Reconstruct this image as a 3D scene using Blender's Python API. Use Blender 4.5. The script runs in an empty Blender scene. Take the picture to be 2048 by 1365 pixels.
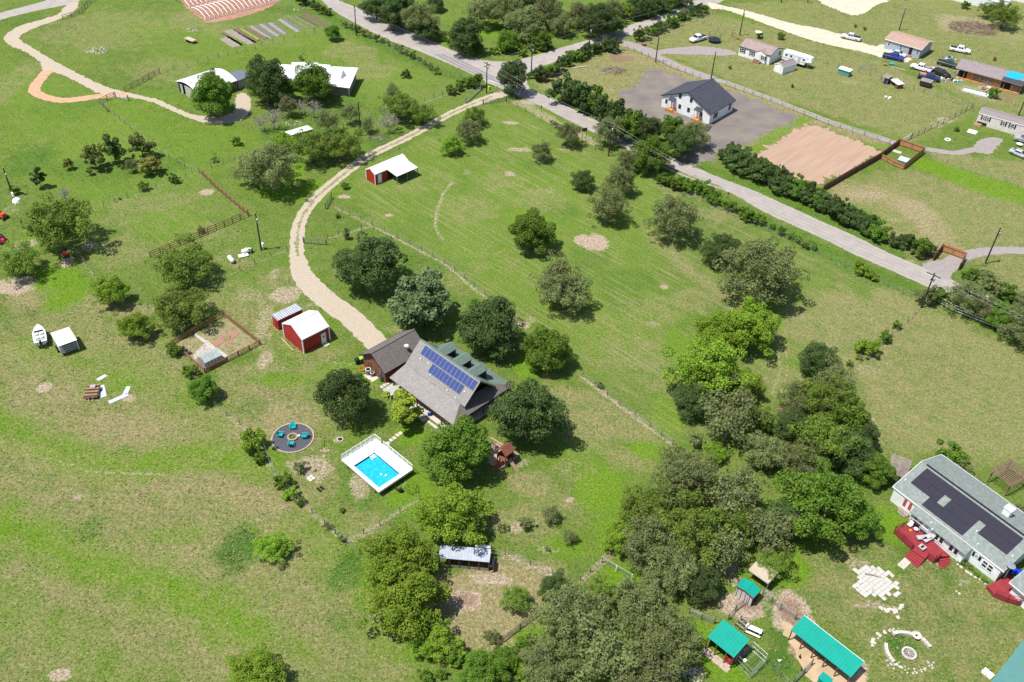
import bpy, math, random
import numpy as np
from mathutils import Matrix, Vector
from mathutils.geometry import tessellate_polygon
random.seed(7); rng = np.random.default_rng(7)
S = bpy.context.scene; COL = S.collection
# ---------------- camera, world, sun, exposure ----------------
H = 100.0; F = 1850.0; TILT = 0.687; ROLL = -0.043; CX, CY = 1024.0, 682.5
_c, _s = math.cos(ROLL), math.sin(ROLL)
_r = np.array([1, 0, 0.]); _f = np.array([0, math.cos(TILT), -math.sin(TILT)]); _d = np.array([0, -math.sin(TILT), -math.cos(TILT)])
RIGHT = _c*_r + _s*_d; DOWN = -_s*_r + _c*_d; FWD = _f
cd = bpy.data.cameras.new('camera'); cam = bpy.data.objects.new('camera', cd); COL.objects.link(cam)
cd.sensor_width = 36; cd.sensor_fit = 'HORIZONTAL'; cd.lens = F/2048*36; cd.clip_start = 1; cd.clip_end = 6000
mw = Matrix.Identity(4)
for i in range(3):
    mw[i][0] = RIGHT[i]; mw[i][1] = -DOWN[i]; mw[i][2] = -FWD[i]
mw[2][3] = H
cam.matrix_world = mw; S.camera = cam
SUN_EL, SUN_AZ = math.radians(66), math.radians(203)          # azimuth counter-clockwise from +X, towards the sun
w = bpy.data.worlds.new('World'); S.world = w; w.use_nodes = True
nt = w.node_tree; sky = nt.nodes.new('ShaderNodeTexSky'); sky.sky_type = 'NISHITA'; sky.sun_disc = False
sky.sun_elevation = SUN_EL; sky.sun_rotation = math.radians(90) - SUN_AZ
nt.links.new(sky.outputs[0], nt.nodes['Background'].inputs[0]); nt.nodes['Background'].inputs[1].default_value = 0.098
sd = bpy.data.lights.new('sun', 'SUN'); sd.energy = 4.5; sd.angle = math.radians(0.5); sd.color = (1, .965, .9)
sun = bpy.data.objects.new('sun', sd); COL.objects.link(sun)
sv = Vector((math.cos(SUN_AZ)*math.cos(SUN_EL), math.sin(SUN_AZ)*math.cos(SUN_EL), math.sin(SUN_EL)))
sun.rotation_euler = sv.to_track_quat('Z', 'Y').to_euler(); sun.location = sv*300
S.view_settings.view_transform = 'Standard'; S.view_settings.look = 'None'; S.view_settings.gamma = 1
S.view_settings.exposure = 0.58; S.view_settings.use_curve_mapping = False
S.render.engine = 'CYCLES'

# ---------------- survey: photo point -> point of the place at height z ----------------
def P(x, y, z=0.0):
    v = (x-CX)*RIGHT + (y-CY)*DOWN + F*FWD
    t = (z-H)/v[2]
    return (v[0]*t, v[1]*t, z)
def P2(x, y, z=0.0): return np.array(P(x, y, z)[:2])
def scale_at(x, y, z=0.0):                                    # photo pixels per metre, across
    return 1/np.linalg.norm(P2(x+.5, y, z)-P2(x-.5, y, z))
def height_of(base, top_y):                                   # height of an upright thing from its base and the row of its top
    g = P(*base)
    lo, hi = 0., 30.
    for _ in range(30):
        m = (lo+hi)/2; q = np.array([g[0], g[1], m-H]); yy = CY + F*(q@DOWN)/(q@FWD)
        if yy > top_y: lo = m
        else: hi = m
    return m

# ---------------- materials ----------------
MATS = {}
def mat(name, c, c2=None, scale=3., rough=.8, metal=0., bump=0., detail=4, spec=.3, stretch=None, trans=0., alpha=None, rot=0.):
    if name in MATS: return MATS[name]
    m = bpy.data.materials.new(name); m.use_nodes = True; N = m.node_tree.nodes; L = m.node_tree.links
    b = N['Principled BSDF']; b.inputs['Roughness'].default_value = rough; b.inputs['Metallic'].default_value = metal
    b.inputs['Specular IOR Level'].default_value = spec
    if c2 is None: c2 = tuple(v*.78 for v in c)
    tc = N.new('ShaderNodeTexCoord'); mp = N.new('ShaderNodeMapping'); L.new(tc.outputs['Object'], mp.inputs[0])
    if stretch: mp.inputs['Scale'].default_value = stretch
    if rot: mp.vector_type = 'TEXTURE'; mp.inputs['Rotation'].default_value = (0, 0, rot)
    n = N.new('ShaderNodeTexNoise'); n.inputs['Scale'].default_value = scale; n.inputs['Detail'].default_value = detail
    L.new(mp.outputs[0], n.inputs['Vector'])
    r = N.new('ShaderNodeValToRGB'); r.color_ramp.elements[0].position = .35; r.color_ramp.elements[1].position = .65
    r.color_ramp.elements[0].color = (*c2, 1); r.color_ramp.elements[1].color = (*c, 1)
    L.new(n.outputs[0], r.inputs[0]); L.new(r.outputs[0], b.inputs['Base Color'])
    if bump:
        n2 = N.new('ShaderNodeTexNoise'); n2.inputs['Scale'].default_value = scale*5; L.new(mp.outputs[0], n2.inputs['Vector'])
        bp = N.new('ShaderNodeBump'); bp.inputs['Strength'].default_value = bump; bp.inputs['Distance'].default_value = .05
        L.new(n2.outputs[0], bp.inputs['Height']); L.new(bp.outputs[0], b.inputs['Normal'])
    if trans: b.inputs['Transmission Weight'].default_value = trans
    if alpha: b.inputs['Alpha'].default_value = alpha
    MATS[name] = m; return m
def shingle(name, c, c2, c3=None):
    """asphalt shingle: small blotches of two tones and faint courses"""
    if name in MATS: return MATS[name]
    m = mat(name, c, c2, scale=2.2, rough=.95, bump=.3, detail=8)
    N = m.node_tree.nodes; L = m.node_tree.links; b = N['Principled BSDF']
    tc = N.new('ShaderNodeTexCoord'); v = N.new('ShaderNodeTexVoronoi'); v.inputs['Scale'].default_value = 3.2
    mp = N.new('ShaderNodeMapping'); mp.inputs['Scale'].default_value = (1, 1, 2.2); L.new(tc.outputs['Object'], mp.inputs[0]); L.new(mp.outputs[0], v.inputs['Vector'])
    hs = N.new('ShaderNodeHueSaturation'); hs.inputs['Saturation'].default_value = 1
    mr = N.new('ShaderNodeMapRange'); mr.inputs[1].default_value = 0; mr.inputs[2].default_value = 1; mr.inputs[3].default_value = .87; mr.inputs[4].default_value = 1.13
    L.new(v.outputs['Color'], mr.inputs[0]); L.new(mr.outputs[0], hs.inputs['Value'])
    src = b.inputs['Base Color'].links[0].from_socket; L.new(src, hs.inputs['Color']); L.new(hs.outputs[0], b.inputs['Base Color'])
    return m
def siding(name, c, step=.2):
    """painted lap siding / ribbed steel: fine horizontal or vertical relief"""
    if name in MATS: return MATS[name]
    m = mat(name, c, tuple(v*.88 for v in c), scale=1.2, rough=.6)
    N = m.node_tree.nodes; L = m.node_tree.links; b = N['Principled BSDF']
    tc = N.new('ShaderNodeTexCoord'); wv = N.new('ShaderNodeTexWave'); wv.bands_direction = 'Z'; wv.inputs['Scale'].default_value = .31/step
    L.new(tc.outputs['Object'], wv.inputs['Vector']); bp = N.new('ShaderNodeBump'); bp.inputs['Strength'].default_value = .35; bp.inputs['Distance'].default_value = .03
    L.new(wv.outputs[1], bp.inputs['Height']); L.new(bp.outputs[0], b.inputs['Normal']); return m

# ---------------- mesh building ----------------
class MB:
    def __init__(s): s.v = []; s.f = []
    def poly(s, pts):
        k = len(s.v); s.v += [tuple(map(float, p)) for p in pts]; s.f.append(tuple(range(k, k+len(pts)))); return s
    def hexa(s, b, t):                                         # bottom 4 (ccw from above), top 4
        k = len(s.v); s.v += [tuple(map(float, p)) for p in list(b)+list(t)]
        s.f += [(k+3, k+2, k+1, k), (k+4, k+5, k+6, k+7)] + [(k+i, k+(i+1) % 4, k+4+(i+1) % 4, k+4+i) for i in range(4)]; return s
    def box(s, x0, x1, y0, y1, z0, z1):
        return s.hexa([(x0, y0, z0), (x1, y0, z0), (x1, y1, z0), (x0, y1, z0)], [(x0, y0, z1), (x1, y0, z1), (x1, y1, z1), (x0, y1, z1)])
    def cbox(s, cx, cy, cz, sx, sy, sz, rz=0.):
        c, n = math.cos(rz), math.sin(rz); q = [(-sx/2, -sy/2), (sx/2, -sy/2), (sx/2, sy/2), (-sx/2, sy/2)]
        q = [(cx+a*c-b*n, cy+a*n+b*c) for a, b in q]
        return s.hexa([(a, b, cz-sz/2) for a, b in q], [(a, b, cz+sz/2) for a, b in q])
    def slab(s, quad, t):                                      # thick plate: top quad, thickness downwards
        return s.hexa([(p[0], p[1], p[2]-t) for p in quad], quad)
    def prism(s, pts, z0, z1):
        k = len(s.v); n = len(pts); s.v += [(float(p[0]), float(p[1]), z0) for p in pts]+[(float(p[0]), float(p[1]), z1) for p in pts]
        s.f += [tuple(range(k+n-1, k-1, -1)), tuple(range(k+n, k+2*n))]+[(k+i, k+(i+1) % n, k+n+(i+1) % n, k+n+i) for i in range(n)]; return s
    def tube(s, pts, rad, n=6, cap=True):
        pts = [Vector(p) for p in pts]; rad = rad if hasattr(rad, '__len__') else [rad]*len(pts); k = len(s.v)
        for i, p in enumerate(pts):
            d = (pts[min(i+1, len(pts)-1)]-pts[max(i-1, 0)]); d = d.normalized() if d.length > 1e-6 else Vector((0, 0, 1))
            a = d.orthogonal().normalized() if abs(d.z) > .9 else d.cross(Vector((0, 0, 1))).normalized(); b = d.cross(a)
            for j in range(n):
                t = 2*math.pi*j/n; q = p+(a*math.cos(t)+b*math.sin(t))*rad[i]; s.v.append(tuple(q))
        for i in range(len(pts)-1):
            for j in range(n):
                s.f.append((k+i*n+j, k+i*n+(j+1) % n, k+(i+1)*n+(j+1) % n, k+(i+1)*n+j))
        if cap:
            s.f.append(tuple(k+j for j in range(n-1, -1, -1))); e = k+(len(pts)-1)*n; s.f.append(tuple(e+j for j in range(n)))
        return s
    def lathe(s, prof, n=12, c=(0, 0)):
        k = len(s.v)
        for r, z in prof:
            for j in range(n):
                t = 2*math.pi*j/n; s.v.append((c[0]+r*math.cos(t), c[1]+r*math.sin(t), z))
        for i in range(len(prof)-1):
            for j in range(n): s.f.append((k+i*n+j, k+i*n+(j+1) % n, k+(i+1)*n+(j+1) % n, k+(i+1)*n+j))
        e = k+(len(prof)-1)*n; s.f.append(tuple(e+j for j in range(n))); return s
    def mesh(s, name, m=None, smooth=False):
        me = bpy.data.meshes.new(name); me.from_pydata(s.v, [], s.f)
        if m: me.materials.append(m)
        if smooth: me.polygons.foreach_set('use_smooth', [True]*len(me.polygons))
        me.update(); return me
def link(name, me, parent=None, loc=(0, 0, 0), rot=(0, 0, 0), scl=None):
    o = bpy.data.objects.new(name, me); COL.objects.link(o); o.location = loc; o.rotation_euler = rot
    if scl: o.scale = scl
    if parent: o.parent = parent
    return o
def tag(o, label=None, cat=None, group=None, kind=None):
    for k, v in (('label', label), ('category', cat), ('group', group), ('kind', kind)):
        if v: o[k] = v
    return o
def thing(name, label, cat, loc, rz=0., group=None):
    return tag(link(name, None, None, (loc[0], loc[1], loc[2] if len(loc) > 2 else 0), (0, 0, rz)), label, cat, group)
def part(name, mb, m, parent, label=None, kind=None, smooth=False):
    return tag(link(name, mb.mesh(name, m, smooth), parent), label, None, None, kind)
def solo(name, mb, m, label, cat, group=None, loc=(0, 0, 0), rz=0., smooth=False):
    return tag(link(name, mb.mesh(name, m, smooth), None, loc, (0, 0, rz)), label, cat, group)
def frame(O, X, Y=None):
    """thing frame from three surveyed corners: returns loc, angle, length, depth"""
    o = P2(*O); x = P2(*X)-o; L = np.linalg.norm(x); a = math.atan2(x[1], x[0]); D = 0
    if Y is not None:
        v = P2(*Y)-o; D = -v[0]*math.sin(a)+v[1]*math.cos(a)
    return (o[0], o[1], 0.), a, L, D
def loc_in(o, a, p):                                           # world xy -> thing xy
    dx, dy = p[0]-o[0], p[1]-o[1]; return (dx*math.cos(a)+dy*math.sin(a), -dx*math.sin(a)+dy*math.cos(a))
ORD = ['first', 'second', 'third', 'fourth', 'fifth', 'sixth', 'seventh', 'eighth', 'ninth', 'tenth', 'eleventh', 'twelfth', 'thirteenth', 'fourteenth', 'fifteenth', 'sixteenth', 'seventeenth', 'eighteenth', 'nineteenth', 'twentieth'] + ['twenty-'+t for t in ['first', 'second', 'third', 'fourth', 'fifth', 'sixth', 'seventh', 'eighth', 'ninth']] + ['thirtieth'] + ['thirty-'+t for t in ['first', 'second', 'third', 'fourth', 'fifth', 'sixth', 'seventh', 'eighth', 'ninth']]

# ---------------- ground ----------------
def wob(x, y, seed, s):                                        # smooth noise, about -1..1
    g = np.random.default_rng(seed); o = 0
    for k in range(9):
        a = g.uniform(0, 6.283); fq = g.uniform(.6, 1.8)/s; o = o+np.sin((x*math.cos(a)+y*math.sin(a))*fq*6.283+g.uniform(0, 6.283))
    return o/3.2
def axis(lo, hi, st, far):
    a = list(np.arange(lo, hi+1e-6, st)); s = st; p = a[-1]
    while p < far: s *= 1.5; p += s; a.append(p)
    s = st; p = a[0]; pre = []
    while p > -far: s *= 1.5; p -= s; pre.append(p)
    return np.array(pre[::-1]+a)
GXs = axis(-170, 172, .55, 1600); GYs = axis(50, 322, .55, 1600)
GX, GY = np.meshgrid(GXs, GYs); gx = GX.ravel(); gy = GY.ravel()
w1 = wob(gx, gy, 1, 9); w2 = wob(gx, gy, 2, 3.1); WN = .6*w1+.55*w2
def sst(e0, e1, x):
    t = np.clip((x-e0)/(e1-e0), 0, 1); return t*t*(3-2*t)
def near(x0, x1, y0, y1):
    return np.nonzero((gx > x0) & (gx < x1) & (gy > y0) & (gy < y1))[0]
def blob(ch, x, y, w, h, v=1., ang=0.):
    c = P2(x, y); a = P2(x+w/2, y)-c; b = P2(x, y-h/2)-c; la, lb = np.linalg.norm(a), np.linalg.norm(b)
    R = max(la, lb)*1.7+1; I = near(c[0]-R, c[0]+R, c[1]-R, c[1]+R)
    ca, sa = math.cos(ang), math.sin(ang); dx, dy = gx[I]-c[0], gy[I]-c[1]; dx, dy = dx*ca+dy*sa, -dx*sa+dy*ca
    d = np.sqrt((dx/la)**2+(dy/lb)**2)+.17*WN[I]
    ch[I] = np.maximum(ch[I], v*(1-sst(.55, 1.15, d))) if v > 0 else ch[I]*(1+v*(1-sst(.55, 1.15, d)))
def segdist(px, py, a, b):
    ab = b-a; t = np.clip(((px-a[0])*ab[0]+(py-a[1])*ab[1])/(ab@ab+1e-9), 0, 1)
    return np.hypot(px-a[0]-t*ab[0], py-a[1]-t*ab[1])
def line(ch, pts, wid, v=1., fe=.6):
    q = [P2(*p) for p in pts]
    for a, b in zip(q[:-1], q[1:]):
        R = wid+3; I = near(min(a[0], b[0])-R, max(a[0], b[0])+R, min(a[1], b[1])-R, max(a[1], b[1])+R)
        d = segdist(gx[I], gy[I], a, b)*(1+.3*WN[I]); k = v*(1-sst(wid/2-fe/2, wid/2+fe, d)); ch[I] = np.maximum(ch[I], k)
def area(ch, pts, v=1., fe=2., warp=1.):
    q = np.array([P2(*p) for p in pts]); R = fe+3
    I = near(q[:, 0].min()-R, q[:, 0].max()+R, q[:, 1].min()-R, q[:, 1].max()+R); X, Y = gx[I], gy[I]
    ins = np.zeros(len(I), bool); d = np.full(len(I), 1e9)
    for i in range(len(q)):
        a, b = q[i], q[(i+1) % len(q)]
        c = ((a[1] > Y) != (b[1] > Y)); xx = (b[0]-a[0])*(Y-a[1])/(b[1]-a[1]+1e-12)+a[0]; ins ^= c & (X < xx); d = np.minimum(d, segdist(X, Y, a, b))
    sd_ = np.where(ins, d, -d)+warp*WN[I]*.8; k = v*sst(-fe/2, fe/2, sd_); ch[I] = np.maximum(ch[I], k)
Z = lambda: np.zeros(len(gx))
DIRT, DRY, LUSH, MOWN, DEEP, REDS = Z(), Z(), Z(), Z(), Z(), Z()
# painted kinds of ground cover (what grows or lies where)
# dry / tan grass regions
for a in [((0, 640), (120, 600), (330, 660), (420, 800), (540, 930), (700, 1110), (760, 1365), (-40, 1400), (-60, 700)),]: area(DRY, a, .62, 14)
for a in [(90, 800, 200, 120, .8), (250, 860, 420, 90, .9), (420, 860, 300, 110, .8), (60, 780, 120, 90, .7), (330, 960, 300, 60, .5), (140, 1020, 240, 60, .5), (330, 1110, 200, 60, .85), (470, 1130, 160, 120, .6), (240, 1200, 320, 60, .7),
          (470, 1290, 160, 80, .7), (100, 1130, 120, 70, .6), (580, 840, 160, 110, .9), (560, 780, 150, 60, .7), (620, 980, 130, 180, .55), (700, 1050, 160, 90, .55), (640, 1200, 160, 60, .5), (700, 1290, 140, 80, .5), (540, 1000, 90, 60, .5),
          (480, 770, 130, 90, .6), (620, 740, 120, 50, .35), (500, 640, 160, 90, .6), (450, 590, 160, 60, .4), (560, 560, 90, 60, .5), (200, 740, 180, 60, .5), (330, 740, 90, 60, .7),
          (1000, 1200, 190, 200, .95), (940, 1240, 120, 140, .9), (1090, 1140, 120, 60, .5), (1050, 1050, 160, 100, .55), (1130, 1000, 160, 70, .45), (1180, 850, 140, 120, .6), (1250, 920, 120, 60, .5), (1240, 860, 170, 70, .4), (1060, 970, 110, 60, .7), (1150, 940, 100, 60, .4),
          (1250, 700, 240, 100, .35), (1330, 760, 160, 90, .3), (1080, 400, 120, 60, .5), (940, 420, 120, 70, .55), (1000, 360, 100, 50, .5), (820, 360, 150, 60, .35), (880, 560, 160, 50, .35), (980, 520, 150, 60, .3),
          (1300, 620, 160, 60, .45), (1180, 640, 130, 50, .35), (1380, 600, 110, 60, .4), (1620, 650, 240, 90, .55), (1700, 620, 180, 90, .6), (1560, 760, 120, 80, .4), (1790, 600, 110, 60, .6), (1380, 370, 160, 60, .55), (1450, 430, 120, 40, .5),
          (1700, 1200, 170, 110, .5), (1640, 1120, 120, 90, .4), (1900, 1130, 160, 80, .45), (1960, 1200, 120, 90, .5), (1640, 1170, 100, 70, .5), (1430, 1210, 110, 50, .7), (1700, 1330, 90, 50, .5),
          (300, 420, 220, 90, .35), (250, 500, 160, 80, .4), (400, 470, 160, 60, .35), (470, 520, 110, 40, .4), (60, 600, 110, 60, .8), (190, 610, 140, 50, .7), (260, 620, 120, 40, .7),
          (200, 60, 300, 90, .4), (330, 140, 190, 60, .4), (300, 60, 150, 50, .3), (700, 105, 130, 40, .6), (740, 140, 130, 50, .55), (690, 95, 80, 30, .5), (440, 60, 90, 30, .5), (560, 85, 130, 25, .3),
          (20, 170, 90, 120, .5), (60, 290, 120, 40, .2), (380, 40, 120, 40, .5)]: blob(DRY, *a)
area(DRY, ((1700, 610), (1850, 600), (2100, 720), (2150, 950), (1900, 920), (1740, 900), (1700, 760)), .55, 8)
area(DRY, ((1660, 380), (1800, 335), (2100, 390), (2100, 640), (1900, 500), (1800, 470)), .55, 5)
area(DRY, ((1060, 165), (1250, 90), (1540, 200), (1700, 260), (1520, 330), (1330, 260), (1130, 190)), .7, 4)
area(DRY, ((1260, 80), (1420, 25), (1560, 60), (1780, 130), (1960, 215), (1830, 285), (1540, 195)), .56, 4)
area(DRY, ((1450, 8), (1640, 0), (1860, -20), (2100, -20), (2100, 320), (1960, 215), (1800, 130), (1600, 70)), .5, 4)
area(DRY, ((1850, 300), (2100, 330), (2100, 420), (1900, 360)), .6, 3)
area(DRY, ((1240, 100), (1290, 95), (1540, 200), (1790, 285), (1770, 300), (1540, 215), (1240, 115)), .9, 2)
# bright lush areas
for a in [(560, 360, 110, 90, 1), (600, 380, 160, 50, .9), (230, 250, 330, 160, .35), (120, 230, 120, 70, .5), (110, 560, 130, 60, .9), (130, 590, 110, 70, .9), (60, 480, 60, 60, .4), (330, 450, 180, 80, .5), (1010, 340, 160, 60, .4), (1060, 440, 120, 60, .8),
          (1290, 370, 60, 160, .4), (820, 870, 80, 50, .9), (830, 980, 110, 110, .9), (700, 750, 200, 50, .6), (560, 760, 160, 36, .75), (790, 1000, 60, 40, .7), (1050, 730, 60, 60, 1), (1200, 980, 110, 130, 1), (1220, 1060, 80, 90, .9), (1290, 900, 80, 40, 1), (1130, 1090, 110, 70, .7),
          (1240, 1150, 90, 60, 1), (1490, 1170, 60, 70, 1), (1590, 1130, 70, 90, 1), (1400, 1290, 130, 110, 1), (1450, 1340, 120, 60, 1), (1570, 1150, 80, 60, .9), (1780, 1050, 90, 80, 1), (1820, 1010, 70, 60, .7), (1640, 1090, 120, 40, .7), (1480, 690, 150, 60, .8), (1360, 700, 70, 90, .7), (1330, 830, 70, 90, .7), (1540, 620, 70, 80, .8), (1600, 800, 60, 90, .6),
          (1060, 1280, 90, 70, .9), (1030, 1300, 60, 60, .6), (640, 1130, 130, 60, .35), (400, 930, 200, 30, .7), (200, 920, 160, 36, .6), (230, 760, 110, 60, .8), (350, 1070, 160, 50, .5), (360, 1170, 160, 40, .8), (560, 1300, 200, 90, .4), (130, 1080, 240, 50, .35), (300, 1240, 120, 40, .3),
          (960, 640, 40, 40, .6), (900, 640, 60, 20, .5), (930, 660, 60, 40, .7), (1620, 190, 40, 10, .3), (1900, 340, 200, 22, .3), (1770, 1140, 60, 50, .5), (1080, 20, 90, 40, .8), (980, 60, 60, 40, .8), (900, 95, 60, 30, .5), (650, 640, 90, 30, .4), (660, 690, 40, 22, .6)]: blob(LUSH, *a)
area(LUSH, ((1800, 322), (1835, 312), (2100, 392), (2100, 420), (1980, 395)), 1, .8, .3)
line(LUSH, ((1560, 262), (1700, 240 + 55), (1780, 292)), 2.2, .8)
line(LUSH, ((1500, 305), (1560, 262), (1615, 236)), 3., .8)
line(LUSH, ((1010, 172), (1120, 245), (1260, 300)), 2., .3)
# deep blue-green taller growth
for a in [(480, 1095, 110, 110, 1), (690, 1140, 70, 90, .9), (30, 40, 120, 40, .3), (60, 320, 110, 70, .7), (180, 340, 260, 50, .5), (130, 215, 150, 50, .3), (330, 330, 120, 40, .5), (90, 770, 40, 40, .5), (1560, 1270, 60, 70, .8), (1560, 1320, 60, 60, .9), (1510, 1330, 60, 50, .6), (1540, 1220, 26, 50, .7),
          (770, 290, 90, 40, .5), (860, 530, 160, 50, .35), (1120, 420, 120, 40, .4), (1090, 330, 90, 40, .5), (1250, 560, 160, 60, .4), (1180, 520, 100, 60, .5), (1240, 600, 90, 60, .4), (640, 215, 220, 90, .5), (600, 270, 190, 40, .6), (1800, 1290, 90, 60, .9), (1740, 1190, 60, 20, .6), (1620, 1200, 130, 40, .3),
          (1300, 1010, 30, 30, .3), (720, 1000, 90, 60, .3), (840, 470, 120, 90, .25), (700, 1240, 160, 40, .5), (500, 1330, 120, 40, .3), (180, 1060, 60, 50, .6), (240, 1190, 120, 30, .3), (1900, 1140, 90, 50, .4)]: blob(DEEP, *a)
for q, wd in ((((1040, 160), (1062, 128), (1130, 108), (1230, 72), (1380, 12)), 2.), (((1270, 320), (1400, 380), (1480, 425), (1640, 500), (1760, 555), (1840, 590)), 4.5), (((1150, 225), (1260, 265), (1400, 330), (1540, 385), (1700, 460), (1840, 525)), 2.2), (((660, 10), (770, 62), (900, 115), (980, 122)), 2.5), (((640, 20), (760, 95), (900, 150), (960, 170)), 2.6)): line(DEEP, q, wd, .6, 1.5); line(LUSH, q, wd*.7, .45, 1.)
line(DEEP, ((470, 0), (560, 20), (660, 30)), 5, .5); line(LUSH, ((250, 200), (330, 260), (420, 340)), 3, .3)
# mown, faintly striped hay field and lawns
area(MOWN, ((700, 360), (840, 280), (1010, 215), (1290, 350), (1500, 450), (1840, 610), (1700, 730), (1560, 800), (1340, 890), (1160, 760), (1040, 640), (880, 525), (745, 450)), 1, 4)
area(MOWN, ((1700, 700), (1850, 620), (2100, 720), (2150, 950), (1800, 900)), .8, 4); area(MOWN, ((230, 400), (399, 350), (497, 433), (301, 516), (150, 500)), .5, 3); area(MOWN, ((700, 120), (940, 165), (850, 205), (720, 190)), .4, 3)
# bare pale soil
for a in [(1188, 486, 86, 36, .95), (1165, 480, 40, 26, 1), (1327, 574, 26, 12, 1), (88, 775, 40, 24, 1), (156, 995, 26, 18, .9), (120, 1350, 60, 30, 1), (258, 797, 34, 16, .9), (415, 385, 36, 16, .95), (688, 394, 34, 10, 1), (777, 431, 22, 9, .9), (935, 345, 30, 16, .5), (1020, 348, 36, 14, .8),
          (1022, 246, 44, 10, .8), (1040, 300, 70, 12, .75), (1052, 300, 26, 20, .6), (1085, 345, 24, 10, .5), (1100, 380, 40, 20, .5), (1083, 320, 50, 12, .5), (1137, 300, 60, 10, .6), (30, 570, 110, 40, .9), (180, 493, 50, 26, .7), (50, 490, 60, 26, .7), (135, 525, 34, 26, .9), (20, 420, 50, 26, .5),
          (1040, 650, 60, 26, .8), (1063, 640, 40, 22, .6), (550, 548, 30, 36, .6), (570, 590, 90, 40, .75), (500, 590, 90, 40, .5), (528, 650, 36, 110, .6), (530, 720, 40, 60, .7), (560, 850, 50, 26, .3), (620, 935, 110, 60, .7), (590, 895, 110, 22, .5), (720, 965, 60, 90, .7), (672, 880, 20, 14, .8), (650, 900, 20, 12, .8),
          (1308, 648, 36, 16, .6), (1230, 706, 40, 14, .45), (1040, 925, 50, 26, .6), (1043, 952, 18, 14, .6), (1140, 1000, 24, 16, .8), (1088, 1100, 60, 22, .6), (1035, 1055, 40, 30, .7), (930, 1200, 90, 50, .95), (1000, 1290, 120, 60, .5), (980, 1160, 110, 30, .8), (1070, 1135, 70, 14, .8), (780, 1235, 110, 40, .75),
          (1440, 1130, 90, 44, .95), (1470, 1160, 40, 40, .7), (1485, 1215, 110, 70, 1.), (1585, 1235, 110, 120, 1.), (1620, 1300, 110, 60, .9), (1690, 1330, 130, 60, .8), (1540, 1190, 50, 30, .7), (1745, 1180, 150, 70, .35), (1715, 1130, 70, 40, .6), (1745, 1212, 130, 20, .7), (1800, 1165, 60, 70, .4),
          (1930, 1165, 40, 26, .6), (1960, 1160, 60, 40, .4), (1860, 1120, 70, 20, .6), (1560, 860, 60, 22, .3), (1745, 850, 40, 70, .5), (1735, 740, 70, 26, .5), (1840, 730, 60, 20, .4), (2010, 860, 60, 26, .4), (1560, 550, 40, 14, .2), (1790, 440, 60, 12, .5),
          (1740, 390, 130, 22, .55), (1830, 420, 90, 60, .5), (1850, 450, 40, 50, .5), (1100, 175, 70, 22, .5), (1240, 115, 70, 26, .75), (1130, 175, 60, 26, .5), (1060, 205, 50, 14, .8), (1300, 178, 60, 20, .2), (1210, 145, 80, 22, .35), (1400, 115, 90, 12, .4), (1500, 150, 100, 26, .4),
          (1930, 50, 150, 50, .6), (1990, 60, 160, 70, .5), (1900, 30, 120, 26, .4), (1800, 160, 60, 22, .4), (1950, 180, 100, 22, .6), (1990, 190, 110, 40, .6), (1890, 240, 50, 14, .7), (1870, 250, 40, 14, .6), (1700, 165, 60, 16, .5), (1590, 120, 110, 26, .4), (1625, 170, 60, 22, .3), (1785, 200, 100, 22, .25), (1870, 130, 90, 26, .5),
          (620, 150, 40, 8, .2), (190, 100, 60, 22, .5), (375, 60, 40, 14, .4), (500, 55, 70, 16, .5), (20, 35, 60, 12, .3), (680, 700, 60, 30, .3), (790, 660, 80, 22, .5), (905, 660, 60, 22, .5), (900, 690, 60, 22, .4), (975, 730, 60, 26, .3), (1060, 770, 100, 12, .3), (860, 820, 60, 30, .7), (890, 850, 50, 26, .6), (1000, 920, 50, 30, .7), (870, 220, 60, 14, .3)]: blob(DIRT, *a)
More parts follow.
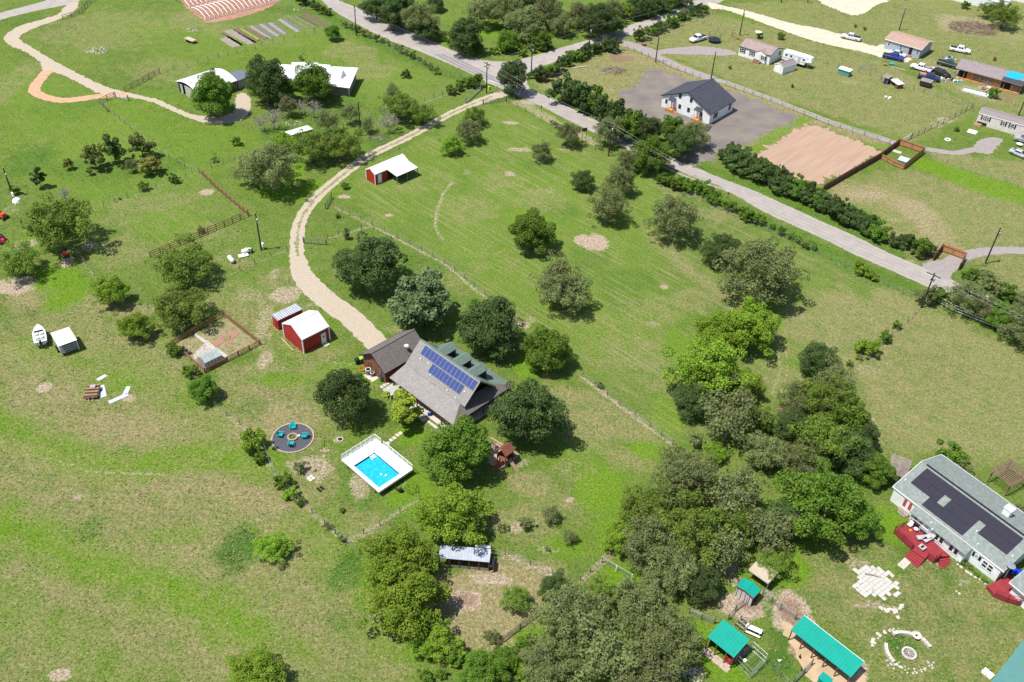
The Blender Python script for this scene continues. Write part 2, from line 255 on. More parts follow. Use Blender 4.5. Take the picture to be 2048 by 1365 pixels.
for q, wd, v in [(((668, 415), (745, 452), (890, 528), (950, 580), (1050, 650)), 1., .9), (((1165, 755), (1240, 812), (1345, 890)), 1.1, 1), (((745, 452), (690, 468), (655, 478)), .7, .9), (((574, 501), (510, 528), (390, 583), (297, 618)), .8, .7), (((162, 434), (280, 387), (345, 365), (399, 346)), .8, .7),
                 (((497, 433), (400, 478), (301, 516)), .6, .7), (((399, 346), (450, 388), (497, 433)), .6, .8), (((150, 501), (175, 535), (205, 570)), .9, .7), (((694, 1085), (760, 1050), (800, 1023), (840, 1000)), 1., .8), (((430, 815), (480, 850), (530, 900), (545, 945), (600, 1005), (650, 1050), (694, 1090)), 1., .75),
                 (((905, 365), (885, 390), (872, 430), (870, 455), (885, 480)), .9, .9), (((1010, 1110), (1060, 1130), (1105, 1150)), 1.3, .9), (((1160, 1165), (1200, 1130), (1235, 1098)), 1.4, .8), (((1536, 463), (1661, 521), (1746, 558), (1836, 603)), .8, .7), (((1290, 352), (1400, 405), (1536, 463)), .6, .6), (((1843, 614), (1800, 660), (1740, 720), (1700, 745)), .8, .6),
                 (((850, 205), (902, 187), (937, 175)), .8, .8), (((300, 225), (340, 236), (380, 247)), .9, .5), (((20, 330), (50, 300), (90, 275)), 1.2, .5), (((0, 690), (40, 720), (68, 745)), .6, .5), (((0, 790), (50, 800), (110, 790)), 3, .3), (((1520, 1200), (1570, 1240), (1625, 1300)), 2, .7), (((1640, 1290), (1700, 1340)), 5, .9),
                 (((1040, 205), (1110, 245), (1190, 285)), 4.5, .8), (((625, 330), (700, 300)), 1, .3), (((1270, 320), (1300, 395), (1330, 470), (1440, 560), (1480, 620)), 1.5, .35), (((520, 880), (560, 905), (600, 912)), 1.2, .4), (((1745, 470), (1830, 530)), 1.5, .2), (((1700, 100), (1760, 122)), 3, .6), (((800, 855), (850, 850), (905, 880)), 2, .5),
                 (((190, 930), (260, 900), (420, 905)), 1.2, .3), (((90, 1090), (240, 1180), (330, 1240)), 2., .2), (((1840, 300), (1900, 318), (1990, 330)), 1.2, .2)]: line(DIRT, q, wd*.75, v*.8)
for a in [(660, 1215, 1, 1, 0), (800, 1245, 80, 34, .8), (1420, 1135, 70, 30, .6), (1610, 1290, 60, 60, 1), (1580, 1225, 50, 60, .7), (1500, 1210, 60, 26, .7), (930, 1200, 50, 34, .6), (1240, 118, 80, 26, .9), (1290, 130, 80, 22, .8), (1960, 215, 90, 40, .8), (2020, 200, 70, 50, .9), (1990, 70, 60, 40, .5), (1050, 195, 60, 14, .5), (1085, 165, 50, 12, .6), (1745, 435, 40, 22, .7),
          (1043, 952, 20, 14, .7), (1100, 880, 1, 1, 0), (345, 15, 70, 50, .9), (420, 48, 60, 16, .9), (460, 30, 200, 60, .6), (1560, 860, 50, 16, .4), (2000, 260, 1, 1, 0), (1780, 195, 60, 14, .3), (610, 250, 60, 14, .4), (600, 560, 1, 1, 0)]:
    if a[4]: blob(REDS, *a)
for q, wd, v in ((((-40, 830), (60, 880), (200, 935), (330, 925), (420, 900), (520, 930)), 5, .75), (((-40, 1040), (90, 1080), (180, 1130), (300, 1170), (400, 1210), (500, 1260)), 5, .8), (((640, 1060), (700, 1130), (740, 1200), (800, 1290)), 6, .5), (((60, 690), (200, 730), (330, 770), (420, 850)), 6, .45), (((1130, 900), (1220, 960), (1240, 1100)), 5, .5), (((0, 1200), (160, 1290), (260, 1370)), 5, .4), (((560, 640), (600, 760), (700, 880)), 4, .3)): line(LUSH, q, wd, v, 4)
for q, wd, v in ((((-30, 870), (100, 930), (260, 975), (420, 960), (560, 1010)), 4, .9), (((30, 1140), (200, 1190), (340, 1240), (460, 1330)), 3, .8), (((640, 1180), (720, 1250), (780, 1330)), 4, .6), (((1700, 720), (1800, 830), (1960, 880)), 3, .7), (((1650, 700), (1700, 640), (1830, 620)), 4, .6), (((1300, 470), (1450, 600), (1560, 700)), 2.5, .6), (((1120, 790), (1220, 830), (1290, 880)), 4, .6)): line(DRY, q, wd, v, 3)
for q in (((518, 600), (524, 650), (522, 700), (532, 745)), ((528, 600), (537, 650), (536, 700), (526, 750)), ((0, 700), (30, 715), (66, 748)), ((10, 690), (45, 708), (72, 735)), ((1545, 790), (1560, 740), (1556, 700)), ((1560, 790), (1576, 742), (1572, 700)), ((60, 905), (180, 945), (330, 950)), ((1740, 470), (1800, 505), (1850, 540)), ((640, 600), (560, 640), (528, 700)), ((780, 690), (700, 730), (640, 720))): line(DIRT, q, .45, .62, .5)
area(MOWN, ((1100, 760), (1340, 890), (1240, 1090), (1010, 1010), (1120, 900)), .5, 4); area(MOWN, ((0, 110), (80, 140), (240, 200), (400, 345), (160, 430), (0, 330)), .35, 4); area(MOWN, ((130, 40), (560, 0), (680, 60), (320, 145)), .4, 4)
line(DRY, ((1690, 385), (1760, 390), (1830, 418), (1870, 455), (1880, 490)), 7, 1., 3); line(DRY, ((1790, 470), (1830, 500), (1850, 520)), 4, .9, 3); area(MOWN, ((1680, 380), (1830, 335), (2100, 430), (2100, 500), (1900, 500)), .5, 4)
area(DRY, ((1560, 1110), (1700, 1060), (1830, 1130), (2000, 1200), (2100, 1300), (2000, 1400), (1760, 1400), (1700, 1290), (1600, 1210)), .42, 6); area(DRY, ((440, 590), (590, 560), (640, 640), (720, 760), (700, 880), (560, 930), (470, 800), (520, 700)), .45, 5)
area(LUSH, ((700, 370), (840, 285), (1010, 225), (1200, 330), (1330, 470), (1350, 640), (1150, 740), (880, 520), (745, 445)), .34, 14); area(LUSH, ((0, 110), (80, 150), (240, 205), (420, 240), (560, 280), (420, 350), (160, 430), (0, 330)), .42, 10); area(LUSH, ((180, 30), (340, 50), (600, 60), (900, 160), (700, 200), (330, 140)), .3, 8)
PEN = ((875, 1150), (985, 1122), (1100, 1152), (1075, 1235), (1005, 1292), (930, 1285), (860, 1235)); area(DRY, PEN, 1, 2); area(DIRT, PEN, .42, 3); LUSH[:] = LUSH
def grass_material():
    m = bpy.data.materials.new('meadow_ground'); m.use_nodes = True; N = m.node_tree.nodes; L = m.node_tree.links
    b = N['Principled BSDF']; b.inputs['Roughness'].default_value = .95; b.inputs['Specular IOR Level'].default_value = .1
    geo = N.new('ShaderNodeTexCoord'); A = N.new('ShaderNodeAttribute'); A.attribute_name = 'cover_a'; B = N.new('ShaderNodeAttribute'); B.attribute_name = 'cover_b'
    sa = N.new('ShaderNodeSeparateColor'); sb = N.new('ShaderNodeSeparateColor'); L.new(A.outputs['Color'], sa.inputs[0]); L.new(B.outputs['Color'], sb.inputs[0])
    def noise(s, d=3, r=.55, rot=None, sc=None, dist=0.):
        n = N.new('ShaderNodeTexNoise'); n.inputs['Scale'].default_value = s; n.inputs['Detail'].default_value = d; n.inputs['Roughness'].default_value = r; n.inputs['Distortion'].default_value = dist
        if sc:
            mp = N.new('ShaderNodeMapping'); mp.vector_type = 'TEXTURE'; mp.inputs['Rotation'].default_value = (0, 0, rot); mp.inputs['Scale'].default_value = sc; L.new(geo.outputs['Object'], mp.inputs[0]); L.new(mp.outputs[0], n.inputs['Vector'])
        else: L.new(geo.outputs['Object'], n.inputs['Vector'])
        return n.outputs[0]
    def rng_(x, a, b_, c=0., d=1.):
        r = N.new('ShaderNodeMapRange'); r.inputs[1].default_value = a; r.inputs[2].default_value = b_; r.inputs[3].default_value = c; r.inputs[4].default_value = d; L.new(x, r.inputs[0]); return r.outputs[0]
    def mth(op, x, y):
        k = N.new('ShaderNodeMath'); k.operation = op
        for i, q in enumerate((x, y)):
            if hasattr(q, 'links'): L.new(q, k.inputs[i])
            else: k.inputs[i].default_value = q
        return k.outputs[0]
    def mix(f_, c1, c2):
        k = N.new('ShaderNodeMix'); k.data_type = 'RGBA'
        if hasattr(f_, 'links'): L.new(f_, k.inputs[0])
        else: k.inputs[0].default_value = f_
        for i, q in ((6, c1), (7, c2)):
            if hasattr(q, 'links'): L.new(q, k.inputs[i])
            else: k.inputs[i].default_value = (*q, 1)
        return k.outputs[2]
    big = noise(.045, 4); mid = noise(.38, 5, .65); fine = noise(2.1, 5, .75); tuft = noise(4.2, 5, .85); spk = noise(.9, 6, .8)
    # three greens
    g = mix(rng_(big, .35, .65), (.078, .146, .020), (.112, .186, .026))
    g = mix(rng_(mid, .35, .7), g, (.150, .182, .044))
    g = mix(mth('MULTIPLY', sa.outputs[2], .85), g, (.118, .222, .010))
    g = mix(mth('MULTIPLY', sb.outputs[1], .8), g, (.046, .122, .016))
    # dry thatch: share of tan blades rises with the dryness map
    dry = mth('ADD', mth('MULTIPLY', sa.outputs[1], .88), mth('ADD', mth('MULTIPLY', mth('SUBTRACT', fine, .5), 1.15), mth('MULTIPLY', mth('SUBTRACT', mid, .5), 1.0)))
    tan = mix(rng_(noise(1.3, 4), .3, .7), (.205, .172, .080), (.310, .268, .135))
    g = mix(mth('MULTIPLY', rng_(dry, .10, .86), .95), g, tan)
    # mowing stripes along the plot
    st = noise(1., 3, .6, math.radians(-43), (14, .55, 1)); st2 = noise(1., 2, .5, math.radians(-43), (5, .22, 1)); stm = noise(.12, 3)
    k = mth('MULTIPLY', mth('MULTIPLY', rng_(st, .5, .66), sb.outputs[0]), rng_(stm, .35, .6, .15, .75)); g = mix(k, g, (.255, .245, .105))
    k = mth('MULTIPLY', mth('MULTIPLY', rng_(st2, .54, .70), sb.outputs[0]), .35); g = mix(k, g, (.25, .23, .12))
    # bare soil breaks through
    d = mth('ADD', sa.outputs[0], mth('ADD', mth('MULTIPLY', mth('SUBTRACT', fine, .5), .8), mth('MULTIPLY', mth('SUBTRACT', spk, .5), .6)))
    soil = mix(rng_(fine, .35, .65), (.30, .23, .16), (.43, .345, .255)); soil = mix(sb.outputs[2], soil, (.21, .125, .082))
    g = mix(rng_(d, .42, .86), g, soil)
    # tuft by tuft brightness
    hs = N.new('ShaderNodeHueSaturation'); L.new(g, hs.inputs['Color']); L.new(mth('MULTIPLY', rng_(tuft, .3, .7, .52, 1.45), rng_(fine, .3, .7, .72, 1.26)), hs.inputs['Value'])
    L.new(hs.outputs[0], b.inputs['Base Color'])
    bp = N.new('ShaderNodeBump'); bp.inputs['Strength'].default_value = .9; bp.inputs['Distance'].default_value = .12; L.new(mth('ADD', tuft, mth('MULTIPLY', fine, 1.5)), bp.inputs['Height']); L.new(bp.outputs[0], b.inputs['Normal'])
    return m
def build_ground():
    global DRY; DRY[:] = DRY*(1-.75*np.maximum(LUSH, DEEP))
    ny, nx = GX.shape; me = bpy.data.meshes.new('ground'); nv = nx*ny
    und = .0*gx
    co = np.stack([gx, gy, und], 1).astype(np.float32); me.vertices.add(nv); me.vertices.foreach_set('co', co.ravel())
    i = np.arange(nv).reshape(ny, nx); q = np.stack([i[:-1, :-1], i[:-1, 1:], i[1:, 1:], i[1:, :-1]], -1).reshape(-1, 4)
    me.loops.add(q.size); me.loops.foreach_set('vertex_index', q.ravel().astype(np.int32)); me.polygons.add(len(q)); me.polygons.foreach_set('loop_start', np.arange(0, q.size, 4, dtype=np.int32))
    me.update(calc_edges=True)
    for nm, ch in (('cover_a', (DIRT, DRY, LUSH)), ('cover_b', (MOWN, DEEP, REDS))):
        at = me.color_attributes.new(nm, 'FLOAT_COLOR', 'POINT'); at.data.foreach_set('color', np.stack([*ch, np.ones(nv)], 1).astype(np.float32).ravel())
    me.materials.append(grass_material()); tag(link('ground', me), 'flat grassy ground with mown and dry patches', None, None, 'structure')
build_ground()

# ---------------- roads, drives, yards: sheets a few millimetres apart ----------------
asphalt = mat('worn_asphalt', (.34, .302, .272), (.285, .255, .235), scale=.5, rough=.95, detail=9, bump=.2)
asphalt2 = mat('patched_asphalt', (.20, .19, .195), (.17, .16, .165), scale=.6, rough=.95, detail=8)
caliche = mat('caliche', (.41, .345, .265), (.34, .285, .22), scale=2.2, rough=1, detail=9, bump=.5)
cal2 = mat('orange_caliche', (.50, .30, .185), (.40, .24, .15), scale=.8, rough=1, detail=8, bump=.4)
sand = mat('pale_sand', (.56, .46, .36), (.47, .385, .29), scale=.5, rough=1, detail=7)
gravel = mat('grey_gravel', (.285, .25, .237), (.235, .205, .195), scale=1.3, rough=1, detail=9, bump=.5)
dgravel = mat('dark_gravel', (.140, .122, .113), (.190, .165, .140), scale=.22, rough=1, detail=10, bump=.5)
tilled = mat('tilled_red_soil', (.365, .250, .180), (.315, .210, .148), scale=1., rough=1, detail=9, bump=.6, rot=math.radians(47), stretch=(9, .9, 1))
lawnstrip = mat('track_grass', (.13, .155, .05), (.30, .25, .16), scale=1.2, rough=1, detail=9, bump=.5)
HARD = []
def jagged(q, amp, closed=True, step=.5):
    out = []; n = len(q)
    for i in range(n if closed else n-1):
        a, b = q[i], q[(i+1) % n]; d = b-a; l = np.linalg.norm(d); k = max(1, int(l/step)); nn = np.array([-d[1], d[0]])/(l+1e-9)
        for j in range(k):
            p = a+d*j/k; out.append(p+nn*amp*(wob(p[0], p[1], 5, 2.3)*.7+wob(p[0], p[1], 6, .7)*.5))
    if not closed: out.append(q[-1])
    return out
def sheet(name, pts, m, amp=.2, label=None, layer=1, world=False, smooth_it=1):
    q = [np.array(p, float) if world else P2(*p) for p in pts]
    for _ in range(smooth_it):                                # round the corners once
        q2 = []
        for i in range(len(q)):
            a, b = q[i], q[(i+1) % len(q)]; q2 += [a*.78+b*.22, a*.22+b*.78]
        q = q2
    q = jagged(q, amp); z = .004*layer
    if name not in ('drive_median', 'track_median'): HARD.append(np.array(q))
    v = [Vector((p[0], p[1], 0)) for p in q]; t = tessellate_polygon([v]); me = bpy.data.meshes.new(name)
    me.from_pydata([(p.x, p.y, z) for p in v], [], [tuple(x) for x in t]); me.materials.append(m); me.update()
    if sum(pp.normal.z for pp in me.polygons) < 0: me.flip_normals()
    return tag(link(name, me), label, None, None, 'structure')
def catmull(q, n=6):
    out = []
    for i in range(len(q)-1):
        p0, p1, p2, p3 = q[max(i-1, 0)], q[i], q[i+1], q[min(i+2, len(q)-1)]
        for j in range(n):
            t = j/n; out.append(.5*((2*p1)+(-p0+p2)*t+(2*p0-5*p1+4*p2-p3)*t*t+(-p0+3*p1-3*p2+p3)*t**3))
    out.append(q[-1]); return out
def stroke(name, pts, wid, m, amp=.15, label=None, layer=1, off=0.):
    q = catmull([P2(*p[:2]) for p in pts]); ws = [p[2] if len(p) > 2 else wid for p in pts]; wi = np.interp(np.linspace(0, len(pts)-1, len(q)), range(len(pts)), ws)
    Lf, Rt = [], []
    for i, p in enumerate(q):
        d = q[min(i+1, len(q)-1)]-q[max(i-1, 0)]; n = np.array([-d[1], d[0]])/(np.linalg.norm(d)+1e-9); Lf.append(p+n*(off+wi[i]/2)); Rt.append(p+n*(off-wi[i]/2))
    return sheet(name, Lf+Rt[::-1], m, amp, label, layer, True, 0)
sheet('road', [(560, -45), (643, 0), (662, 20), (762, 75), (862, 112), (974, 162), (1010, 182), (1049, 197), (1081, 212), (1124, 235), (1164, 255), (1199, 270), (1264, 302), (1349, 337), (1424, 364), (1474, 393), (1534, 428), (1636, 473), (1711, 511), (1786, 543), (1861, 577), (1898, 593), (1986, 632), (2120, 695),
               (2140, 660), (2047, 623), (2011, 608), (1961, 586), (1906, 561), (1841, 533), (1786, 511), (1711, 473), (1636, 440), (1534, 393), (1486, 373), (1424, 350), (1394, 336), (1349, 318), (1249, 271), (1189, 240), (1149, 220), (1111, 200), (1062, 180), (1052, 165), (1058, 141), (1124, 120), (1174, 101), (1236, 84), (1299, 52), (1374, 28), (1420, 16), (1490, -22), (1440, -25), (1374, 9), (1324, 29), (1249, 54), (1199, 74), (1124, 95), (1039, 121), (1000, 124), (957, 120), (912, 105), (812, 60), (712, 15), (674, 0), (620, -40)], asphalt, .12, 'worn paved county road with a side road', 1)
sheet('road_patch', [(862, 109), (974, 160), (1040, 190), (1046, 183), (990, 155), (935, 128), (890, 108)], asphalt2, .1, 'darker repaired strip of asphalt', 2)
sheet('far_road', [(-60, 56), (0, 40), (62, 24), (135, 10), (165, 0), (200, -30), (120, -10), (100, 0), (0, 26), (-60, 42)], asphalt, .15, 'paved road crossing the far left corner', 1)
sheet('caliche_drive', [(128, 12), (122, 27), (82, 40), (37, 52), (15, 67), (6, 77), (15, 90), (50, 103), (82, 125), (84, 142), (104, 146), (120, 148), (162, 168), (200, 190), (275, 197), (312, 207), (350, 226), (390, 241), (425, 250), (482, 243), (500, 225), (503, 197), (488, 184), (470, 192), (472, 217), (462, 230), (425, 235), (385, 230), (350, 216), (320, 200), (275, 190), (245, 184), (212, 175), (175, 157), (112, 125), (75, 102), (38, 80), (40, 70), (75, 54), (125, 37), (152, 22), (160, 0)], caliche, .25, 'pale winding caliche drive', 2)
stroke('clay_loop', [(96, 142), (76, 165), (68, 180), (85, 193), (130, 201), (200, 193), (255, 190)], 2.7, cal2, .2, 'orange clay loop of the drive', 3)
stroke('gravel_drive', [(1008, 186, 3.6), (937, 212, 2.4), (887, 235, 2.4), (824, 270, 2.4), (762, 300, 2.5), (724, 321, 2.5), (702, 337, 2.5), (672, 361, 2.5), (637, 391, 2.5), (612, 421, 2.6), (599, 448, 2.6), (594, 481, 2.7), (595, 515, 2.9), (605, 550, 3.9), (632, 582, 4.3), (665, 609, 4.2), (703, 637, 4.2), (735, 668, 4.1), (762, 696, 4)], 3, caliche, .17, 'pale caliche drive curving down to the ranch house', 2)
stroke('drive_median', [(985, 193), (937, 212), (887, 235), (824, 270), (762, 300), (724, 321), (702, 337), (672, 361), (637, 391), (612, 421), (599, 448), (594, 481), (595, 512)], .62, lawnstrip, .26, 'grassy strip between the wheel tracks', 3)
sheet('caliche_lane', [(1419, 18), (1444, 19), (1474, 27), (1535, 50), (1611, 78), (1661, 91), (1711, 101), (1761, 114), (1811, 127), (1825, 118), (1815, 108), (1768, 97), (1736, 90), (1686, 70), (1643, 58), (1586, 48), (1536, 34), (1499, 23), (1436, 9), (1414, 4)], sand, .3, 'pale sandy lane to the far houses', 3)
sheet('sand_lot', [(1636, 0), (1648, 10), (1686, 25), (1711, 33), (1736, 23), (1748, 12), (1783, 1), (1800, -25), (1610, -25)], sand, .4, 'bare sandy lot at the top of the view', 2)
sheet('house_pad', [(1750, 94), (1768, 88), (1815, 105), (1836, 112), (1815, 118), (1780, 106)], sand, .3, 'sandy pad in front of the grey house', 4)
sheet('gravel_lane', [(1234, 89), (1274, 101), (1306, 116), (1336, 131), (1374, 146), (1399, 157), (1449, 168), (1456, 163), (1424, 152), (1374, 135), (1331, 116), (1319, 108), (1324, 108), (1399, 110), (1469, 112), (1474, 103), (1411, 92), (1349, 96), (1314, 101), (1299, 96), (1259, 82), (1240, 82)], gravel, .3, 'gravel lane and parking place beside the mobile home', 2)
stroke('gravel_track', [(1452, 165), (1536, 197), (1611, 225), (1686, 254), (1761, 278), (1800, 288), (1861, 300), (1911, 306), (1955, 298)], 2.1, gravel, .2, 'grey gravel track along the pipe fence', 3)
stroke('track_median', [(1452, 165), (1536, 197), (1611, 225), (1686, 254), (1761, 278)], .5, lawnstrip, .2, None, 4)
sheet('gravel_pad', [(1945, 292), (1961, 278), (1985, 274), (2008, 279), (1990, 298), (1983, 308), (1950, 306)], gravel, .3, 'grey gravel pad in front of the long mobile home', 2)
sheet('gravel_yard', [(1229, 188), (1262, 174), (1290, 150), (1299, 134), (1340, 146), (1389, 162), (1450, 180), (1540, 210), (1606, 236), (1560, 256), (1500, 285), (1445, 300), (1400, 336), (1350, 322), (1370, 300), (1349, 250), (1300, 232), (1249, 217)], dgravel, 1.5, 'dark gravel yard around the white barn house', 1)
sheet('tilled_plot', [(1505, 312), (1560, 280), (1612, 249), (1650, 258), (1700, 275), (1764, 303), (1700, 345), (1635, 366), (1560, 350)], tilled, 1.1, 'rectangle of bare tilled reddish soil', 1, smooth_it=0)
sheet('driveway_apron', [(1838, 530), (1870, 520), (1911, 521), (1920, 536), (1900, 552), (1906, 564), (1870, 550)], gravel, .15, None, 2)
stroke('gravel_entry', [(1900, 530, 3.6), (1925, 514, 3.2), (1965, 504, 2.9), (2010, 501, 2.6), (2100, 505, 2.6)], 2.6, gravel, .2, 'curving gravel entry behind the wooden gate', 3)
sheet('orange_soil', [(345, -20), (375, 20), (405, 38), (415, 48), (480, 36), (555, 10), (570, -20)], mat('orange_soil', (.36, .20, .14), (.28, .145, .10), scale=.6, rough=1, detail=8), .4, 'orange clay floor of the hoop tunnels', 1)
sheet('dog_run_dirt', [(1700, 1333), (1760, 1365), (1640, 1400), (1560, 1255), (1585, 1245), (1660, 1330)], mat('kennel_dirt', (.44, .32, .2), (.36, .26, .16), scale=.8, rough=1), .5, None, 1)
RC = [(668, 8), (737, 46), (837, 86), (900, 118), (985, 160), (1052, 190), (1100, 212), (1160, 242), (1225, 274), (1300, 312), (1386, 350), (1480, 383), (1536, 411), (1636, 457), (1711, 492), (1786, 527), (1851, 555), (1902, 577), (1973, 610), (2060, 650)]
worn = mat('wheel_worn_asphalt', (.30, .268, .245), (.265, .238, .22), scale=.5, rough=.9, detail=9)
for o_ in (-1.7, -.5, .7, 1.8): stroke('wheel_path', RC, .55, worn, .12, None, 3, o_)
rut = mat('rutted_caliche', (.40, .335, .262), (.34, .285, .22), scale=2., rough=1, detail=9)
for o_ in (-.75, .75): stroke('wheel_rut', [(595, 512), (603, 545), (628, 580), (662, 609), (700, 637), (732, 668), (755, 690)], .5, rut, .14, None, 3, o_)
# ---------------- tufts: taller clumps standing in the grass ----------------
def tufts():
    g = np.random.default_rng(11); vis = np.nonzero((gx > -150) & (gx < 160) & (gy > 53) & (gy < 300))[0]
    dens = (1.-MOWN[vis]*.55)*(1-np.clip(DIRT[vis]*1.6, 0, 1))*(.55+.45*(wob(gx[vis], gy[vis], 21, 6) > -.3))*np.clip(170/gy[vis], .25, 1.6)
    for q in HARD:                                             # nothing grows on roads, drives, yards or under buildings
        x0, x1, y0, y1 = q[:, 0].min(), q[:, 0].max(), q[:, 1].min(), q[:, 1].max(); k = np.nonzero((gx[vis] > x0) & (gx[vis] < x1) & (gy[vis] > y0) & (gy[vis] < y1))[0]
        X, Y = gx[vis][k], gy[vis][k]; ins = np.zeros(len(k), bool)
        for i in range(len(q)):
            a, b = q[i-1], q[i]; c = ((a[1] > Y) != (b[1] > Y)); ins ^= c & (X < (b[0]-a[0])*(Y-a[1])/(b[1]-a[1]+1e-12)+a[0])
        dens[k[ins]] = 0
    dens /= dens.sum(); n = 150000; k = vis[g.choice(len(vis), n, p=dens)]; x = gx[k]+g.uniform(-.3, .3, n); y = gy[k]+g.uniform(-.3, .3, n)
    s = g.uniform(.5, 1.25, n)*(1+.7*DEEP[k])*(1-.35*MOWN[k]); a = g.uniform(0, 6.283, n); w_ = .17*s; h = .15*s
    vs = []
    for j in range(3):
        aa = a+j*2.094+g.uniform(-.4, .4, n); dx, dy = np.cos(aa), np.sin(aa); tx, ty = x+dx*w_*.8, y+dy*w_*.8
        vs += [np.stack([x-dy*w_*.35, y+dx*w_*.35, 0*x+.01], 1), np.stack([x+dy*w_*.35, y-dx*w_*.35, 0*x+.01], 1), np.stack([tx, ty, h], 1)]
    v = np.stack(vs, 1).reshape(-1, 3); me = bpy.data.meshes.new('grass_tufts'); me.vertices.add(len(v)); me.vertices.foreach_set('co', v.astype(np.float32).ravel()); me.loops.add(len(v)); me.loops.foreach_set('vertex_index', np.arange(len(v), dtype=np.int32))
    m_ = len(v)//3; me.polygons.add(m_); me.polygons.foreach_set('loop_start', np.arange(0, len(v), 3, dtype=np.int32)); me.update(calc_edges=True)
    t = np.clip(.16+.55*DRY[k]+g.normal(size=n)*.28, 0, 1)[:, None]; L_ = LUSH[k][:, None]; grn = np.array([.075, .135, .018])*(1-L_)+np.array([.11, .21, .012])*L_; tan = np.array([.28, .235, .125]); c = grn*(1-t)+tan*t; c = c*g.uniform(.7, 1.35, n)[:, None]
    col = np.concatenate([np.repeat(c, 9, 0), np.ones((len(v), 1))], 1); at = me.color_attributes.new('blade', 'FLOAT_COLOR', 'POINT'); at.data.foreach_set('color', col.astype(np.float32).ravel())
    m = bpy.data.materials.new('grass_blades'); m.use_nodes = True; N = m.node_tree.nodes; Lk = m.node_tree.links; b = N['Principled BSDF']; b.inputs['Roughness'].default_value = .8; b.inputs['Specular IOR Level'].default_value = .15
    A_ = N.new('ShaderNodeAttribute'); A_.attribute_name = 'blade'; Lk.new(A_.outputs['Color'], b.inputs['Base Color']); me.materials.append(m); tag(link('grass_tufts', me), 'taller grass tufts scattered over the meadows', None, None, 'stuff')
tufts()
# ---------------- trees ----------------
def leaf_mat(name, c1, c2, tr=.35):
    m = bpy.data.materials.new(name); m.use_nodes = True; N = m.node_tree.nodes; L = m.node_tree.links; b = N['Principled BSDF']
    b.inputs['Roughness'].default_value = .62; b.inputs['Specular IOR Level'].default_value = .25
    at = N.new('ShaderNodeAttribute'); at.attribute_name = 'leaf'; oi = N.new('ShaderNodeObjectInfo')
    mx = N.new('ShaderNodeMix'); mx.data_type = 'RGBA'; mx.inputs[6].default_value = (*c1, 1); mx.inputs[7].default_value = (*c2, 1); L.new(at.outputs['Fac'], mx.inputs[0])
    hs = N.new('ShaderNodeHueSaturation'); L.new(mx.outputs[2], hs.inputs['Color'])
    mr = N.new('ShaderNodeMapRange'); mr.inputs[3].default_value = .491; mr.inputs[4].default_value = .512; L.new(oi.outputs['Random'], mr.inputs[0]); L.new(mr.outputs[0], hs.inputs['Hue'])
    mr2 = N.new('ShaderNodeMapRange'); mr2.inputs[3].default_value = .75; mr2.inputs[4].default_value = 1.22; L.new(oi.outputs['Random'], mr2.inputs[0]); L.new(mr2.outputs[0], hs.inputs['Value'])
    L.new(hs.outputs[0], b.inputs['Base Color']); t = N.new('ShaderNodeBsdfTranslucent'); L.new(hs.outputs[0], t.inputs[0])
    ms = N.new('ShaderNodeMixShader'); ms.inputs[0].default_value = tr; L.new(b.outputs[0], ms.inputs[1]); L.new(t.outputs[0], ms.inputs[2]); L.new(ms.outputs[0], N['Material Output'].inputs[0]); return m
whitebark = mat('pale_dead_bark', (.40, .36, .31), (.27, .24, .21), scale=3, rough=1)
LM = {'dark': leaf_mat('leaf_dark', (.048, .090, .020), (.118, .178, .048), .35), 'mid': leaf_mat('leaf_mid', (.078, .152, .012), (.165, .272, .030)),
      'lime': leaf_mat('leaf_lime', (.135, .240, .016), (.270, .390, .036)), 'olive': leaf_mat('leaf_olive', (.112, .142, .042), (.255, .290, .105)),
      'silver': leaf_mat('leaf_silver', (.075, .155, .040), (.300, .430, .190)), 'pine': leaf_mat('leaf_pine', (.090, .130, .026), (.210, .240, .060)),
      'rust': leaf_mat('leaf_rust', (.15, .15, .03), (.27, .26, .06)), 'loquat': leaf_mat('leaf_loquat', (.20, .27, .02), (.38, .43, .05)), 'mesq': leaf_mat('leaf_mesquite', (.115, .200, .020), (.240, .330, .055), .4),
      'bare': leaf_mat('twig_haze', (.16, .14, .115), (.27, .24, .20), .1)}
bark = mat('bark', (.16, .13, .105), (.10, .08, .065), scale=3, rough=1, bump=.5); greybark = mat('grey_bark', (.34, .32, .25), (.20, .19, .145), scale=3, rough=1)
def crown_pts(g, n, lobes, flat, rough, lr=(.17, .34)):
    """n leaf points over the lobes of a crown of unit radius"""
    C = []; Rr = []
    for i in range(lobes):
        for _ in range(30):
            d = g.normal(size=3); d /= np.linalg.norm(d)
            if d[2] > -.55: break
        rad = g.uniform(.5, .86)*(1+rough*g.normal()*.22); c = d*rad*np.array([1, 1, flat]); C.append(c); Rr.append(g.uniform(*lr)*(1-.2*rough*g.random()))
    C.append(np.array([0, 0, .05])); Rr.append(.5); C = np.array(C); Rr = np.array(Rr)
    wt = Rr**2; wt[-1] *= .35; wt /= wt.sum(); k = g.choice(len(C), n, p=wt)
    d = g.normal(size=(n, 3)); d[:, 2] += .35; d /= np.linalg.norm(d, axis=1)[:, None]
    rr = g.uniform(.55, 1.08, n)**.6; p = C[k]+d*(Rr[k]*rr)[:, None]*np.array([1, 1, .85])
    dd = np.linalg.norm(p[:, None, :]-C[None], axis=2)/Rr[None]; deep = (dd < .68).sum(1)
    keep = deep <= 1; p, d, k = p[keep], d[keep], k[keep]
    return p, d, C, Rr, k
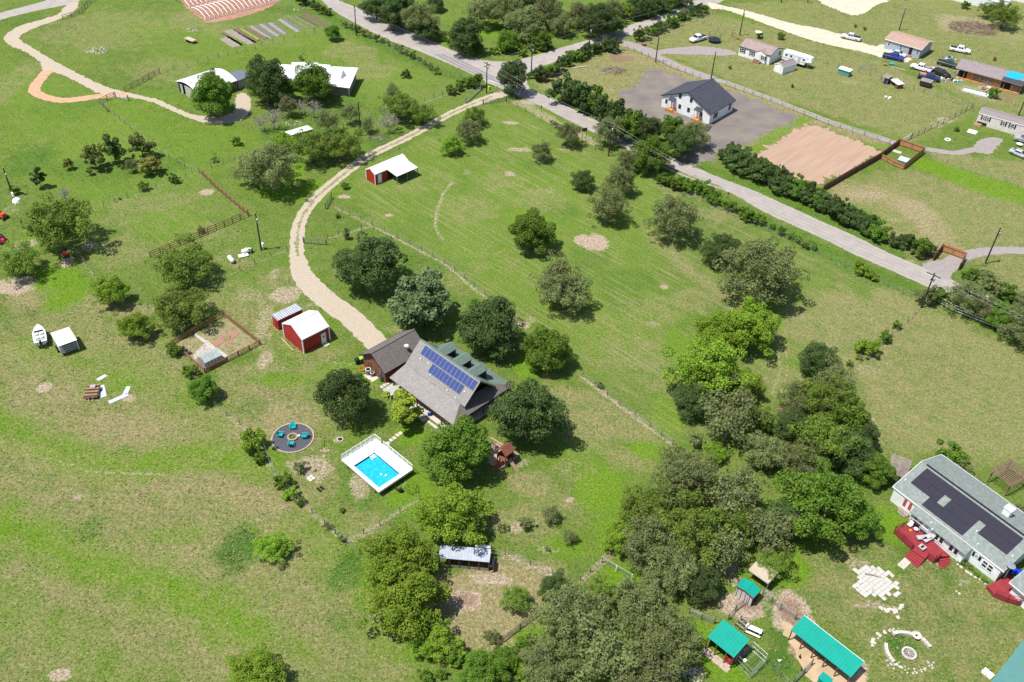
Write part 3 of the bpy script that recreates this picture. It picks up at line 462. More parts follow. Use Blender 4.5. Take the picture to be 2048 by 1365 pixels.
def leaf_mesh(name, g, p, d, R, size, m, kk=None, long=1.5):
    n = len(p); nn = d*.75+g.normal(size=(n, 3))*.55; nn[:, 2] += .35; nn /= np.linalg.norm(nn, axis=1)[:, None]
    a = np.cross(nn, g.normal(size=(n, 3))); a /= np.linalg.norm(a, axis=1)[:, None]; b = np.cross(nn, a)
    s = size*g.uniform(.55, 1.35, n)[:, None]; P0 = p*R; fold = nn*s*g.uniform(-.35, .1, n)[:, None]
    v = np.stack([P0-a*s*long*.5, P0-b*s*.5+fold*.5, P0+a*s*long*.5+fold, P0+b*s*.5+fold*.3], 1).reshape(-1, 3)
    me = bpy.data.meshes.new(name); me.vertices.add(4*n); me.vertices.foreach_set('co', v.astype(np.float32).ravel()); me.loops.add(4*n); me.loops.foreach_set('vertex_index', np.arange(4*n, dtype=np.int32))
    me.polygons.add(n); me.polygons.foreach_set('loop_start', np.arange(0, 4*n, 4, dtype=np.int32)); me.update(calc_edges=True)
    t = g.uniform(0, 1, n)
    if kk is not None: t = np.clip(t*.55+.45*np.random.default_rng(5).uniform(0, 1, kk.max()+1)[kk], 0, 1)
    at = me.attributes.new('leaf', 'FLOAT', 'POINT'); at.data.foreach_set('value', np.repeat(t, 4).astype(np.float32)); me.materials.append(m); return me
def wood_mesh(name, g, C, R, flat, base, rad, m, limbs=8, twigs=0, twl=.3):
    mb = MB(); top = (g.normal()*.04*R, g.normal()*.04*R, -base*.55)
    mb.tube([(0, 0, -base), (g.normal()*.03*R, g.normal()*.03*R, -base*.8), top], [rad*1.35, rad, rad*.8], 8)
    idx = g.permutation(len(C)-1)[:limbs]
    for i in idx:
        e = C[i]*R*.96; m1 = Vector(top).lerp(Vector(e), .5)+Vector((g.normal()*.06*R, g.normal()*.06*R, .08*R)); mb.tube([top, m1, tuple(e)], [rad*.55, rad*.32, rad*.1], 5, False)
        for _ in range(twigs):
            s = Vector(m1).lerp(Vector(e), g.uniform(.1, .95)); dr = Vector(e).normalized()*.7+Vector(g.normal(size=3))*.7; t2 = s+dr.normalized()*R*twl*g.uniform(.5, 1.2)
            mb.tube([s, s.lerp(t2, .5)+Vector(g.normal(size=3))*R*.03, t2], [rad*.16, rad*.1, rad*.04], 3, False)
    return mb.mesh(name, m, True)
PROTO = {}
def make_proto(key, seed, R, n, size, lm, lobes, flat, base, wood, limbs=8, twigs=0, rough=1., trunk=.045, long=1.5, wl=.3, lr=(.17, .34)):
    g = np.random.default_rng(seed); p, d, C, Rr, k = crown_pts(g, n, lobes, flat, rough, lr)
    PROTO[key] = (R, leaf_mesh('crown', g, p, d, R, size, LM[lm], k, long), wood_mesh('trunk', g, C, R, flat, base*R, trunk*R, wood, limbs, twigs, wl), base, flat)
for i in range(3):
    make_proto(f'dark{i}', 10+i, 6, 21500, .235, 'dark', 96, .86, .90, bark, 8, 0, .6, .045, 1.5, .3, (.13, .28))
    make_proto(f'mid{i}', 20+i, 5.5, 19000, .235, 'mid', 84, .86, .88, bark, 8, 0, .6, .045, 1.5, .3, (.13, .29))
    make_proto(f'lime{i}', 30+i, 5.5, 15500, .225, 'lime', 90, .78, .86, bark, 10, 4, .9, .045, 1.5, .3, (.12, .27))
    make_proto(f'mesq{i}', 80+i, 6, 10500, .235, 'mesq', 90, .58, .80, bark, 14, 6, 1.4, .045, 1.6, .3, (.12, .25))
    make_proto(f'olive{i}', 40+i, 6, 13000, .205, 'olive', 120, .84, .90, greybark, 20, 7, .9, .036, 1.9, .32, (.11, .24))
    make_proto(f'bush{i}', 50+i, 2, 2600, .21, 'mid', 20, .85, .75, bark, 5)
    make_proto(f'dbush{i}', 60+i, 2.2, 3000, .21, 'dark', 26, 1.0, .8, bark, 5)
for i in range(2):
    make_proto(f'lbush{i}', 70+i, 2, 2600, .2, 'lime', 20, .8, .7, bark, 5)
    make_proto(f'obush{i}', 75+i, 2.2, 2100, .19, 'olive', 20, .95, .95, greybark, 9, 6, 1.2)
    make_proto(f'thin{i}', 78+i+10, 4.5, 4200, .24, 'olive', 60, .90, 1.0, whitebark, 20, 8, 1.2, .038, 1.6, .34)
    make_proto(f'bare{i}', 95+i, 4, 160, .2, 'bare', 40, .95, 1.1, whitebark, 24, 9, 1.1, .05, 2.2, .36)
make_proto('silver0', 101, 5.5, 13500, .34, 'silver', 84, .88, .88, bark, 8, 0, .6, .045, 1.5, .3, (.13, .28)); make_proto('loquat0', 103, 3.6, 4600, .33, 'loquat', 15, .8, .95, bark, 8, 2, 1.5)
def conifer(key, seed, R, hh, n, lm):
    g = np.random.default_rng(seed); z = g.uniform(0, 1, n); lay = np.clip(z+g.normal(size=n)*.03, 0, 1); rad = np.sqrt(np.clip(1-((lay-.3)/.72)**2, .01, 1))*.9; ang = g.uniform(0, 6.283, n)
    bo = .75+.25*np.sin(ang*5+lay*31); r = rad*bo*g.uniform(.25, 1, n)**.5; kb = .8+.2*np.sin(lay*17+ang*3); p = np.stack([r*kb*np.cos(ang), r*kb*np.sin(ang), (lay-.5)*2*hh], 1); d = np.stack([np.cos(ang), np.sin(ang), .6+0*ang], 1)
    C = np.stack([np.cos(np.arange(9)*2.4)*.5, np.sin(np.arange(9)*2.4)*.5, np.linspace(-.6, .8, 9)*hh], 1); wm = MB(); wm.tube([(0, 0, -hh*1.25*R), (0, 0, hh*.95*R)], [R*.07, R*.012], 6)
    for c in C: wm.tube([(0, 0, c[2]*R-.2*R), tuple(c*R)], [R*.025, R*.008], 4, False)
    PROTO[key] = (R, leaf_mesh('crown', g, p, d, R, .2, LM[lm], None, 1.9), wm.mesh('trunk', bark, True), 1.25*hh, hh)
make_proto('pine0', 111, 2.2, 3000, .2, 'pine', 30, 1.2, 1.12, bark, 8, 2, 1., .05, 1.9, .3, (.16, .34)); make_proto('pine1', 112, 2.2, 3000, .2, 'dark', 30, 1.3, 1.2, bark, 8, 2, 1., .05, 1.9, .3, (.16, .34)); make_proto('rust0', 113, 2.2, 3000, .2, 'rust', 30, 1.1, 1.05, bark, 8, 2, 1., .05, 1.9, .3, (.16, .34)); conifer('fir0', 114, 1., 1.3, 700, 'dark')
TCOUNT = [0]
def tree(kind, x, y, wpx, label, name='tree', cat='tree', group=None, hf=1., sq=1., tilt=0):
    """a crown seen centred at photo point (x, y), wpx photo pixels across"""
    R, cm, wm, base, flat = PROTO[kind]; TCOUNT[0] += 1; g = random.Random(TCOUNT[0]*31+int(x))
    zc = 3.; r = 3.
    for _ in range(6): r = wpx/2/scale_at(x, y, zc); zc = r*base*hf
    p = P(x, y, zc); s = r/R*1.0
    t = thing(name, label, cat, (p[0], p[1], 0), g.uniform(0, 6.283), group); t.scale = (s*g.uniform(.95, 1.05)*sq, s*g.uniform(.95, 1.05), s*hf)
    link('crown', cm, t, (0, 0, base*R)); link('trunk', wm, t, (0, 0, base*R)); return t
T = tree
# home property
T('dark0', 742, 527, 136, 'dark green oak inside the bend of the drive, left of the silvery tree', 'oak_tree')
T('silver0', 846, 606, 136, 'round silvery green tree with pale leaf tips beside the drive', 'silver_leaved_tree')
T('dark1', 979, 655, 134, 'dark green round tree behind the ranch house, right of the silvery tree', 'oak_tree')
T('mid0', 1096, 698, 106, 'rich green dense round tree behind the ranch house gable', 'shade_tree', hf=.95)
T('dark2', 1054, 828, 156, 'large dark green round tree right of the ranch house gable end', 'shade_tree', hf=1.)
T('dark0', 688, 790, 112, 'very dark tall evergreen oak between the ranch house and the fire pit', 'oak_tree', hf=1.25)
T('loquat0', 804, 820, 88, 'yellow green small tree on the lawn before the ranch house porch', 'loquat_tree')
T('mid1', 917, 903, 148, 'mid green broad tree between the pool and the playhouse', 'shade_tree')
T('lime0', 905, 1030, 150, 'yellow green tree between the pool and the metal coop', 'hackberry_tree')
T('lime1', 800, 1118, 150, 'light green spreading tree left of the metal coop, upper of two', 'hackberry_tree')
T('lime2', 810, 1200, 175, 'light green spreading tree below the metal coop, lower of two', 'hackberry_tree', hf=.9)
T('lime0', 868, 1278, 92, 'light green bush at the foot of the spreading hackberries', 'hackberry_tree', hf=.8)
T('mesq0', 1032, 1196, 66, 'small loose grey green tree in the bare pen right of the metal coop', 'mesquite_tree')
T('lime0', 545, 1092, 76, 'bright green bush standing in the lower left pasture', 'pasture_bush', hf=.8)
T('lime1', 514, 1345, 118, 'bright green bush at the bottom edge of the lower left pasture', 'pasture_bush', hf=.8)
T('mid0', 407, 778, 66, 'green tree just below the fenced garden with the greenhouse', 'yard_tree')
T('bush0', 379, 742, 32, 'small green bush at the lower left fence of the greenhouse garden', 'bush', 'bush')
T('lbush0', 506, 883, 54, 'green bush just left of the round fire pit, upper of two', 'bush', 'bush', hf=1.3)
T('bush1', 521, 917, 32, 'small green bush just left of the round fire pit, lower of two', 'bush', 'bush')
T('lime2', 220, 583, 76, 'bright green tree at the corner of the fence below the grass paddock', 'yard_tree')
T('mesq1', 113, 450, 142, 'big spreading olive green mesquite by the left end of the paddock fence', 'mesquite_tree', hf=1.1)
T('mesq2', 40, 522, 92, 'spreading mesquite at the left edge beside the red mower', 'mesquite_tree')
T('mesq0', 366, 530, 116, 'open yellow green mesquite with bare soil under it, left of the white tank', 'mesquite_tree')
T('lime0', 270, 652, 72, 'yellow green tree left of the greenhouse garden', 'hackberry_tree')
T('mesq1', 356, 618, 116, 'wide yellow green mesquite above the greenhouse garden fence', 'mesquite_tree', hf=.9)
T('bush2', 350, 700, 36, 'green bush against the upper left garden fence', 'bush', 'bush')
T('olive0', 545, 335, 120, 'large dark olive tree casting shade left of the long drive', 'elm_tree', hf=1.05)
T('thin0', 495, 345, 60, 'thin grey green tree at the left side of the large olive tree', 'elm_tree')
T('mesq2', 622, 292, 92, 'olive green mesquite below the small white roofed shack, left of a twin', 'mesquite_tree')
T('mesq0', 683, 290, 86, 'olive green mesquite below the small white roofed shack, right of a twin', 'mesquite_tree')
T('lime1', 570, 285, 50, 'green tree touching the top of the large olive tree', 'hackberry_tree')
T('mid1', 428, 192, 92, 'green tree in front of the curved white metal roof', 'pecan_tree', hf=1.15)
T('mid0', 424, 168, 46, 'darker green tree top over the curved white metal roof', 'pecan_tree', hf=1.5)
T('dark1', 533, 163, 96, 'tall dark green tree between the two white metal roofs', 'pecan_tree', hf=1.15)
T('mesq1', 520, 180, 50, 'thin stemmed pale green tree at the end of the caliche turnaround', 'pecan_tree', hf=1.5)
T('mid2', 626, 168, 84, 'round dark green tree in front of the long white farmhouse roof', 'pecan_tree', hf=1.1)
T('mid1', 563, 178, 60, 'dark green tree left of the long white farmhouse', 'pecan_tree', hf=1.1)
for k, x, y, wd, lb in [('bare0', 545, 232, 52, 'bare grey tree left of the small white roofed shack'), ('bare1', 520, 240, 44, 'leaning bare tree leftmost in the row of grey trees'), ('thin1', 575, 212, 44, 'thin grey green tree directly above the small shack'),
                    ('bare1', 600, 208, 40, 'dead twisted tree just below the round dark tree at the farmhouse'), ('bare0', 626, 212, 44, 'bare forked tree to the right above the small shack'), ('thin0', 655, 243, 52, 'thin grey green tree right of the small shack'),
                    ('thin1', 700, 228, 42, 'thin grey green tree just left of the pole by the farmhouse'), ('bare1', 776, 238, 54, 'leafless pale grey tree standing beside the long drive'), ('thin0', 785, 185, 34, 'thin grey tree at the top of the yellow olive thicket'), ('thin1', 735, 250, 34, 'thin tree just right of the pole by the farmhouse'), ('bare0', 126, 384, 38, 'leafless round grey tree right of the leftmost power pole')]:
    T(k, x, y, wd, lb, 'bare_tree', hf=1.1)
T('mesq2', 800, 212, 86, 'yellow olive mesquite behind the leafless grey tree', 'mesquite_tree', hf=.9)
T('mesq1', 845, 228, 56, 'yellow olive mesquite nearest the long drive', 'mesquite_tree')
T('lime0', 903, 290, 44, 'small bright green tree in the hay field beside the long drive', 'yard_tree', hf=1.1)
T('olive1', 938, 262, 56, 'grey green tree above the small bright green one', 'elm_tree', hf=1.05)
T('mesq0', 950, 232, 50, 'loose olive tree touching the long drive near its gate', 'mesquite_tree')
T('olive2', 1083, 303, 46, 'small half leafy tree with bare soil around it in the hay field', 'elm_tree')
T('olive0', 1137, 268, 54, 'olive grey tree at the road side of the hay field', 'elm_tree', hf=1.1)
T('olive1', 1218, 262, 60, 'dark olive tree at the road beside the power pole', 'elm_tree', hf=1.2)
T('dark2', 1167, 362, 46, 'small dark tree with a dead limb in the middle of the hay field', 'oak_tree')
T('olive2', 1240, 360, 66, 'olive grey tree near the road, upper of two close together', 'elm_tree', hf=1.1)
T('olive0', 1218, 412, 82, 'olive grey tree near the road, lower of two close together', 'elm_tree', hf=1.05)
T('olive1', 1350, 438, 104, 'olive grey tree between the hay field and the road hedge', 'elm_tree', hf=1.05)
T('dark0', 1445, 500, 80, 'dark olive tree joined to the left of the biggest field tree', 'oak_tree', hf=.95)
T('olive2', 1522, 545, 165, 'biggest olive grey tree of the hay field, near the county road', 'elm_tree', hf=.95)
T('mid0', 1063, 465, 104, 'green tree with bare soil at its foot in the middle of the hay field', 'yard_tree', hf=.9)
T('olive0', 1128, 582, 110, 'grey green twiggy tree in the lower middle of the hay field', 'elm_tree', hf=.9)
T('thin1', 1120, 560, 100, 'open bare twigged top growing through the twiggy field tree', 'elm_tree', hf=.95)
# tree belt on the right
for k, x, y, wd, hf, lb in [('lime2', 1500, 655, 126, .95, 'yellow green tree at the upper end of the central tree belt'), ('lime1', 1440, 665, 104, .9, 'bright yellow green tree left of the top of the central belt'), ('lime0', 1415, 735, 150, .95, 'large bright yellow green tree on the left side of the central belt'),
    ('dark1', 1385, 800, 84, 1., 'dark tree below the bright yellow green one in the belt'), ('thin0', 1462, 835, 130, .95, 'grey green open tree in the middle of the central belt'), ('lime2', 1490, 770, 80, .9, 'pale green tree above the open grey tree of the belt'), ('mid2', 1520, 840, 60, .9, 'green tree at the right side of the open grey tree'),
    ('dark0', 1640, 722, 80, 1.05, 'dark tree at the tip of the right hand grove'), ('thin1', 1672, 762, 84, 1., 'twiggy grey tree just below the tip of the right hand grove'), ('mesq1', 1665, 810, 120, 1.3, 'pale green open tree in the upper right hand grove'), ('olive2', 1600, 800, 86, 1., 'grey green tree on the left side of the right hand grove'),
    ('mid0', 1690, 840, 100, .95, 'bright green tree in the middle of the right hand grove'), ('dark2', 1722, 868, 76, 1., 'dark green tree on the right edge of the grove'), ('dark1', 1590, 860, 90, 1., 'dark green tree on the left edge of the grove'), ('mesq2', 1640, 878, 120, 1.3, 'yellow grey open tree in the centre of the grove'),
    ('dark0', 1700, 905, 96, 1., 'dark olive tree above the big green oak of the grove'), ('olive1', 1605, 925, 96, 1., 'brown olive tree in the lower left of the grove'), ('olive0', 1530, 905, 90, 1., 'grey tree between the belt and the grove'), ('mid1', 1752, 940, 74, 1., 'green tree touching the weathered pergola roof'),
    ('olive2', 1372, 958, 146, 1., 'large grey olive tree at the lower left of the belt'), ('lime1', 1432, 905, 50, 1., 'small bright yellow green crown above the large grey olive tree'), ('thin0', 1470, 990, 124, 1., 'grey olive tree right of the large one in the belt'), ('mesq0', 1290, 1020, 116, 1.1, 'pale green grey tree on the lawn side of the belt'),
    ('mid2', 1640, 1010, 176, .95, 'big bright green oak left of the long solar house'), ('mid0', 1715, 1035, 100, .95, 'dark green oak right beside the long solar house'), ('dark2', 1570, 1040, 90, .95, 'green tree left of the big bright green oak'), ('thin1', 1540, 1060, 104, 1., 'olive tree above the small teal roofed coop'),
    ('mesq1', 1400, 1060, 150, 1.2, 'pale yellow green tree in the lower middle of the belt'), ('olive2', 1300, 1090, 130, 1., 'olive grey tree left above the long pipe gate'), ('thin0', 1440, 1100, 110, 1., 'olive grey tree left of the small teal roofed coop'), ('dark1', 1400, 1165, 90, .95, 'dark green tree at the bottom of the belt above the open lawn'),
    ('olive1', 1345, 1140, 120, .95, 'grey olive tree at the lower end of the belt'), ('mid1', 1480, 1055, 80, 1.1, 'green tree in the middle of the lower belt'), ('mesq2', 1548, 1128, 74, 1., 'pale green tree above the wire dog pen'), ('lime2', 1240, 1075, 80, .9, 'light green tree at the left tip of the lower belt'),
    ('olive1', 1150, 1235, 158, .95, 'grey olive tree in the left of the bottom thicket'), ('olive2', 1282, 1215, 130, .95, 'grey olive tree in the upper right of the bottom thicket'), ('olive0', 1340, 1290, 150, .95, 'grey olive tree at the right of the bottom thicket'), ('thin1', 1215, 1310, 150, .95, 'grey olive tree in the middle of the bottom thicket'),
    ('olive2', 1100, 1330, 130, .95, 'grey olive tree at the bottom left of the thicket'), ('mesq1', 1205, 1190, 80, 1.1, 'pale tree beside the long pipe gate'), ('olive0', 1290, 1370, 150, .9, 'grey olive tree cut by the bottom edge'), ('dark2', 1110, 1180, 70, .9, 'darker tree at the top left of the bottom thicket'),
    ('mid1', 965, 1345, 96, .9, 'bright green bush at the bottom edge beside the thicket'), ('mid2', 1010, 1318, 60, .9, 'bright green bush above right of the bottom edge one')]:
    T(k, x, y, wd, lb, {'o': 'elm_tree', 'd': 'oak_tree', 'l': 'hackberry_tree', 'm': 'oak_tree', 't': 'elm_tree'}[k[0]] if k[:4] != 'mesq' else 'mesquite_tree', hf=hf, group=None)
for k, x, y, wd, lb in [('obush0', 985, 1275, 34, 'greyish bush at the lower fence of the bare pen'), ('bush0', 977, 1272, 20, 'tiny green bush at the lower fence of the bare pen'), ('bush1', 850, 1354, 34, 'round green bush at the bottom edge, leftmost of three'), ('bush2', 884, 1348, 26, 'smaller round green bush at the bottom edge, middle of three'),
    ('bush0', 905, 1310, 50, 'green bush below the row of hackberries'), ('obush1', 1390, 880, 40, 'grey bush where the lawn fence meets the belt'), ('bush1', 1902, 912, 62, 'round green shrub behind the long solar house'), ('obush0', 1925, 935, 40, 'pale grey shrub behind the long solar house roof edge'), ('obush1', 1945, 962, 30, 'pale shrub further along the solar house roof edge'), ('obush0', 2040, 1015, 24, 'pale flowering shrub at the right edge behind the solar house'),
    ('lbush1', 1740, 697, 50, 'bright green bush on the right hand pasture fence'), ('bush2', 1771, 673, 30, 'green bush farther up the right hand pasture fence'), ('bush0', 1795, 650, 20, 'small bush near the top of the right hand pasture fence'), ('bush0', 1700, 727, 15, 'tiny bush at the lower end of the pasture fence'), ('lbush0', 1718, 715, 14, 'tiny yellow green bush at the lower end of the pasture fence'),
    ('obush1', 600, 935, 30, 'small twiggy shrub in the sandy bed below the fire pit'), ('obush0', 1050, 1046, 32, 'small shrub casting a dark shadow in the lower orchard'), ('thin0', 1102, 1030, 42, 'leafless twiggy shrub in the lower orchard, upper one'), ('thin1', 1140, 1074, 34, 'leafless twiggy shrub in the lower orchard, lower one'), ('obush1', 1094, 1098, 14, 'tiny sapling in bare soil in the lower orchard'),
    ('bush1', 685, 1021, 14, 'tiny shrub on the lawn below the pool'), ('obush0', 655, 1052, 18, 'twiggy shrub at the pasture fence post'), ('obush1', 682, 1078, 20, 'twiggy shrub at the lower fence corner'), ('bush0', 564, 962, 40, 'green shrub on the fence below the fire pit, upper one'), ('lbush1', 583, 988, 34, 'green shrub on the fence below the fire pit, middle one'), ('bush2', 600, 1005, 22, 'green shrub on the fence below the fire pit, lower one'),
    ('bush1', 1200, 772, 16, 'small bush on the fence right of the dense round tree'), ('bush0', 593, 680, 18, 'potted looking shrub against the red barn wall'), ('fir0', 693, 467, 18, 'small dark conical shrub at the drive fence corner'), ('bush2', 691, 372, 18, 'small bush left below the red shed'), ('bush1', 675, 432, 12, 'tiny bush at the end of the lawn fence'),
    ('bush0', 30, 382, 22, 'bush behind the leftmost power pole'), ('bush1', 346, 358, 26, 'green bush on the paddock top fence, right one'), ('bush2', 288, 373, 24, 'green bush on the paddock top fence, middle one'), ('lbush0', 238, 397, 8, 'tiny round topped sapling on the paddock top fence'), ('bush0', 402, 460, 18, 'sapling growing through the brown rail fence'), ('obush0', 428, 318, 16, 'small sapling left of the large olive tree'), ('bush0', 500, 500, 14, 'low dark bush beside the white propane tank'),
    ('bush1', 474, 282, 24, 'round dark green shrub in the upper left meadow'), ('dbush0', 812, 148, 20, 'young tree on the farmhouse lawn'), ('obush1', 602, 115, 12, 'small tree behind the farmhouse roof'), ('bush2', 1563, 73, 17, 'round green bush behind the mobile home'), ('bush0', 1519, 70, 13, 'small bush beside the satellite dish'), ('lbush1', 1913, 257, 15, 'small yellow tree in front of the long mobile home'), ('bush1', 1989, 186, 26, 'round green bush beside the metal sheets'),
    ('bush2', 1711, 52, 7, 'tiny bush above the sandy lane, left of two'), ('bush0', 1730, 58, 8, 'tiny bush above the sandy lane, right of two'), ('mesq0', 2012, 32, 60, 'pale green tree in the top right corner'), ('mesq2', 1980, 20, 40, 'pale green shrub left of the top right tree'), ('bush0', 1932, 10, 18, 'green bush beside the white barn at the top edge'), ('bush1', 1460, 135, 8, 'sapling in front of the mobile home'), ('bush2', 1585, 172, 8, 'sapling on the far lawn before the trailer')]:
    T(k, x, y, wd, lb, 'shrub', 'shrub')
T('mid1', 666, 66, 33, 'lone round tree on the lawn above the farmhouse', 'yard_tree', hf=1.1)
T('dark1', 1026, 155, 68, 'dark oak standing at the road junction', 'oak_tree', hf=1.15)
# conifers upper left
for k, x, y, wd, hf, lb in [('pine0', 187, 314, 50, 1, 'yellowish young pine, leftmost of the cluster'), ('pine1', 226, 302, 50, 1.05, 'taller dark young pine in the middle of the cluster'), ('pine0', 281, 292, 52, .95, 'loose young pine at the right of the cluster'), ('rust0', 296, 332, 48, .8, 'yellow brown bushy pine lowest in the cluster'), ('rust0', 134, 328, 22, 1.2, 'thin young pine left of the cluster'), ('pine1', 77, 358, 34, 1.1, 'lone young pine right above the leftmost power pole'), ('thin0', 262, 332, 30, 1, 'bare twiggy shrub between the young pines')]:
    T(k, x, y, wd, lb, 'pine_tree', hf=hf)
# woods at the top
for j, (k, x, y, wd, hf) in enumerate([('dark0', 752, 12, 60, 1), ('dark1', 800, 22, 80, 1), ('olive0', 838, 38, 84, 1), ('dark2', 785, 38, 60, .9), ('dark0', 855, 62, 50, .9), ('dark1', 930, 72, 76, 1.1), ('olive1', 965, 25, 70, 1), ('olive0', 1010, 22, 80, 1), ('olive2', 1050, 48, 84, 1), ('dark2', 1040, 12, 80, 1), ('mid0', 1016, 82, 46, 1.1),
        ('olive1', 1090, 22, 76, 1), ('olive0', 1125, 50, 50, 1), ('olive2', 1160, 30, 60, 1), ('dark0', 1200, 40, 76, 1), ('olive1', 1225, 22, 56, 1), ('lime0', 1248, 20, 36, 1), ('dark1', 1275, 10, 50, 1), ('mid2', 1230, 52, 44, 1), ('dark2', 1320, 5, 44, 1), ('dark0', 1350, -4, 40, 1), ('mid1', 955, 95, 30, .8), ('olive2', 1075, -10, 80, 1), ('dark1', 870, 5, 40, 1), ('dark1', 1298, 18, 40, 1), ('mid0', 1085, 78, 46, 1)]):
    T(k, x, y, wd, f'{["dark green", "grey olive", "mid green", "bright green"][["d", "o", "m", "l"].index(k[0])]} woodland tree behind the side road, {ORD[j]} from the bend of the county road', 'woodland_tree', 'tree', 'woodland trees beyond the junction', hf)
# hedges: every bush its own thing
def hedge(kinds, pts, step, wpx, what, frm, group, jit=4, name='hedge_bush', hf=(.85, 1.25), z=1.):
    q = [np.array(p, float) for p in pts]; d = [0]
    for a, b in zip(q[:-1], q[1:]): d.append(d[-1]+np.linalg.norm(b-a))
    n = max(1, int(d[-1]/step)); g = random.Random(int(pts[0][0])); c = 0
    for i in range(n+1):
        t = d[-1]*i/n; x = np.interp(t, d, [p[0] for p in q]); y = np.interp(t, d, [p[1] for p in q]); k = g.choice(kinds)
        T(k, x+g.uniform(-jit, jit), y+g.uniform(-jit, jit)*.7, wpx*g.uniform(.8, 1.25), f'{what}, {ORD[i]} from {frm}', name, 'bush', group, g.uniform(*hf))
D3 = ['dbush0', 'dbush1', 'dbush2', 'dbush0', 'bush1']; B3 = ['bush0', 'bush1', 'bush2']
hedge(D3, [(1128, 180), (1160, 190), (1195, 212), (1230, 235), (1262, 255)], 17, 46, 'tall dark hedge bush between road and gravel yard', 'the junction end', 'tall hedge along the gravel yard', 5, hf=(1.15, 1.6))
hedge(D3, [(1140, 172), (1175, 192), (1215, 222), (1290, 245)], 26, 34, 'dark hedge bush in the row nearest the gravel yard', 'the junction end', 'inner hedge along the gravel yard', 5)
T('mid2', 1302, 312, 84, 'bright green roadside tree overhanging the county road', 'roadside_tree', hf=.95); T('olive0', 1388, 268, 66, 'olive tree with feathery top beside the gravel yard entrance', 'roadside_tree'); T('mid0', 1345, 255, 50, 'green tree left of the feathery one beside the gravel yard', 'roadside_tree', hf=1.1); T('dark1', 1300, 262, 60, 'dark tree in the hedge opposite the white barn house', 'roadside_tree', hf=1.1); T('dark2', 1360, 290, 66, 'dark tree beside the gravel yard entrance', 'roadside_tree'); T('olive1', 1255, 322, 50, 'olive tree left of the bright roadside tree', 'roadside_tree')
hedge(D3, [(1452, 308), (1500, 335), (1560, 365), (1620, 398), (1680, 425), (1740, 455), (1765, 468)], 13.5, 40, 'dark clipped hedge bush along the county road', 'the gravel yard entrance', 'long hedge along the county road', 4, hf=(.85, 1.1))
hedge(D3, [(1465, 300), (1560, 350), (1640, 392), (1750, 450)], 24, 30, 'dark bush on the field side of the road hedge', 'the gravel yard entrance', 'field side of the road hedge', 4)
hedge(D3, [(1793, 478), (1822, 485), (1850, 500), (1862, 500)], 16, 40, 'dark bush in the short hedge piece', 'the gap, towards the wooden gate', 'short hedge before the wooden gate', 3, hf=(1, 1.2))
hedge(B3+['lbush0'], [(1325, 356), (1360, 372), (1395, 368), (1430, 398), (1470, 415), (1520, 440)], 13, 26, 'green bush on the field side of the county road', 'the bright roadside tree', 'bushes along the hay field fence', 4)
hedge(B3+['obush0'], [(1547, 455), (1580, 474), (1600, 486), (1630, 495)], 17, 18, 'small bush in the road ditch', 'the end of the bush row', 'small ditch bushes', 3)
hedge(['lbush0', 'lbush1', 'bush0'], [(1722, 537), (1745, 550)], 14, 26, 'bright green ditch bush before the pasture corner', 'the long hedge side', 'bright ditch bushes', 2)
hedge(['bush0', 'dbush1', 'obush0', 'bush2'], [(1855, 592), (1885, 590)], 15, 34, 'green bush behind the leaning power pole', 'the pole', 'bushes behind the corner pole', 2)
T('olive1', 1935, 592, 80, 'olive tree over the white rail fence at the right edge', 'roadside_tree'); T('olive0', 1975, 618, 64, 'thin grey tree beside the white rail fence', 'roadside_tree'); T('mid1', 2008, 634, 66, 'green tree by the white rail fence near the right edge', 'roadside_tree'); T('olive2', 2050, 650, 92, 'olive tree by the road at the right edge', 'roadside_tree')
hedge(['bush0', 'dbush1', 'bush2', 'obush1'], [(1940, 552), (1965, 555), (1990, 572), (2020, 590), (2045, 600)], 15, 34, 'green bush across the road below the wooden gate', 'the gate', 'bushes below the wooden gate', 4)
hedge(D3+['bush2'], [(1072, 150), (1100, 140), (1135, 118), (1165, 104), (1195, 94), (1225, 92)], 12.5, 27, 'green bush along the side road', 'the junction', 'hedge along the side road', 3)
hedge(['dbush1', 'bush1', 'obush0'], [(1278, 72), (1300, 62), (1330, 48), (1355, 40), (1385, 22), (1410, 18)], 12.5, 24, 'dark bush along the upper side road', 'the gravel lane', 'upper hedge along the side road', 3)
hedge(['mid0', 'dbush1', 'dark2'], [(1270, 30), (1300, 22), (1340, 10), (1375, 0)], 16, 26, 'dense dark bush on the woods side of the side road', 'the woods', 'woods side hedge', 2)
hedge(D3, [(600, -2), (620, 5), (640, 16), (655, 24)], 12, 22, 'dark bush beside the county road above the vegetable beds', 'the top edge', 'bushes above the vegetable beds', 2)
hedge(['obush0', 'obush1', 'bush1'], [(690, 48), (735, 68), (790, 92), (840, 118), (872, 140)], 13.5, 14, 'sapling in the orchard row along the county road', 'the vegetable beds', 'row of saplings along the road', 1, 'sapling')
hedge(B3, [(905, 180), (925, 168), (948, 163)], 14, 26, 'green bush by the entrance gate of the long drive', 'the farmhouse lawn', 'bushes by the entrance gate', 2)
hedge(['bush0', 'lbush0', 'obush0', 'mid1'], [(1045, 105), (1075, 98), (1100, 90), (1030, 100), (985, 100)], 18, 16, 'low bush at the edge of the woods by the side road', 'the junction', 'low bushes at the woods edge', 3)
hedge(['bush0', 'lbush1', 'obush0'], [(885, 75), (905, 90), (940, 105)], 18, 20, 'low bush beside the county road bend', 'the top edge', 'low bushes at the road bend', 3)
hedge(['obush0', 'bush0'], [(1105, 245), (1112, 250)], 8, 12, 'small dark bush on the roadside bank', 'the junction', 'small bank bushes', 1)
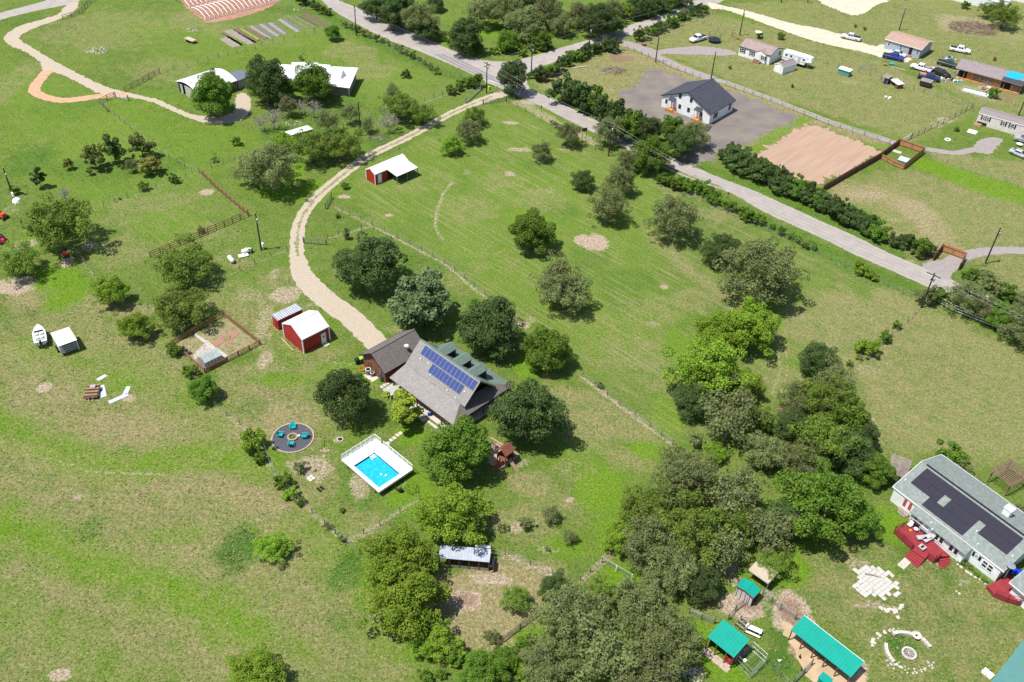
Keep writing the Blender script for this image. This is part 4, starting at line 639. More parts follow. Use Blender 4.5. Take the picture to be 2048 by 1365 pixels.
hedge(['bush0', 'obush0', 'lbush0'], [(835, 1245), (860, 1275), (885, 1300), (915, 1315)], 18, 36, 'light green bush in the thicket edge above the bottom', 'the hackberries', 'thicket edge bushes', 4)
hedge(['obush0', 'bush2', 'lbush1'], [(1050, 1290), (1060, 1320), (1040, 1345)], 20, 40, 'bush in the gap left of the bottom thicket', 'the top', 'gap bushes', 4)
# ---------------- buildings ----------------
white = mat('white_paint', (.80, .80, .78), (.74, .74, .72), scale=1, rough=.55); wmetal = mat('white_metal_roof', (.74, .74, .735), (.66, .66, .655), scale=.4, rough=.45, spec=.4)
redp = siding('barn_red', (.36, .025, .025)); whs = siding('white_siding', (.78, .79, .80)); glass = mat('window_glass', (.03, .035, .045), rough=.12, spec=.8); dark = mat('dark_interior', (.018, .016, .015)); black = mat('black_paint', (.02, .02, .022), rough=.5)
timber = mat('timber', (.32, .21, .13), (.24, .15, .09), scale=2, rough=.9); brownw = mat('brown_stain', (.20, .075, .045), (.15, .055, .035), scale=2, rough=.85); orangew = mat('fresh_cedar', (.48, .225, .085), (.39, .17, .065), scale=1.5, rough=.8, stretch=(3, 3, .4))
greyw = mat('weathered_wood', (.30, .25, .22), (.21, .175, .15), scale=2, rough=.95); steel = mat('galvanised_steel', (.50, .52, .54), (.40, .42, .44), scale=1.5, rough=.4, metal=.6); concrete = mat('concrete', (.50, .44, .38), (.42, .365, .31), scale=1.2, rough=.95)
teal = mat('teal_metal_roof', (.0, .27, .205), (.0, .245, .185), scale=.8, rough=.6); reddeck = mat('red_deck', (.27, .034, .040), (.22, .028, .034), scale=1.4, rough=.6)
brown_sh = shingle('brown_shingle', (.145, .128, .118), (.112, .098, .09)); grey_sh = shingle('grey_tan_shingle', (.245, .225, .212), (.215, .198, .186)); green_sh = shingle('green_shingle', (.135, .185, .150), (.11, .155, .125)); dark_sh = shingle('charcoal_shingle', (.058, .060, .078), (.042, .044, .058))
pink_sh = shingle('pinkish_shingle', (.305, .228, .210), (.235, .18, .168)); tan_sh = shingle('tan_shingle', (.37, .245, .195), (.31, .21, .165)); ggrey_sh = shingle('grey_green_shingle', (.215, .240, .226), (.165, .190, .178)); mauve_sh = shingle('mauve_shingle', (.245, .205, .205), (.20, .168, .168))
brick = mat('red_brown_boards', (.22, .075, .055), (.16, .05, .04), scale=2.5, rough=.9)
pvblue = mat('blue_solar_cells', (.034, .056, .180), (.027, .046, .155), scale=3, rough=.6, spec=.25); pvblack = mat('black_solar_cells', (.020, .018, .034), (.016, .015, .028), scale=3, rough=.6, spec=.25)
def window(par, side, u, z0, w, h, wall, m=white, sh=None, nx=1, nz=2, name='window'):
    """window in a wall: frame proud of the wall, a pane per light, glazing bars; local frame of the thing. wall = coordinate of the wall plane"""
    def place(mb, u0, u1, za, zb, d0, d1):
        if side == 'S': mb.box(u0, u1, wall-d1, wall-d0, za, zb)
        elif side == 'N': mb.box(u0, u1, wall+d0, wall+d1, za, zb)
        elif side == 'E': mb.box(wall+d0, wall+d1, u0, u1, za, zb)
        else: mb.box(wall-d1, wall-d0, u0, u1, za, zb)
    f = MB(); t = .09; place(f, u-w/2, u+w/2, z0-t, z0, .0, .07); place(f, u-w/2, u+w/2, z0+h, z0+h+t, .0, .07); place(f, u-w/2-t, u-w/2, z0-t, z0+h+t, .0, .07); place(f, u+w/2, u+w/2+t, z0-t, z0+h+t, 0, .07)
    for i in range(1, nx): place(f, u-w/2+w*i/nx-.03, u-w/2+w*i/nx+.03, z0, z0+h, .02, .06)
    for i in range(1, nz): place(f, u-w/2, u+w/2, z0+h*i/nz-.03, z0+h*i/nz+.03, .022, .062)
    o = part(name, f, m, par); g = MB(); place(g, u-w/2, u+w/2, z0, z0+h, .005, .018); part('pane', g, glass, o)
    if sh:
        for k in (-1, 1):
            s = MB(); place(s, u+k*(w/2+.27)-.17, u+k*(w/2+.27)+.17, z0-t, z0+h+t, .003, .05); part('shutter', s, sh, o)
    return o
def door(par, side, u, z0, w, h, wall, m=white):
    d = MB(); hn = MB(); q = lambda mb, a, b, c, e, f0, f1: {'S': lambda: mb.box(a, b, wall-f1, wall-f0, c, e), 'N': lambda: mb.box(a, b, wall+f0, wall+f1, c, e), 'E': lambda: mb.box(wall+f0, wall+f1, a, b, c, e), 'W': lambda: mb.box(wall-f1, wall-f0, a, b, c, e)}[side]()
    q(d, u-w/2, u+w/2, z0, z0+h, 0, .06); o = part('door', d, m, par); q(hn, u+w/2-.15, u+w/2-.08, z0+.95, z0+1.05, .06, .12); part('handle', hn, black, o); return o
def gable(par, L, D, ze, zr, wm, rm, ov=.3, axis='x', tm=white, ribs=0, t=.12, wall=True, base=0.):
    """walls with gables and a two-slope roof; surveyed L x D are the eaves"""
    if wall:
        a, b, c, d = ov, L-ov, ov, D-ov; mb = MB(); g = zr-(zr-ze)*0.0-.14; e = ze-.14+(zr-ze)*ov/((D if axis == 'x' else L)/2)
        if axis == 'x':
            m = D/2; mb.poly([(a, c, base), (b, c, base), (b, c, e), (a, c, e)]); mb.poly([(b, d, base), (a, d, base), (a, d, e), (b, d, e)]); mb.poly([(b, c, base), (b, d, base), (b, d, e), (b, m, g), (b, c, e)]); mb.poly([(a, d, base), (a, c, base), (a, c, e), (a, m, g), (a, d, e)])
        else:
            m = L/2; mb.poly([(b, c, base), (b, d, base), (b, d, e), (b, c, e)]); mb.poly([(a, d, base), (a, c, base), (a, c, e), (a, d, e)]); mb.poly([(a, c, base), (b, c, base), (b, c, e), (m, c, g), (a, c, e)]); mb.poly([(b, d, base), (a, d, base), (a, d, e), (m, d, g), (b, d, e)])
        part('wall', mb, wm, par)
    if axis == 'x': qs = [[(0, 0, ze), (L, 0, ze), (L, D/2, zr), (0, D/2, zr)], [(0, D/2, zr), (L, D/2, zr), (L, D, ze), (0, D, ze)]]
    else: qs = [[(0, 0, ze), (L/2, 0, zr), (L/2, D, zr), (0, D, ze)], [(L/2, 0, zr), (L, 0, ze), (L, D, ze), (L/2, D, zr)]]
    r = MB(); rms = rm if isinstance(rm, tuple) else (rm,)
    for i, q in enumerate(qs):
        if len(rms) == 2: r = MB()
        r.slab(q, t)
        if ribs: ribs_on(r, q, ribs, axis)
        if len(rms) == 2: ro = part('roof', r, rms[i], par)
    if len(rms) == 1: ro = part('roof', r, rms[0], par)
    cap = MB()
    if axis == 'x': cap.box(-.02, L+.02, D/2-.14, D/2+.14, zr-.05, zr+.035)
    else: cap.box(L/2-.14, L/2+.14, -.02, D+.02, zr-.05, zr+.035)
    part('ridge_cap', cap, rms[0], ro)
    tr = MB(); tt = .2
    if axis == 'x':
        for x in (-.03, L): tr.slab([(x, -.03, ze+.02), (x+.03, -.03, ze+.02), (x+.03, D/2, zr+.02), (x, D/2, zr+.02)], tt).slab([(x, D/2, zr+.02), (x+.03, D/2, zr+.02), (x+.03, D+.03, ze+.02), (x, D+.03, ze+.02)], tt)
        tr.box(0, L, -.03, 0, ze-.18, ze+.01).box(0, L, D, D+.03, ze-.18, ze+.01)
    else:
        for y in (-.03, D): tr.slab([(-.03, y, ze+.02), (L/2, y, zr+.02), (L/2, y+.03, zr+.02), (-.03, y+.03, ze+.02)], tt).slab([(L/2, y, zr+.02), (L+.03, y, ze+.02), (L+.03, y+.03, ze+.02), (L/2, y+.03, zr+.02)], tt)
        tr.box(-.03, 0, 0, D, ze-.18, ze+.01).box(L, L+.03, 0, D, ze-.18, ze+.01)
    part('eave_trim', tr, tm, ro)
def ribs_on(mb, q, n, axis='x', h=.05):
    q = [Vector(p) for p in q]; up = (q[1]-q[0]).cross(q[3]-q[0]).normalized()*h
    for i in range(1, n):
        t = i/n; a, b = (q[0].lerp(q[1], t), q[3].lerp(q[2], t)) if axis == 'x' else (q[0].lerp(q[3], t), q[1].lerp(q[2], t))
        s = (q[1]-q[0]).normalized()*.025 if axis == 'x' else (q[3]-q[0]).normalized()*.025
        if axis == 'x': mb.hexa([a-s, a+s, b+s, b-s], [a-s+up, a+s+up, b+s+up, b-s+up])
        else: mb.hexa([a-s, b-s, b+s, a+s], [a-s+up, b-s+up, b+s+up, a+s+up])
def post(par, x, y, z, m=timber, s=.12, z0=0., name='post'): part(name, MB().box(x-s/2, x+s/2, y-s/2, y+s/2, z0, z), m, par)
def panels(par, q, nu, nv, m, gap=.022, skip=(), lift=.12, mat_f=None):
    """solar panels on a roof slope: q = corner points (ccw), each panel a part"""
    q = [Vector(p) for p in q]; n = (q[1]-q[0]).cross(q[3]-q[0]).normalized()*lift; fr_m = black if m is pvblack else mat('panel_frame', (.22, .24, .34)); du = (q[1]-q[0]).length; dv = (q[3]-q[0]).length
    bil = lambda u, v: q[0].lerp(q[1], u).lerp(q[3].lerp(q[2], u), v)
    for j in range(nv):
        for i in range(nu):
            if (i, j) in skip: continue
            gu, gv = gap/du, gap/dv; u0, u1, v0, v1 = i/nu+gu/2, (i+1)/nu-gu/2, j/nv+gv/2, (j+1)/nv-gv/2
            c = [bil(u0, v0), bil(u1, v0), bil(u1, v1), bil(u0, v1)]; o = part('solar_panel', MB().hexa([p+n*.7 for p in c], [p+n for p in c]), fr_m, par)
            e = .035; gu, gv = e/du, e/dv; c = [bil(u0+gu, v0+gv), bil(u1-gu, v0+gv), bil(u1-gu, v1-gv), bil(u0+gu, v1-gv)]; part('cell_sheet', MB().hexa([p+n*.98 for p in c], [p+n*1.04 for p in c]), m, o)

# --- ranch house ---
O, A, L, D = frame((779, 755.4, 2.6), (906.4, 850.6, 2.6)); D = 12.8
hs = thing('ranch_house', 'ranch house with tan shingle roof, blue solar panels and three green dormers', 'house', O, A)
def HL(x, y, z): q = loc_in(O, A, P2(x, y, z)); return (q[0], q[1], z)
ry, zr, zb, ze, x0, x1 = 6.4, 7.0, 3.8, 2.6, .3, 13.9
part('roof', MB().slab([(x0, 3.1, zb), (x1, 3.1, zb), (x1, ry, zr), (x0, ry, zr)], .15), grey_sh, hs, 'tan grey south slope')
part('roof', MB().slab([(x0, ry, zr), (x1, ry, zr), (x1, 9.7, zb), (x0, 9.7, zb)], .15), green_sh, hs, 'green north slope')
part('porch_roof', MB().slab([(0, 0, ze), (L, 0, ze), (12.8, 3.2, zb-.04), (x0, 3.2, zb-.04)], .14), grey_sh, hs); part('porch_roof', MB().slab([(L, 0, ze), (L, D, ze), (12.8, 9.6, zb-.04), (12.8, 3.2, zb-.04)], .14), brown_sh, hs, 'darker brown end slope')
part('porch_roof', MB().slab([(x0, 9.6, zb-.04), (12.8, 9.6, zb-.04), (L, D, ze), (0, D, ze)], .14), green_sh, hs, 'green rear slope')
part('ridge_cap', MB().box(x0, x1, ry-.12, ry+.12, zr-.04, zr+.04), green_sh, hs); part('gable_trim', MB().slab([(x1, 3.05, zb+.02), (x1+.05, 3.05, zb+.02), (x1+.05, ry, zr+.03), (x1, ry, zr+.03)], .28).slab([(x1, ry, zr+.03), (x1+.05, ry, zr+.03), (x1+.05, 9.75, zb+.02), (x1, 9.75, zb+.02)], .28), mat('tan_trim', (.36, .31, .27), rough=.8), hs)
wl = MB(); wl.poly([(.5, 2, 0), (13.2, 2, 0), (13.2, 2, 3), (.5, 2, 3)]).poly([(13.2, 2, 0), (13.2, 10.8, 0), (13.2, 10.8, 3), (13.2, 2, 3)]).poly([(13.2, 10.8, 0), (.5, 10.8, 0), (.5, 10.8, 3), (13.2, 10.8, 3)]).poly([(.5, 10.8, 0), (.5, 2, 0), (.5, 2, 3), (.5, 10.8, 3)])
part('wall', wl, brick, hs); part('gable_wall', MB().poly([(12.2, 3.4, 3.5), (12.2, 9.4, 3.5), (12.2, ry, 6.75)]).poly([(x0+.3, 9.4, 3.5), (x0+.3, 3.4, 3.5), (x0+.3, ry, 6.75)]), mat('gable_recess_shade', (.05, .03, .025)), hs)  # shade of the gable recess is put into the near-black wall colour
part('porch_floor', MB().box(.1, L-.2, .15, 2, 0, .14).box(13.2, L-.2, 2, 11, 0, .14), concrete, hs)
for x in (.4, 3.2, 6., 8.8, 11.6, 14.3): post(hs, x, .4, 2.52, brownw, .16, .14, 'porch_post')
for y in (3.6, 6.8, 10.): post(hs, 14.3, y, 2.52, brownw, .16, .14, 'porch_post')
for u in (2.2, 7., 9.4, 12.): window(hs, 'S', u, 1., 1.1, 1.2, 2)
door(hs, 'S', 4.6, .14, 1, 2.05, 2, brownw); window(hs, 'E', 5.9, 4.1, .9, 1.1, 12.2)
for px, pv in (((878.6, 698.1), (902.2, 685.5)), ((909.8, 719.2), (932.5, 706)), ((940.9, 739.4), (963.7, 727))):
    xc = (HL(*px, 6.4)[0]+HL(*pv, 6.4)[0])/2; dm = MB(); dy0, dy1, dz, w2, ez = 7.05, 10.2, 6.35, 1.05, 5.55
    dr = MB().slab([(xc-w2, dy0+.8, ez), (xc, dy0, dz), (xc, dy1, dz), (xc-w2, dy1, ez)], .1).slab([(xc, dy0, dz), (xc+w2, dy0+.8, ez), (xc+w2, dy1, ez), (xc, dy1, dz)], .1); o = part('dormer', dr, green_sh, hs)
    dm.poly([(xc-w2+.12, 10, 3.6), (xc-w2+.12, 7.6, 5.6), (xc-w2+.12, 10, 5.5)]).poly([(xc+w2-.12, 7.6, 5.6), (xc+w2-.12, 10, 3.6), (xc+w2-.12, 10, 5.5)]).poly([(xc+w2-.12, 10, 3.6), (xc-w2+.12, 10, 3.6), (xc-w2+.12, 10, 5.45), (xc, 10, 6.25), (xc+w2-.12, 10, 5.45)]); part('dormer_wall', dm, dark, o)
# panels: upper row from the ridge, lower row further down the slope
def roofz(y): return zb+(zr-zb)*(y-3.1)/(ry-3.1)
def on_slope(x, y):
    z = 5.
    for _ in range(12): q = HL(x, y, z); z = roofz(q[1])
    return (q[0], q[1], z)
ua, ub, uc = on_slope(847, 702.5), on_slope(951, 775.5), on_slope(853, 689.5); y_lo, y_hi = min(ua[1], ub[1]), 6.15
xa, xb = on_slope(850, 692)[0], on_slope(955, 766)[0]; panels(hs, [(xa, y_hi-1.12, roofz(y_hi-1.12)), (xb, y_hi-1.12, roofz(y_hi-1.12)), (xb, y_hi, roofz(y_hi)), (xa, y_hi, roofz(y_hi))], 14, 1, pvblue)
xa, xb = on_slope(866, 728)[0], on_slope(929, 773)[0]; panels(hs, [(xa, y_hi-2.3, roofz(y_hi-2.3)), (xb, y_hi-2.3, roofz(y_hi-2.3)), (xb, y_hi-1.2, roofz(y_hi-1.2)), (xa, y_hi-1.2, roofz(y_hi-1.2))], 9, 1, pvblue)
for (x, y, hh) in ((841, 721, .35), (857, 728, .2), (861, 752, .2), (894.5, 784, .35), (911, 798, .25), (929, 785, .2)): q = on_slope(x, y); part('roof_vent', MB().lathe([(.11, q[2]-.1), (.11, q[2]+hh), (.04, q[2]+hh+.06)], 8, (q[0], q[1])), white, hs)
# --- garage wing ---
O2, A2, L2, D2 = frame((718.5, 709.9, 2.6), (768.2, 747.8, 2.6)); g2 = thing('garage_wing', 'dark brown gabled garage wing attached to the ranch house', 'garage', O2, A2)
gable(g2, L2+.1, 9.0, 2.6, 4.9, brick, brown_sh, .45, 'y', black); window(g2, 'S', 1.9, .9, .8, 1.1, .45, brownw); window(g2, 'S', 4.6, .9, .8, 1.1, .45, brownw); door(g2, 'S', 3.2, .05, .9, 2, .45, brownw)
for k in range(7): part('batten', MB().box(.7+k*.82, .76+k*.82, .40, .448, .05, 2.5), timber, g2)
part('satellite_dish', MB().lathe([(.02, 4.35), (.3, 4.42), (.36, 4.55)], 10, (5.2, 5.6)), white, g2)
def small(name, label, cat, px, build, rz=None, group=None):
    t = thing(name, label, cat, P(*px), A if rz is None else rz, group); build(t); return t
def ac(s): return lambda t: (part('casing', MB().lathe([(s, 0), (s, s*1.9), (s*.92, s*2)], 14), mat('ac_grey', (.16, .18, .18), rough=.6), t), part('fan_grille', MB().lathe([(s*.8, s*2), (s*.8, s*2.05), (.05, s*2.08)], 14), dark, t), part('top_ring', MB().lathe([(s*.98, s*1.98), (s*.98, s*2.06), (s*.82, s*2.06), (s*.82, s*1.98)], 14), white, t))
small('air_conditioner', 'larger round topped air conditioner beside the garage wing', 'air conditioner', (737, 748), ac(.48)); small('air_conditioner', 'smaller round topped air conditioner beside the garage wing', 'air conditioner', (745, 752), ac(.37))
small('rain_barrel', 'dark green round barrel at the inner corner of the garage wing', 'barrel', (765, 762), lambda t: (part('shell', MB().lathe([(.36, 0), (.45, .5), (.4, 1.05), (.36, 1.1)], 12), mat('bottle_green', (.02, .09, .075), rough=.5), t), part('lid', MB().lathe([(.37, 1.1), (.33, 1.15), (.1, 1.17)], 12), black, t)))
small('wheelie_bin', 'dark bin at the far corner of the garage wing', 'bin', (715, 728), lambda t: (part('body', MB().hexa([(-.25, -.25, 0), (.25, -.25, 0), (.25, .25, 0), (-.25, .25, 0)], [(-.33, -.33, 1), (.33, -.33, 1), (.33, .33, 1), (-.33, .33, 1)]), black, t), part('lid', MB().box(-.35, .35, -.35, .35, 1, 1.06), black, t)))
small('wheelie_bin', 'green bin beside the dark one at the garage wing', 'bin', (722, 726), lambda t: (part('body', MB().hexa([(-.25, -.25, 0), (.25, -.25, 0), (.25, .25, 0), (-.25, .25, 0)], [(-.33, -.33, 1), (.33, -.33, 1), (.33, .33, 1), (-.33, .33, 1)]), mat('bin_green', (.03, .22, .16)), t), part('lid', MB().box(-.35, .35, -.35, .35, 1, 1.06), mat('lid_yellow', (.35, .45, .05)), t)))
small('garden_hose', 'orange hose heap beside the air conditioners', 'hose', (725, 739), lambda t: part('coil', MB().tube([(math.cos(a)*(.25+a*.02), math.sin(a)*(.25+a*.02), .05+a*.012) for a in np.linspace(0, 19, 60)], .035, 5), mat('orange_rubber', (.6, .12, .03)), t))
solo('concrete_pad', MB().box(-.9, 1.3, -.7, .9, 0, .05), concrete, 'small concrete pad under the air conditioners', 'pad', None, P(741, 753), A)
small('hot_tub', 'covered grey hot tub beside the porch', 'hot tub', (784, 788), lambda t: (part('cabinet', MB().box(-1, 1, -1, 1, 0, .8), greyw, t), part('cover', MB().box(-1.05, -.01, -1.05, 1.05, .8, .92).box(.01, 1.05, -1.05, 1.05, .8, .92), mat('tub_cover', (.42, .40, .38), rough=.5), t), part('step', MB().box(-.5, .5, -1.4, -1.05, 0, .35), greyw, t)))
small('blue_drum', 'bright blue plastic drum at the porch edge', 'drum', (859, 832), lambda t: (part('drum', MB().lathe([(.27, 0), (.31, .3), (.31, .65), (.27, .92)], 12), mat('drum_blue', (.01, .09, .5), rough=.4), t), part('rim', MB().lathe([(.28, .92), (.28, .95), (.2, .95)], 12), white, t)))
st = thing('stepping_slabs', 'pale stepping slabs leading to the pool stairs', 'path', P(783, 887), 0)
for x, y in ((776, 887), (782, 881), (788.5, 876.5), (795, 871), (801, 867)): q = P(x, y); o = P(783, 887); part('slab', MB().cbox(q[0]-o[0], q[1]-o[1], .03, .62, .5, .06, A), concrete, st)
st2 = thing('paving_slabs', 'pale slabs between the barrel and the hot tub', 'path', P(772, 770), 0)
for x, y in ((764, 774), (769, 771), (774, 768)): q = P(x, y); o = P(772, 770); part('slab', MB().cbox(q[0]-o[0], q[1]-o[1], .03, .6, .6, .06, A), concrete, st2)
solo('porch_walk', MB().box(4.2, 9.2, -1.1, -.1, 0, .05), concrete, 'pale concrete walk along the porch front', 'path', None, O, A); solo('porch_walk', MB().box(9.6, 15.2, -.75, -.35, 0, .22), concrete, 'low pale kerb wall along the porch corner', 'kerb', None, O, A)
# --- red barn with white roof ---
O, A3, L, D = frame((564, 647, 3), (604, 680, 3), (655.6, 651.3, 3)); b1 = thing('red_barn', 'red metal barn with a white gabled roof beside the drive', 'barn', O, A3)
gable(b1, L, D, 3., 4.5, redp, wmetal, .08, 'y', white, 9); b1.rotation_euler[2] = A3
for x, y in ((.06, .06), (L-.06, .06), (L-.06, D-.06), (.06, D-.06)): part('corner_trim', MB().box(x-.09, x+.09, y-.09, y+.09, 0, 2.9), white, b1)
door(b1, 'E', 4.1, .05, .95, 2.1, L-.08); window(b1, 'E', 4.1, 1.3, .35, .35, L-.01, nz=1)
# front faces the yard: gable ends are at y=0 and y=D; long sides at x=0 and x=L
part('doorstep', MB().box(L, L+.9, 3.6, 4.6, 0, .08), concrete, b1)
O, A4, L, D = frame((543, 630, 2.4), (553.5, 639, 2.4)); b2 = thing('red_lean_shed', 'narrow red shed with grey roof joined to the back of the red barn', 'shed', O, A4)
part('wall', MB().box(0, 1.7, .05, 4.9, 0, 2.15), redp, b2); part('roof', MB().slab([(-.08, 0, 2.35), (1.85, 0, 2.2), (1.85, 5, 2.2), (-.08, 5, 2.35)], .08), steel, b2)
ribs_on(r := MB(), [(-.08, 0, 2.36), (1.85, 0, 2.21), (1.85, 5, 2.21), (-.08, 5, 2.36)], 12, 'y', .04); part('roof_rib', r, white, b2); door(b2, 'S', .8, .02, .7, 1.7, .05, redp)
tb = thing('timber_bed_edge', 'low timber edging of a bare bed along the red barn', 'garden edging', P(587, 702), 0); pts = [P(563, 677), P(587, 702), P(602, 694)]; o = P(587, 702)
for a, b in zip(pts[:-1], pts[1:]): part('timber', MB().tube([(a[0]-o[0], a[1]-o[1], .08), (b[0]-o[0], b[1]-o[1], .08)], .09, 4), mat('pale_timber', (.5, .36, .24)), tb)
tr = thing('wire_trellis', 'dark metal trellis frames standing by the red barn bed', 'trellis', P(574, 681), 0)
for i, (x, y) in enumerate(((566, 674), (578, 687), (590, 696))): q = P(x, y); o = P(574, 681); a, b = q[0]-o[0], q[1]-o[1]; part('frame', MB().tube([(a, b, 0), (a, b, 1.4), (a+.7, b+.5, 1.4), (a+.7, b+.5, 0)], .035, 4), black, tr)
# --- red shed with carport ---
O, A5, L, D = frame((731, 339, 2.5), (750, 350, 2.5), (815, 322, 2.5)); D = 9.2; L = 3.1; b3 = thing('red_shed', 'small red shed with white roof and open lean to beside the long drive', 'shed', O, A5)
gable(b3, L, D, 2.5, 3.4, redp, wmetal, .06, 'y', white, 10)
for x, y in ((.05, .05), (L-.05, .05), (L-.05, D-.05), (.05, D-.05)): part('corner_trim', MB().box(x-.07, x+.07, y-.07, y+.07, 0, 2.4), white, b3)
door(b3, 'E', 1.3, .05, 1.0, 2.05, L-.06); part('opening', MB().box(L-.06, L-.02, 3.4, 8.8, .1, 2.2), dark, b3)
part('lean_to_roof', (lambda m, q: (m.slab(q, .07), ribs_on(m, q, 9, 'y'), m)[-1])(MB(), [(L-.05, 3.4, 2.42), (L+3.1, 3.4, 2.05), (L+3.1, 9.3, 2.05), (L-.05, 9.3, 2.42)]), mat('pale_grey_metal', (.66, .67, .69), rough=.5), b3)
for y in (3.5, 6.3, 9.2): post(b3, L+3., y, 2.0, greyw)
# --- white barn house ---
O, A6, L, D = frame((1322, 191, 2.9), (1422, 229, 2.9), (1484, 205, 2.9)); wh = thing('white_barn_house', 'white two storey barn house with a charcoal roof and two small porches', 'house', O, A6)
gable(wh, L, D, 2.9, 6.1, whs, dark_sh, .3, 'y', black)
for u, z, h in ((1.7, 1.35, .85), (5.3, 3.9, .95), (5.6, 1.3, .9), (8.5, 3.9, .95), (8.2, 1.3, .9), (11.8, 1.3, .9)): window(wh, 'S', u, z, .55, h, .3, black, nz=2)
for u in (3.5, L-3.5):
    door(wh, 'S', u, .75, .9, 2.0, .3); c = part('porch_hood', MB().slab([(u-.85, -1.0, 2.95), (u+.85, -1.0, 2.95), (u+.85, .3, 3.4), (u-.85, .3, 3.4)], .08), dark_sh, wh)
    for s in (-.75, .75): part('hood_post', MB().box(u+s-.05, u+s+.05, -.95, -.85, .7, 2.9), white, wh)
    part('stoop', MB().box(u-1, u+1, -1.15, .3, .55, .7), orangew, wh)
    for k in range(4): part('step', MB().box(u+1+k*.28, u+1.28+k*.28, -1.1, -.1, .0, .56-k*.14), orangew, wh)
    for s in (-1, 1): part('stoop_rail', MB().box(u+s*.97-.03, u+s*.97+.03, -1.15, .25, 1.3, 1.38).box(u+s*.97-.03, u+s*.97+.03, -1.15, -1.07, .0, 1.38), orangew, wh)
    part('stoop_skirt', MB().box(u-1, u+1, -1.12, -1.06, .0, .55), orangew, wh)
window(wh, 'E', 2.9, 1., 1.6, 1.1, L-.3, black, nx=2, nz=1); window(wh, 'E', 9.3, 1., .7, 1.3, L-.3, black)
# --- double-wide mobile home ---
O, A7, L, D = frame((1478, 92, 2.7), (1541.6, 112, 2.7), (1573, 99, 2.7)); mh = thing('mobile_home', 'white mobile home with a pinkish brown roof and a small entrance gable', 'mobile home', O, A7)
gable(mh, L, D, 2.7, 3.9, whs, pink_sh, .15, 'x', black)
gz = MB().slab([(5.2, -.35, 2.6), (6.9, -.35, 3.45), (6.9, 2.4, 3.45), (5.2, .6, 2.72)], .08).slab([(6.9, -.35, 3.45), (8.7, -.35, 2.6), (8.7, .6, 2.72), (6.9, 2.4, 3.45)], .08); part('entrance_gable', gz, pink_sh, mh); part('gable_face', MB().poly([(5.3, -.25, .6), (8.6, -.25, .6), (8.6, -.25, 2.6), (6.9, -.25, 3.36), (5.3, -.25, 2.6)]).box(5.3, 8.6, -.24, .15, .1, 2.55), whs, mh)
for u in (1.3, 4.3): window(mh, 'S', u, 1.1, .8, 1.1, .15, white, black)
door(mh, 'S', 6.6, .55, .8, 1.95, -.25); window(mh, 'S', 8., 1.1, .6, 1., -.25, white, black); window(mh, 'E', 5.9, 1.2, .7, 1., L-.15, black)
part('steps', MB().box(5.6, 7.6, -1.5, -.3, 0, .5).box(5.4, 5.6, -1.5, -.3, 0, .25), timber, mh); part('step_rail', MB().box(5.6, 7.6, -1.5, -1.45, .5, 1.2), timber, mh)
small('satellite_dish', 'white satellite dish on the far side of the mobile home', 'dish', (1514, 78), lambda t: (part('mast', MB().tube([(0, 0, 0), (0, 0, 1.6)], .05), steel, t), part('dish', MB().lathe([(.1, 1.7), (.6, 1.8), (.95, 2.05)], 14), white, t)))
O, A8, L, D = frame((1549, 128, 2.), (1567, 136, 2.), (1588, 124, 2.)); s8 = thing('white_shed', 'small white shed with brown grey roof beside the mobile home', 'shed', O, A8)
gable(s8, L, D, 2., 2.8, whs, mauve_sh, .08, 'y', white); door(s8, 'S', L/2, .1, 1.3, 1.7, .08); part('skid', MB().box(0, L, .2, .4, 0, .12), timber, s8)
# --- travel trailer ---
O, A9, L, D = frame((1563, 118, .9), (1618, 134, .9)); rv = thing('travel_trailer', 'long white fifth wheel travel trailer parked beside the mobile home', 'trailer', O, A9)
rvw = mat('rv_white', (.80, .81, .82), rough=.35); part('body', MB().hexa([(0, 0, .9), (6.6, 0, .9), (6.6, 2.4, .9), (0, 2.4, .9)], [(.1, .1, 3.1), (6.6, .1, 3.1), (6.6, 2.3, 3.1), (.1, 2.3, 3.1)]).hexa([(6.6, 0, 1.7), (8.4, .2, 2.), (8.4, 2.2, 2.), (6.6, 2.4, 1.7)], [(6.6, .1, 3.1), (8.1, .4, 3.0), (8.1, 2., 3.0), (6.6, 2.3, 3.1)]), rvw, rv)
part('chassis', MB().box(.2, 6.6, .2, 2.2, .5, .9), black, rv); part('door', MB().box(4.6, 5.2, -.03, 0, 1, 2.8), mat('rv_grey', (.5, .5, .52)), rv)
for u in (.8, 2.2, 5.9): part('window', MB().box(u, u+.6, -.02, .08, 2.1, 2.5), glass, rv)
part('stripe', MB().box(.1, 6.5, -.015, 0, 1.5, 1.58).box(1., 6., -.016, -.001, 2.72, 2.77), mat('rv_stripe', (.35, .37, .4)), rv)
for x in (2., 2.9): part('wheel', MB().tube([(x, -.02, .38), (x, .24, .38)], .38, 12), black, rv)
for x in (1.4, 4.4): part('roof_vent', MB().box(x, x+.5, 1, 1.5, 3.1, 3.25), rvw, rv)
part('landing_leg', MB().box(7.2, 7.35, 1, 1.15, 0, 1.8), steel, rv)
O, A10, L, D = frame((1677, 137, 1.6), (1699, 144, 1.6)); s10 = thing('green_kennel', 'green sided kennel with a white flat roof by the wire fence', 'kennel', O, A10)
part('wall', MB().box(.05, 3.2, .05, 1.7, .8, 1.55), mat('kennel_green', (.02, .30, .16)), s10); part('lower_wall', MB().box(.04, 3.21, .04, 1.71, 0, .78), mat('kennel_grey', (.16, .26, .26)), s10); part('roof', MB().slab([(-.05, -.1, 1.6), (3.35, -.1, 1.6), (3.35, 1.9, 1.75), (-.05, 1.9, 1.75)], .07), wmetal, s10)
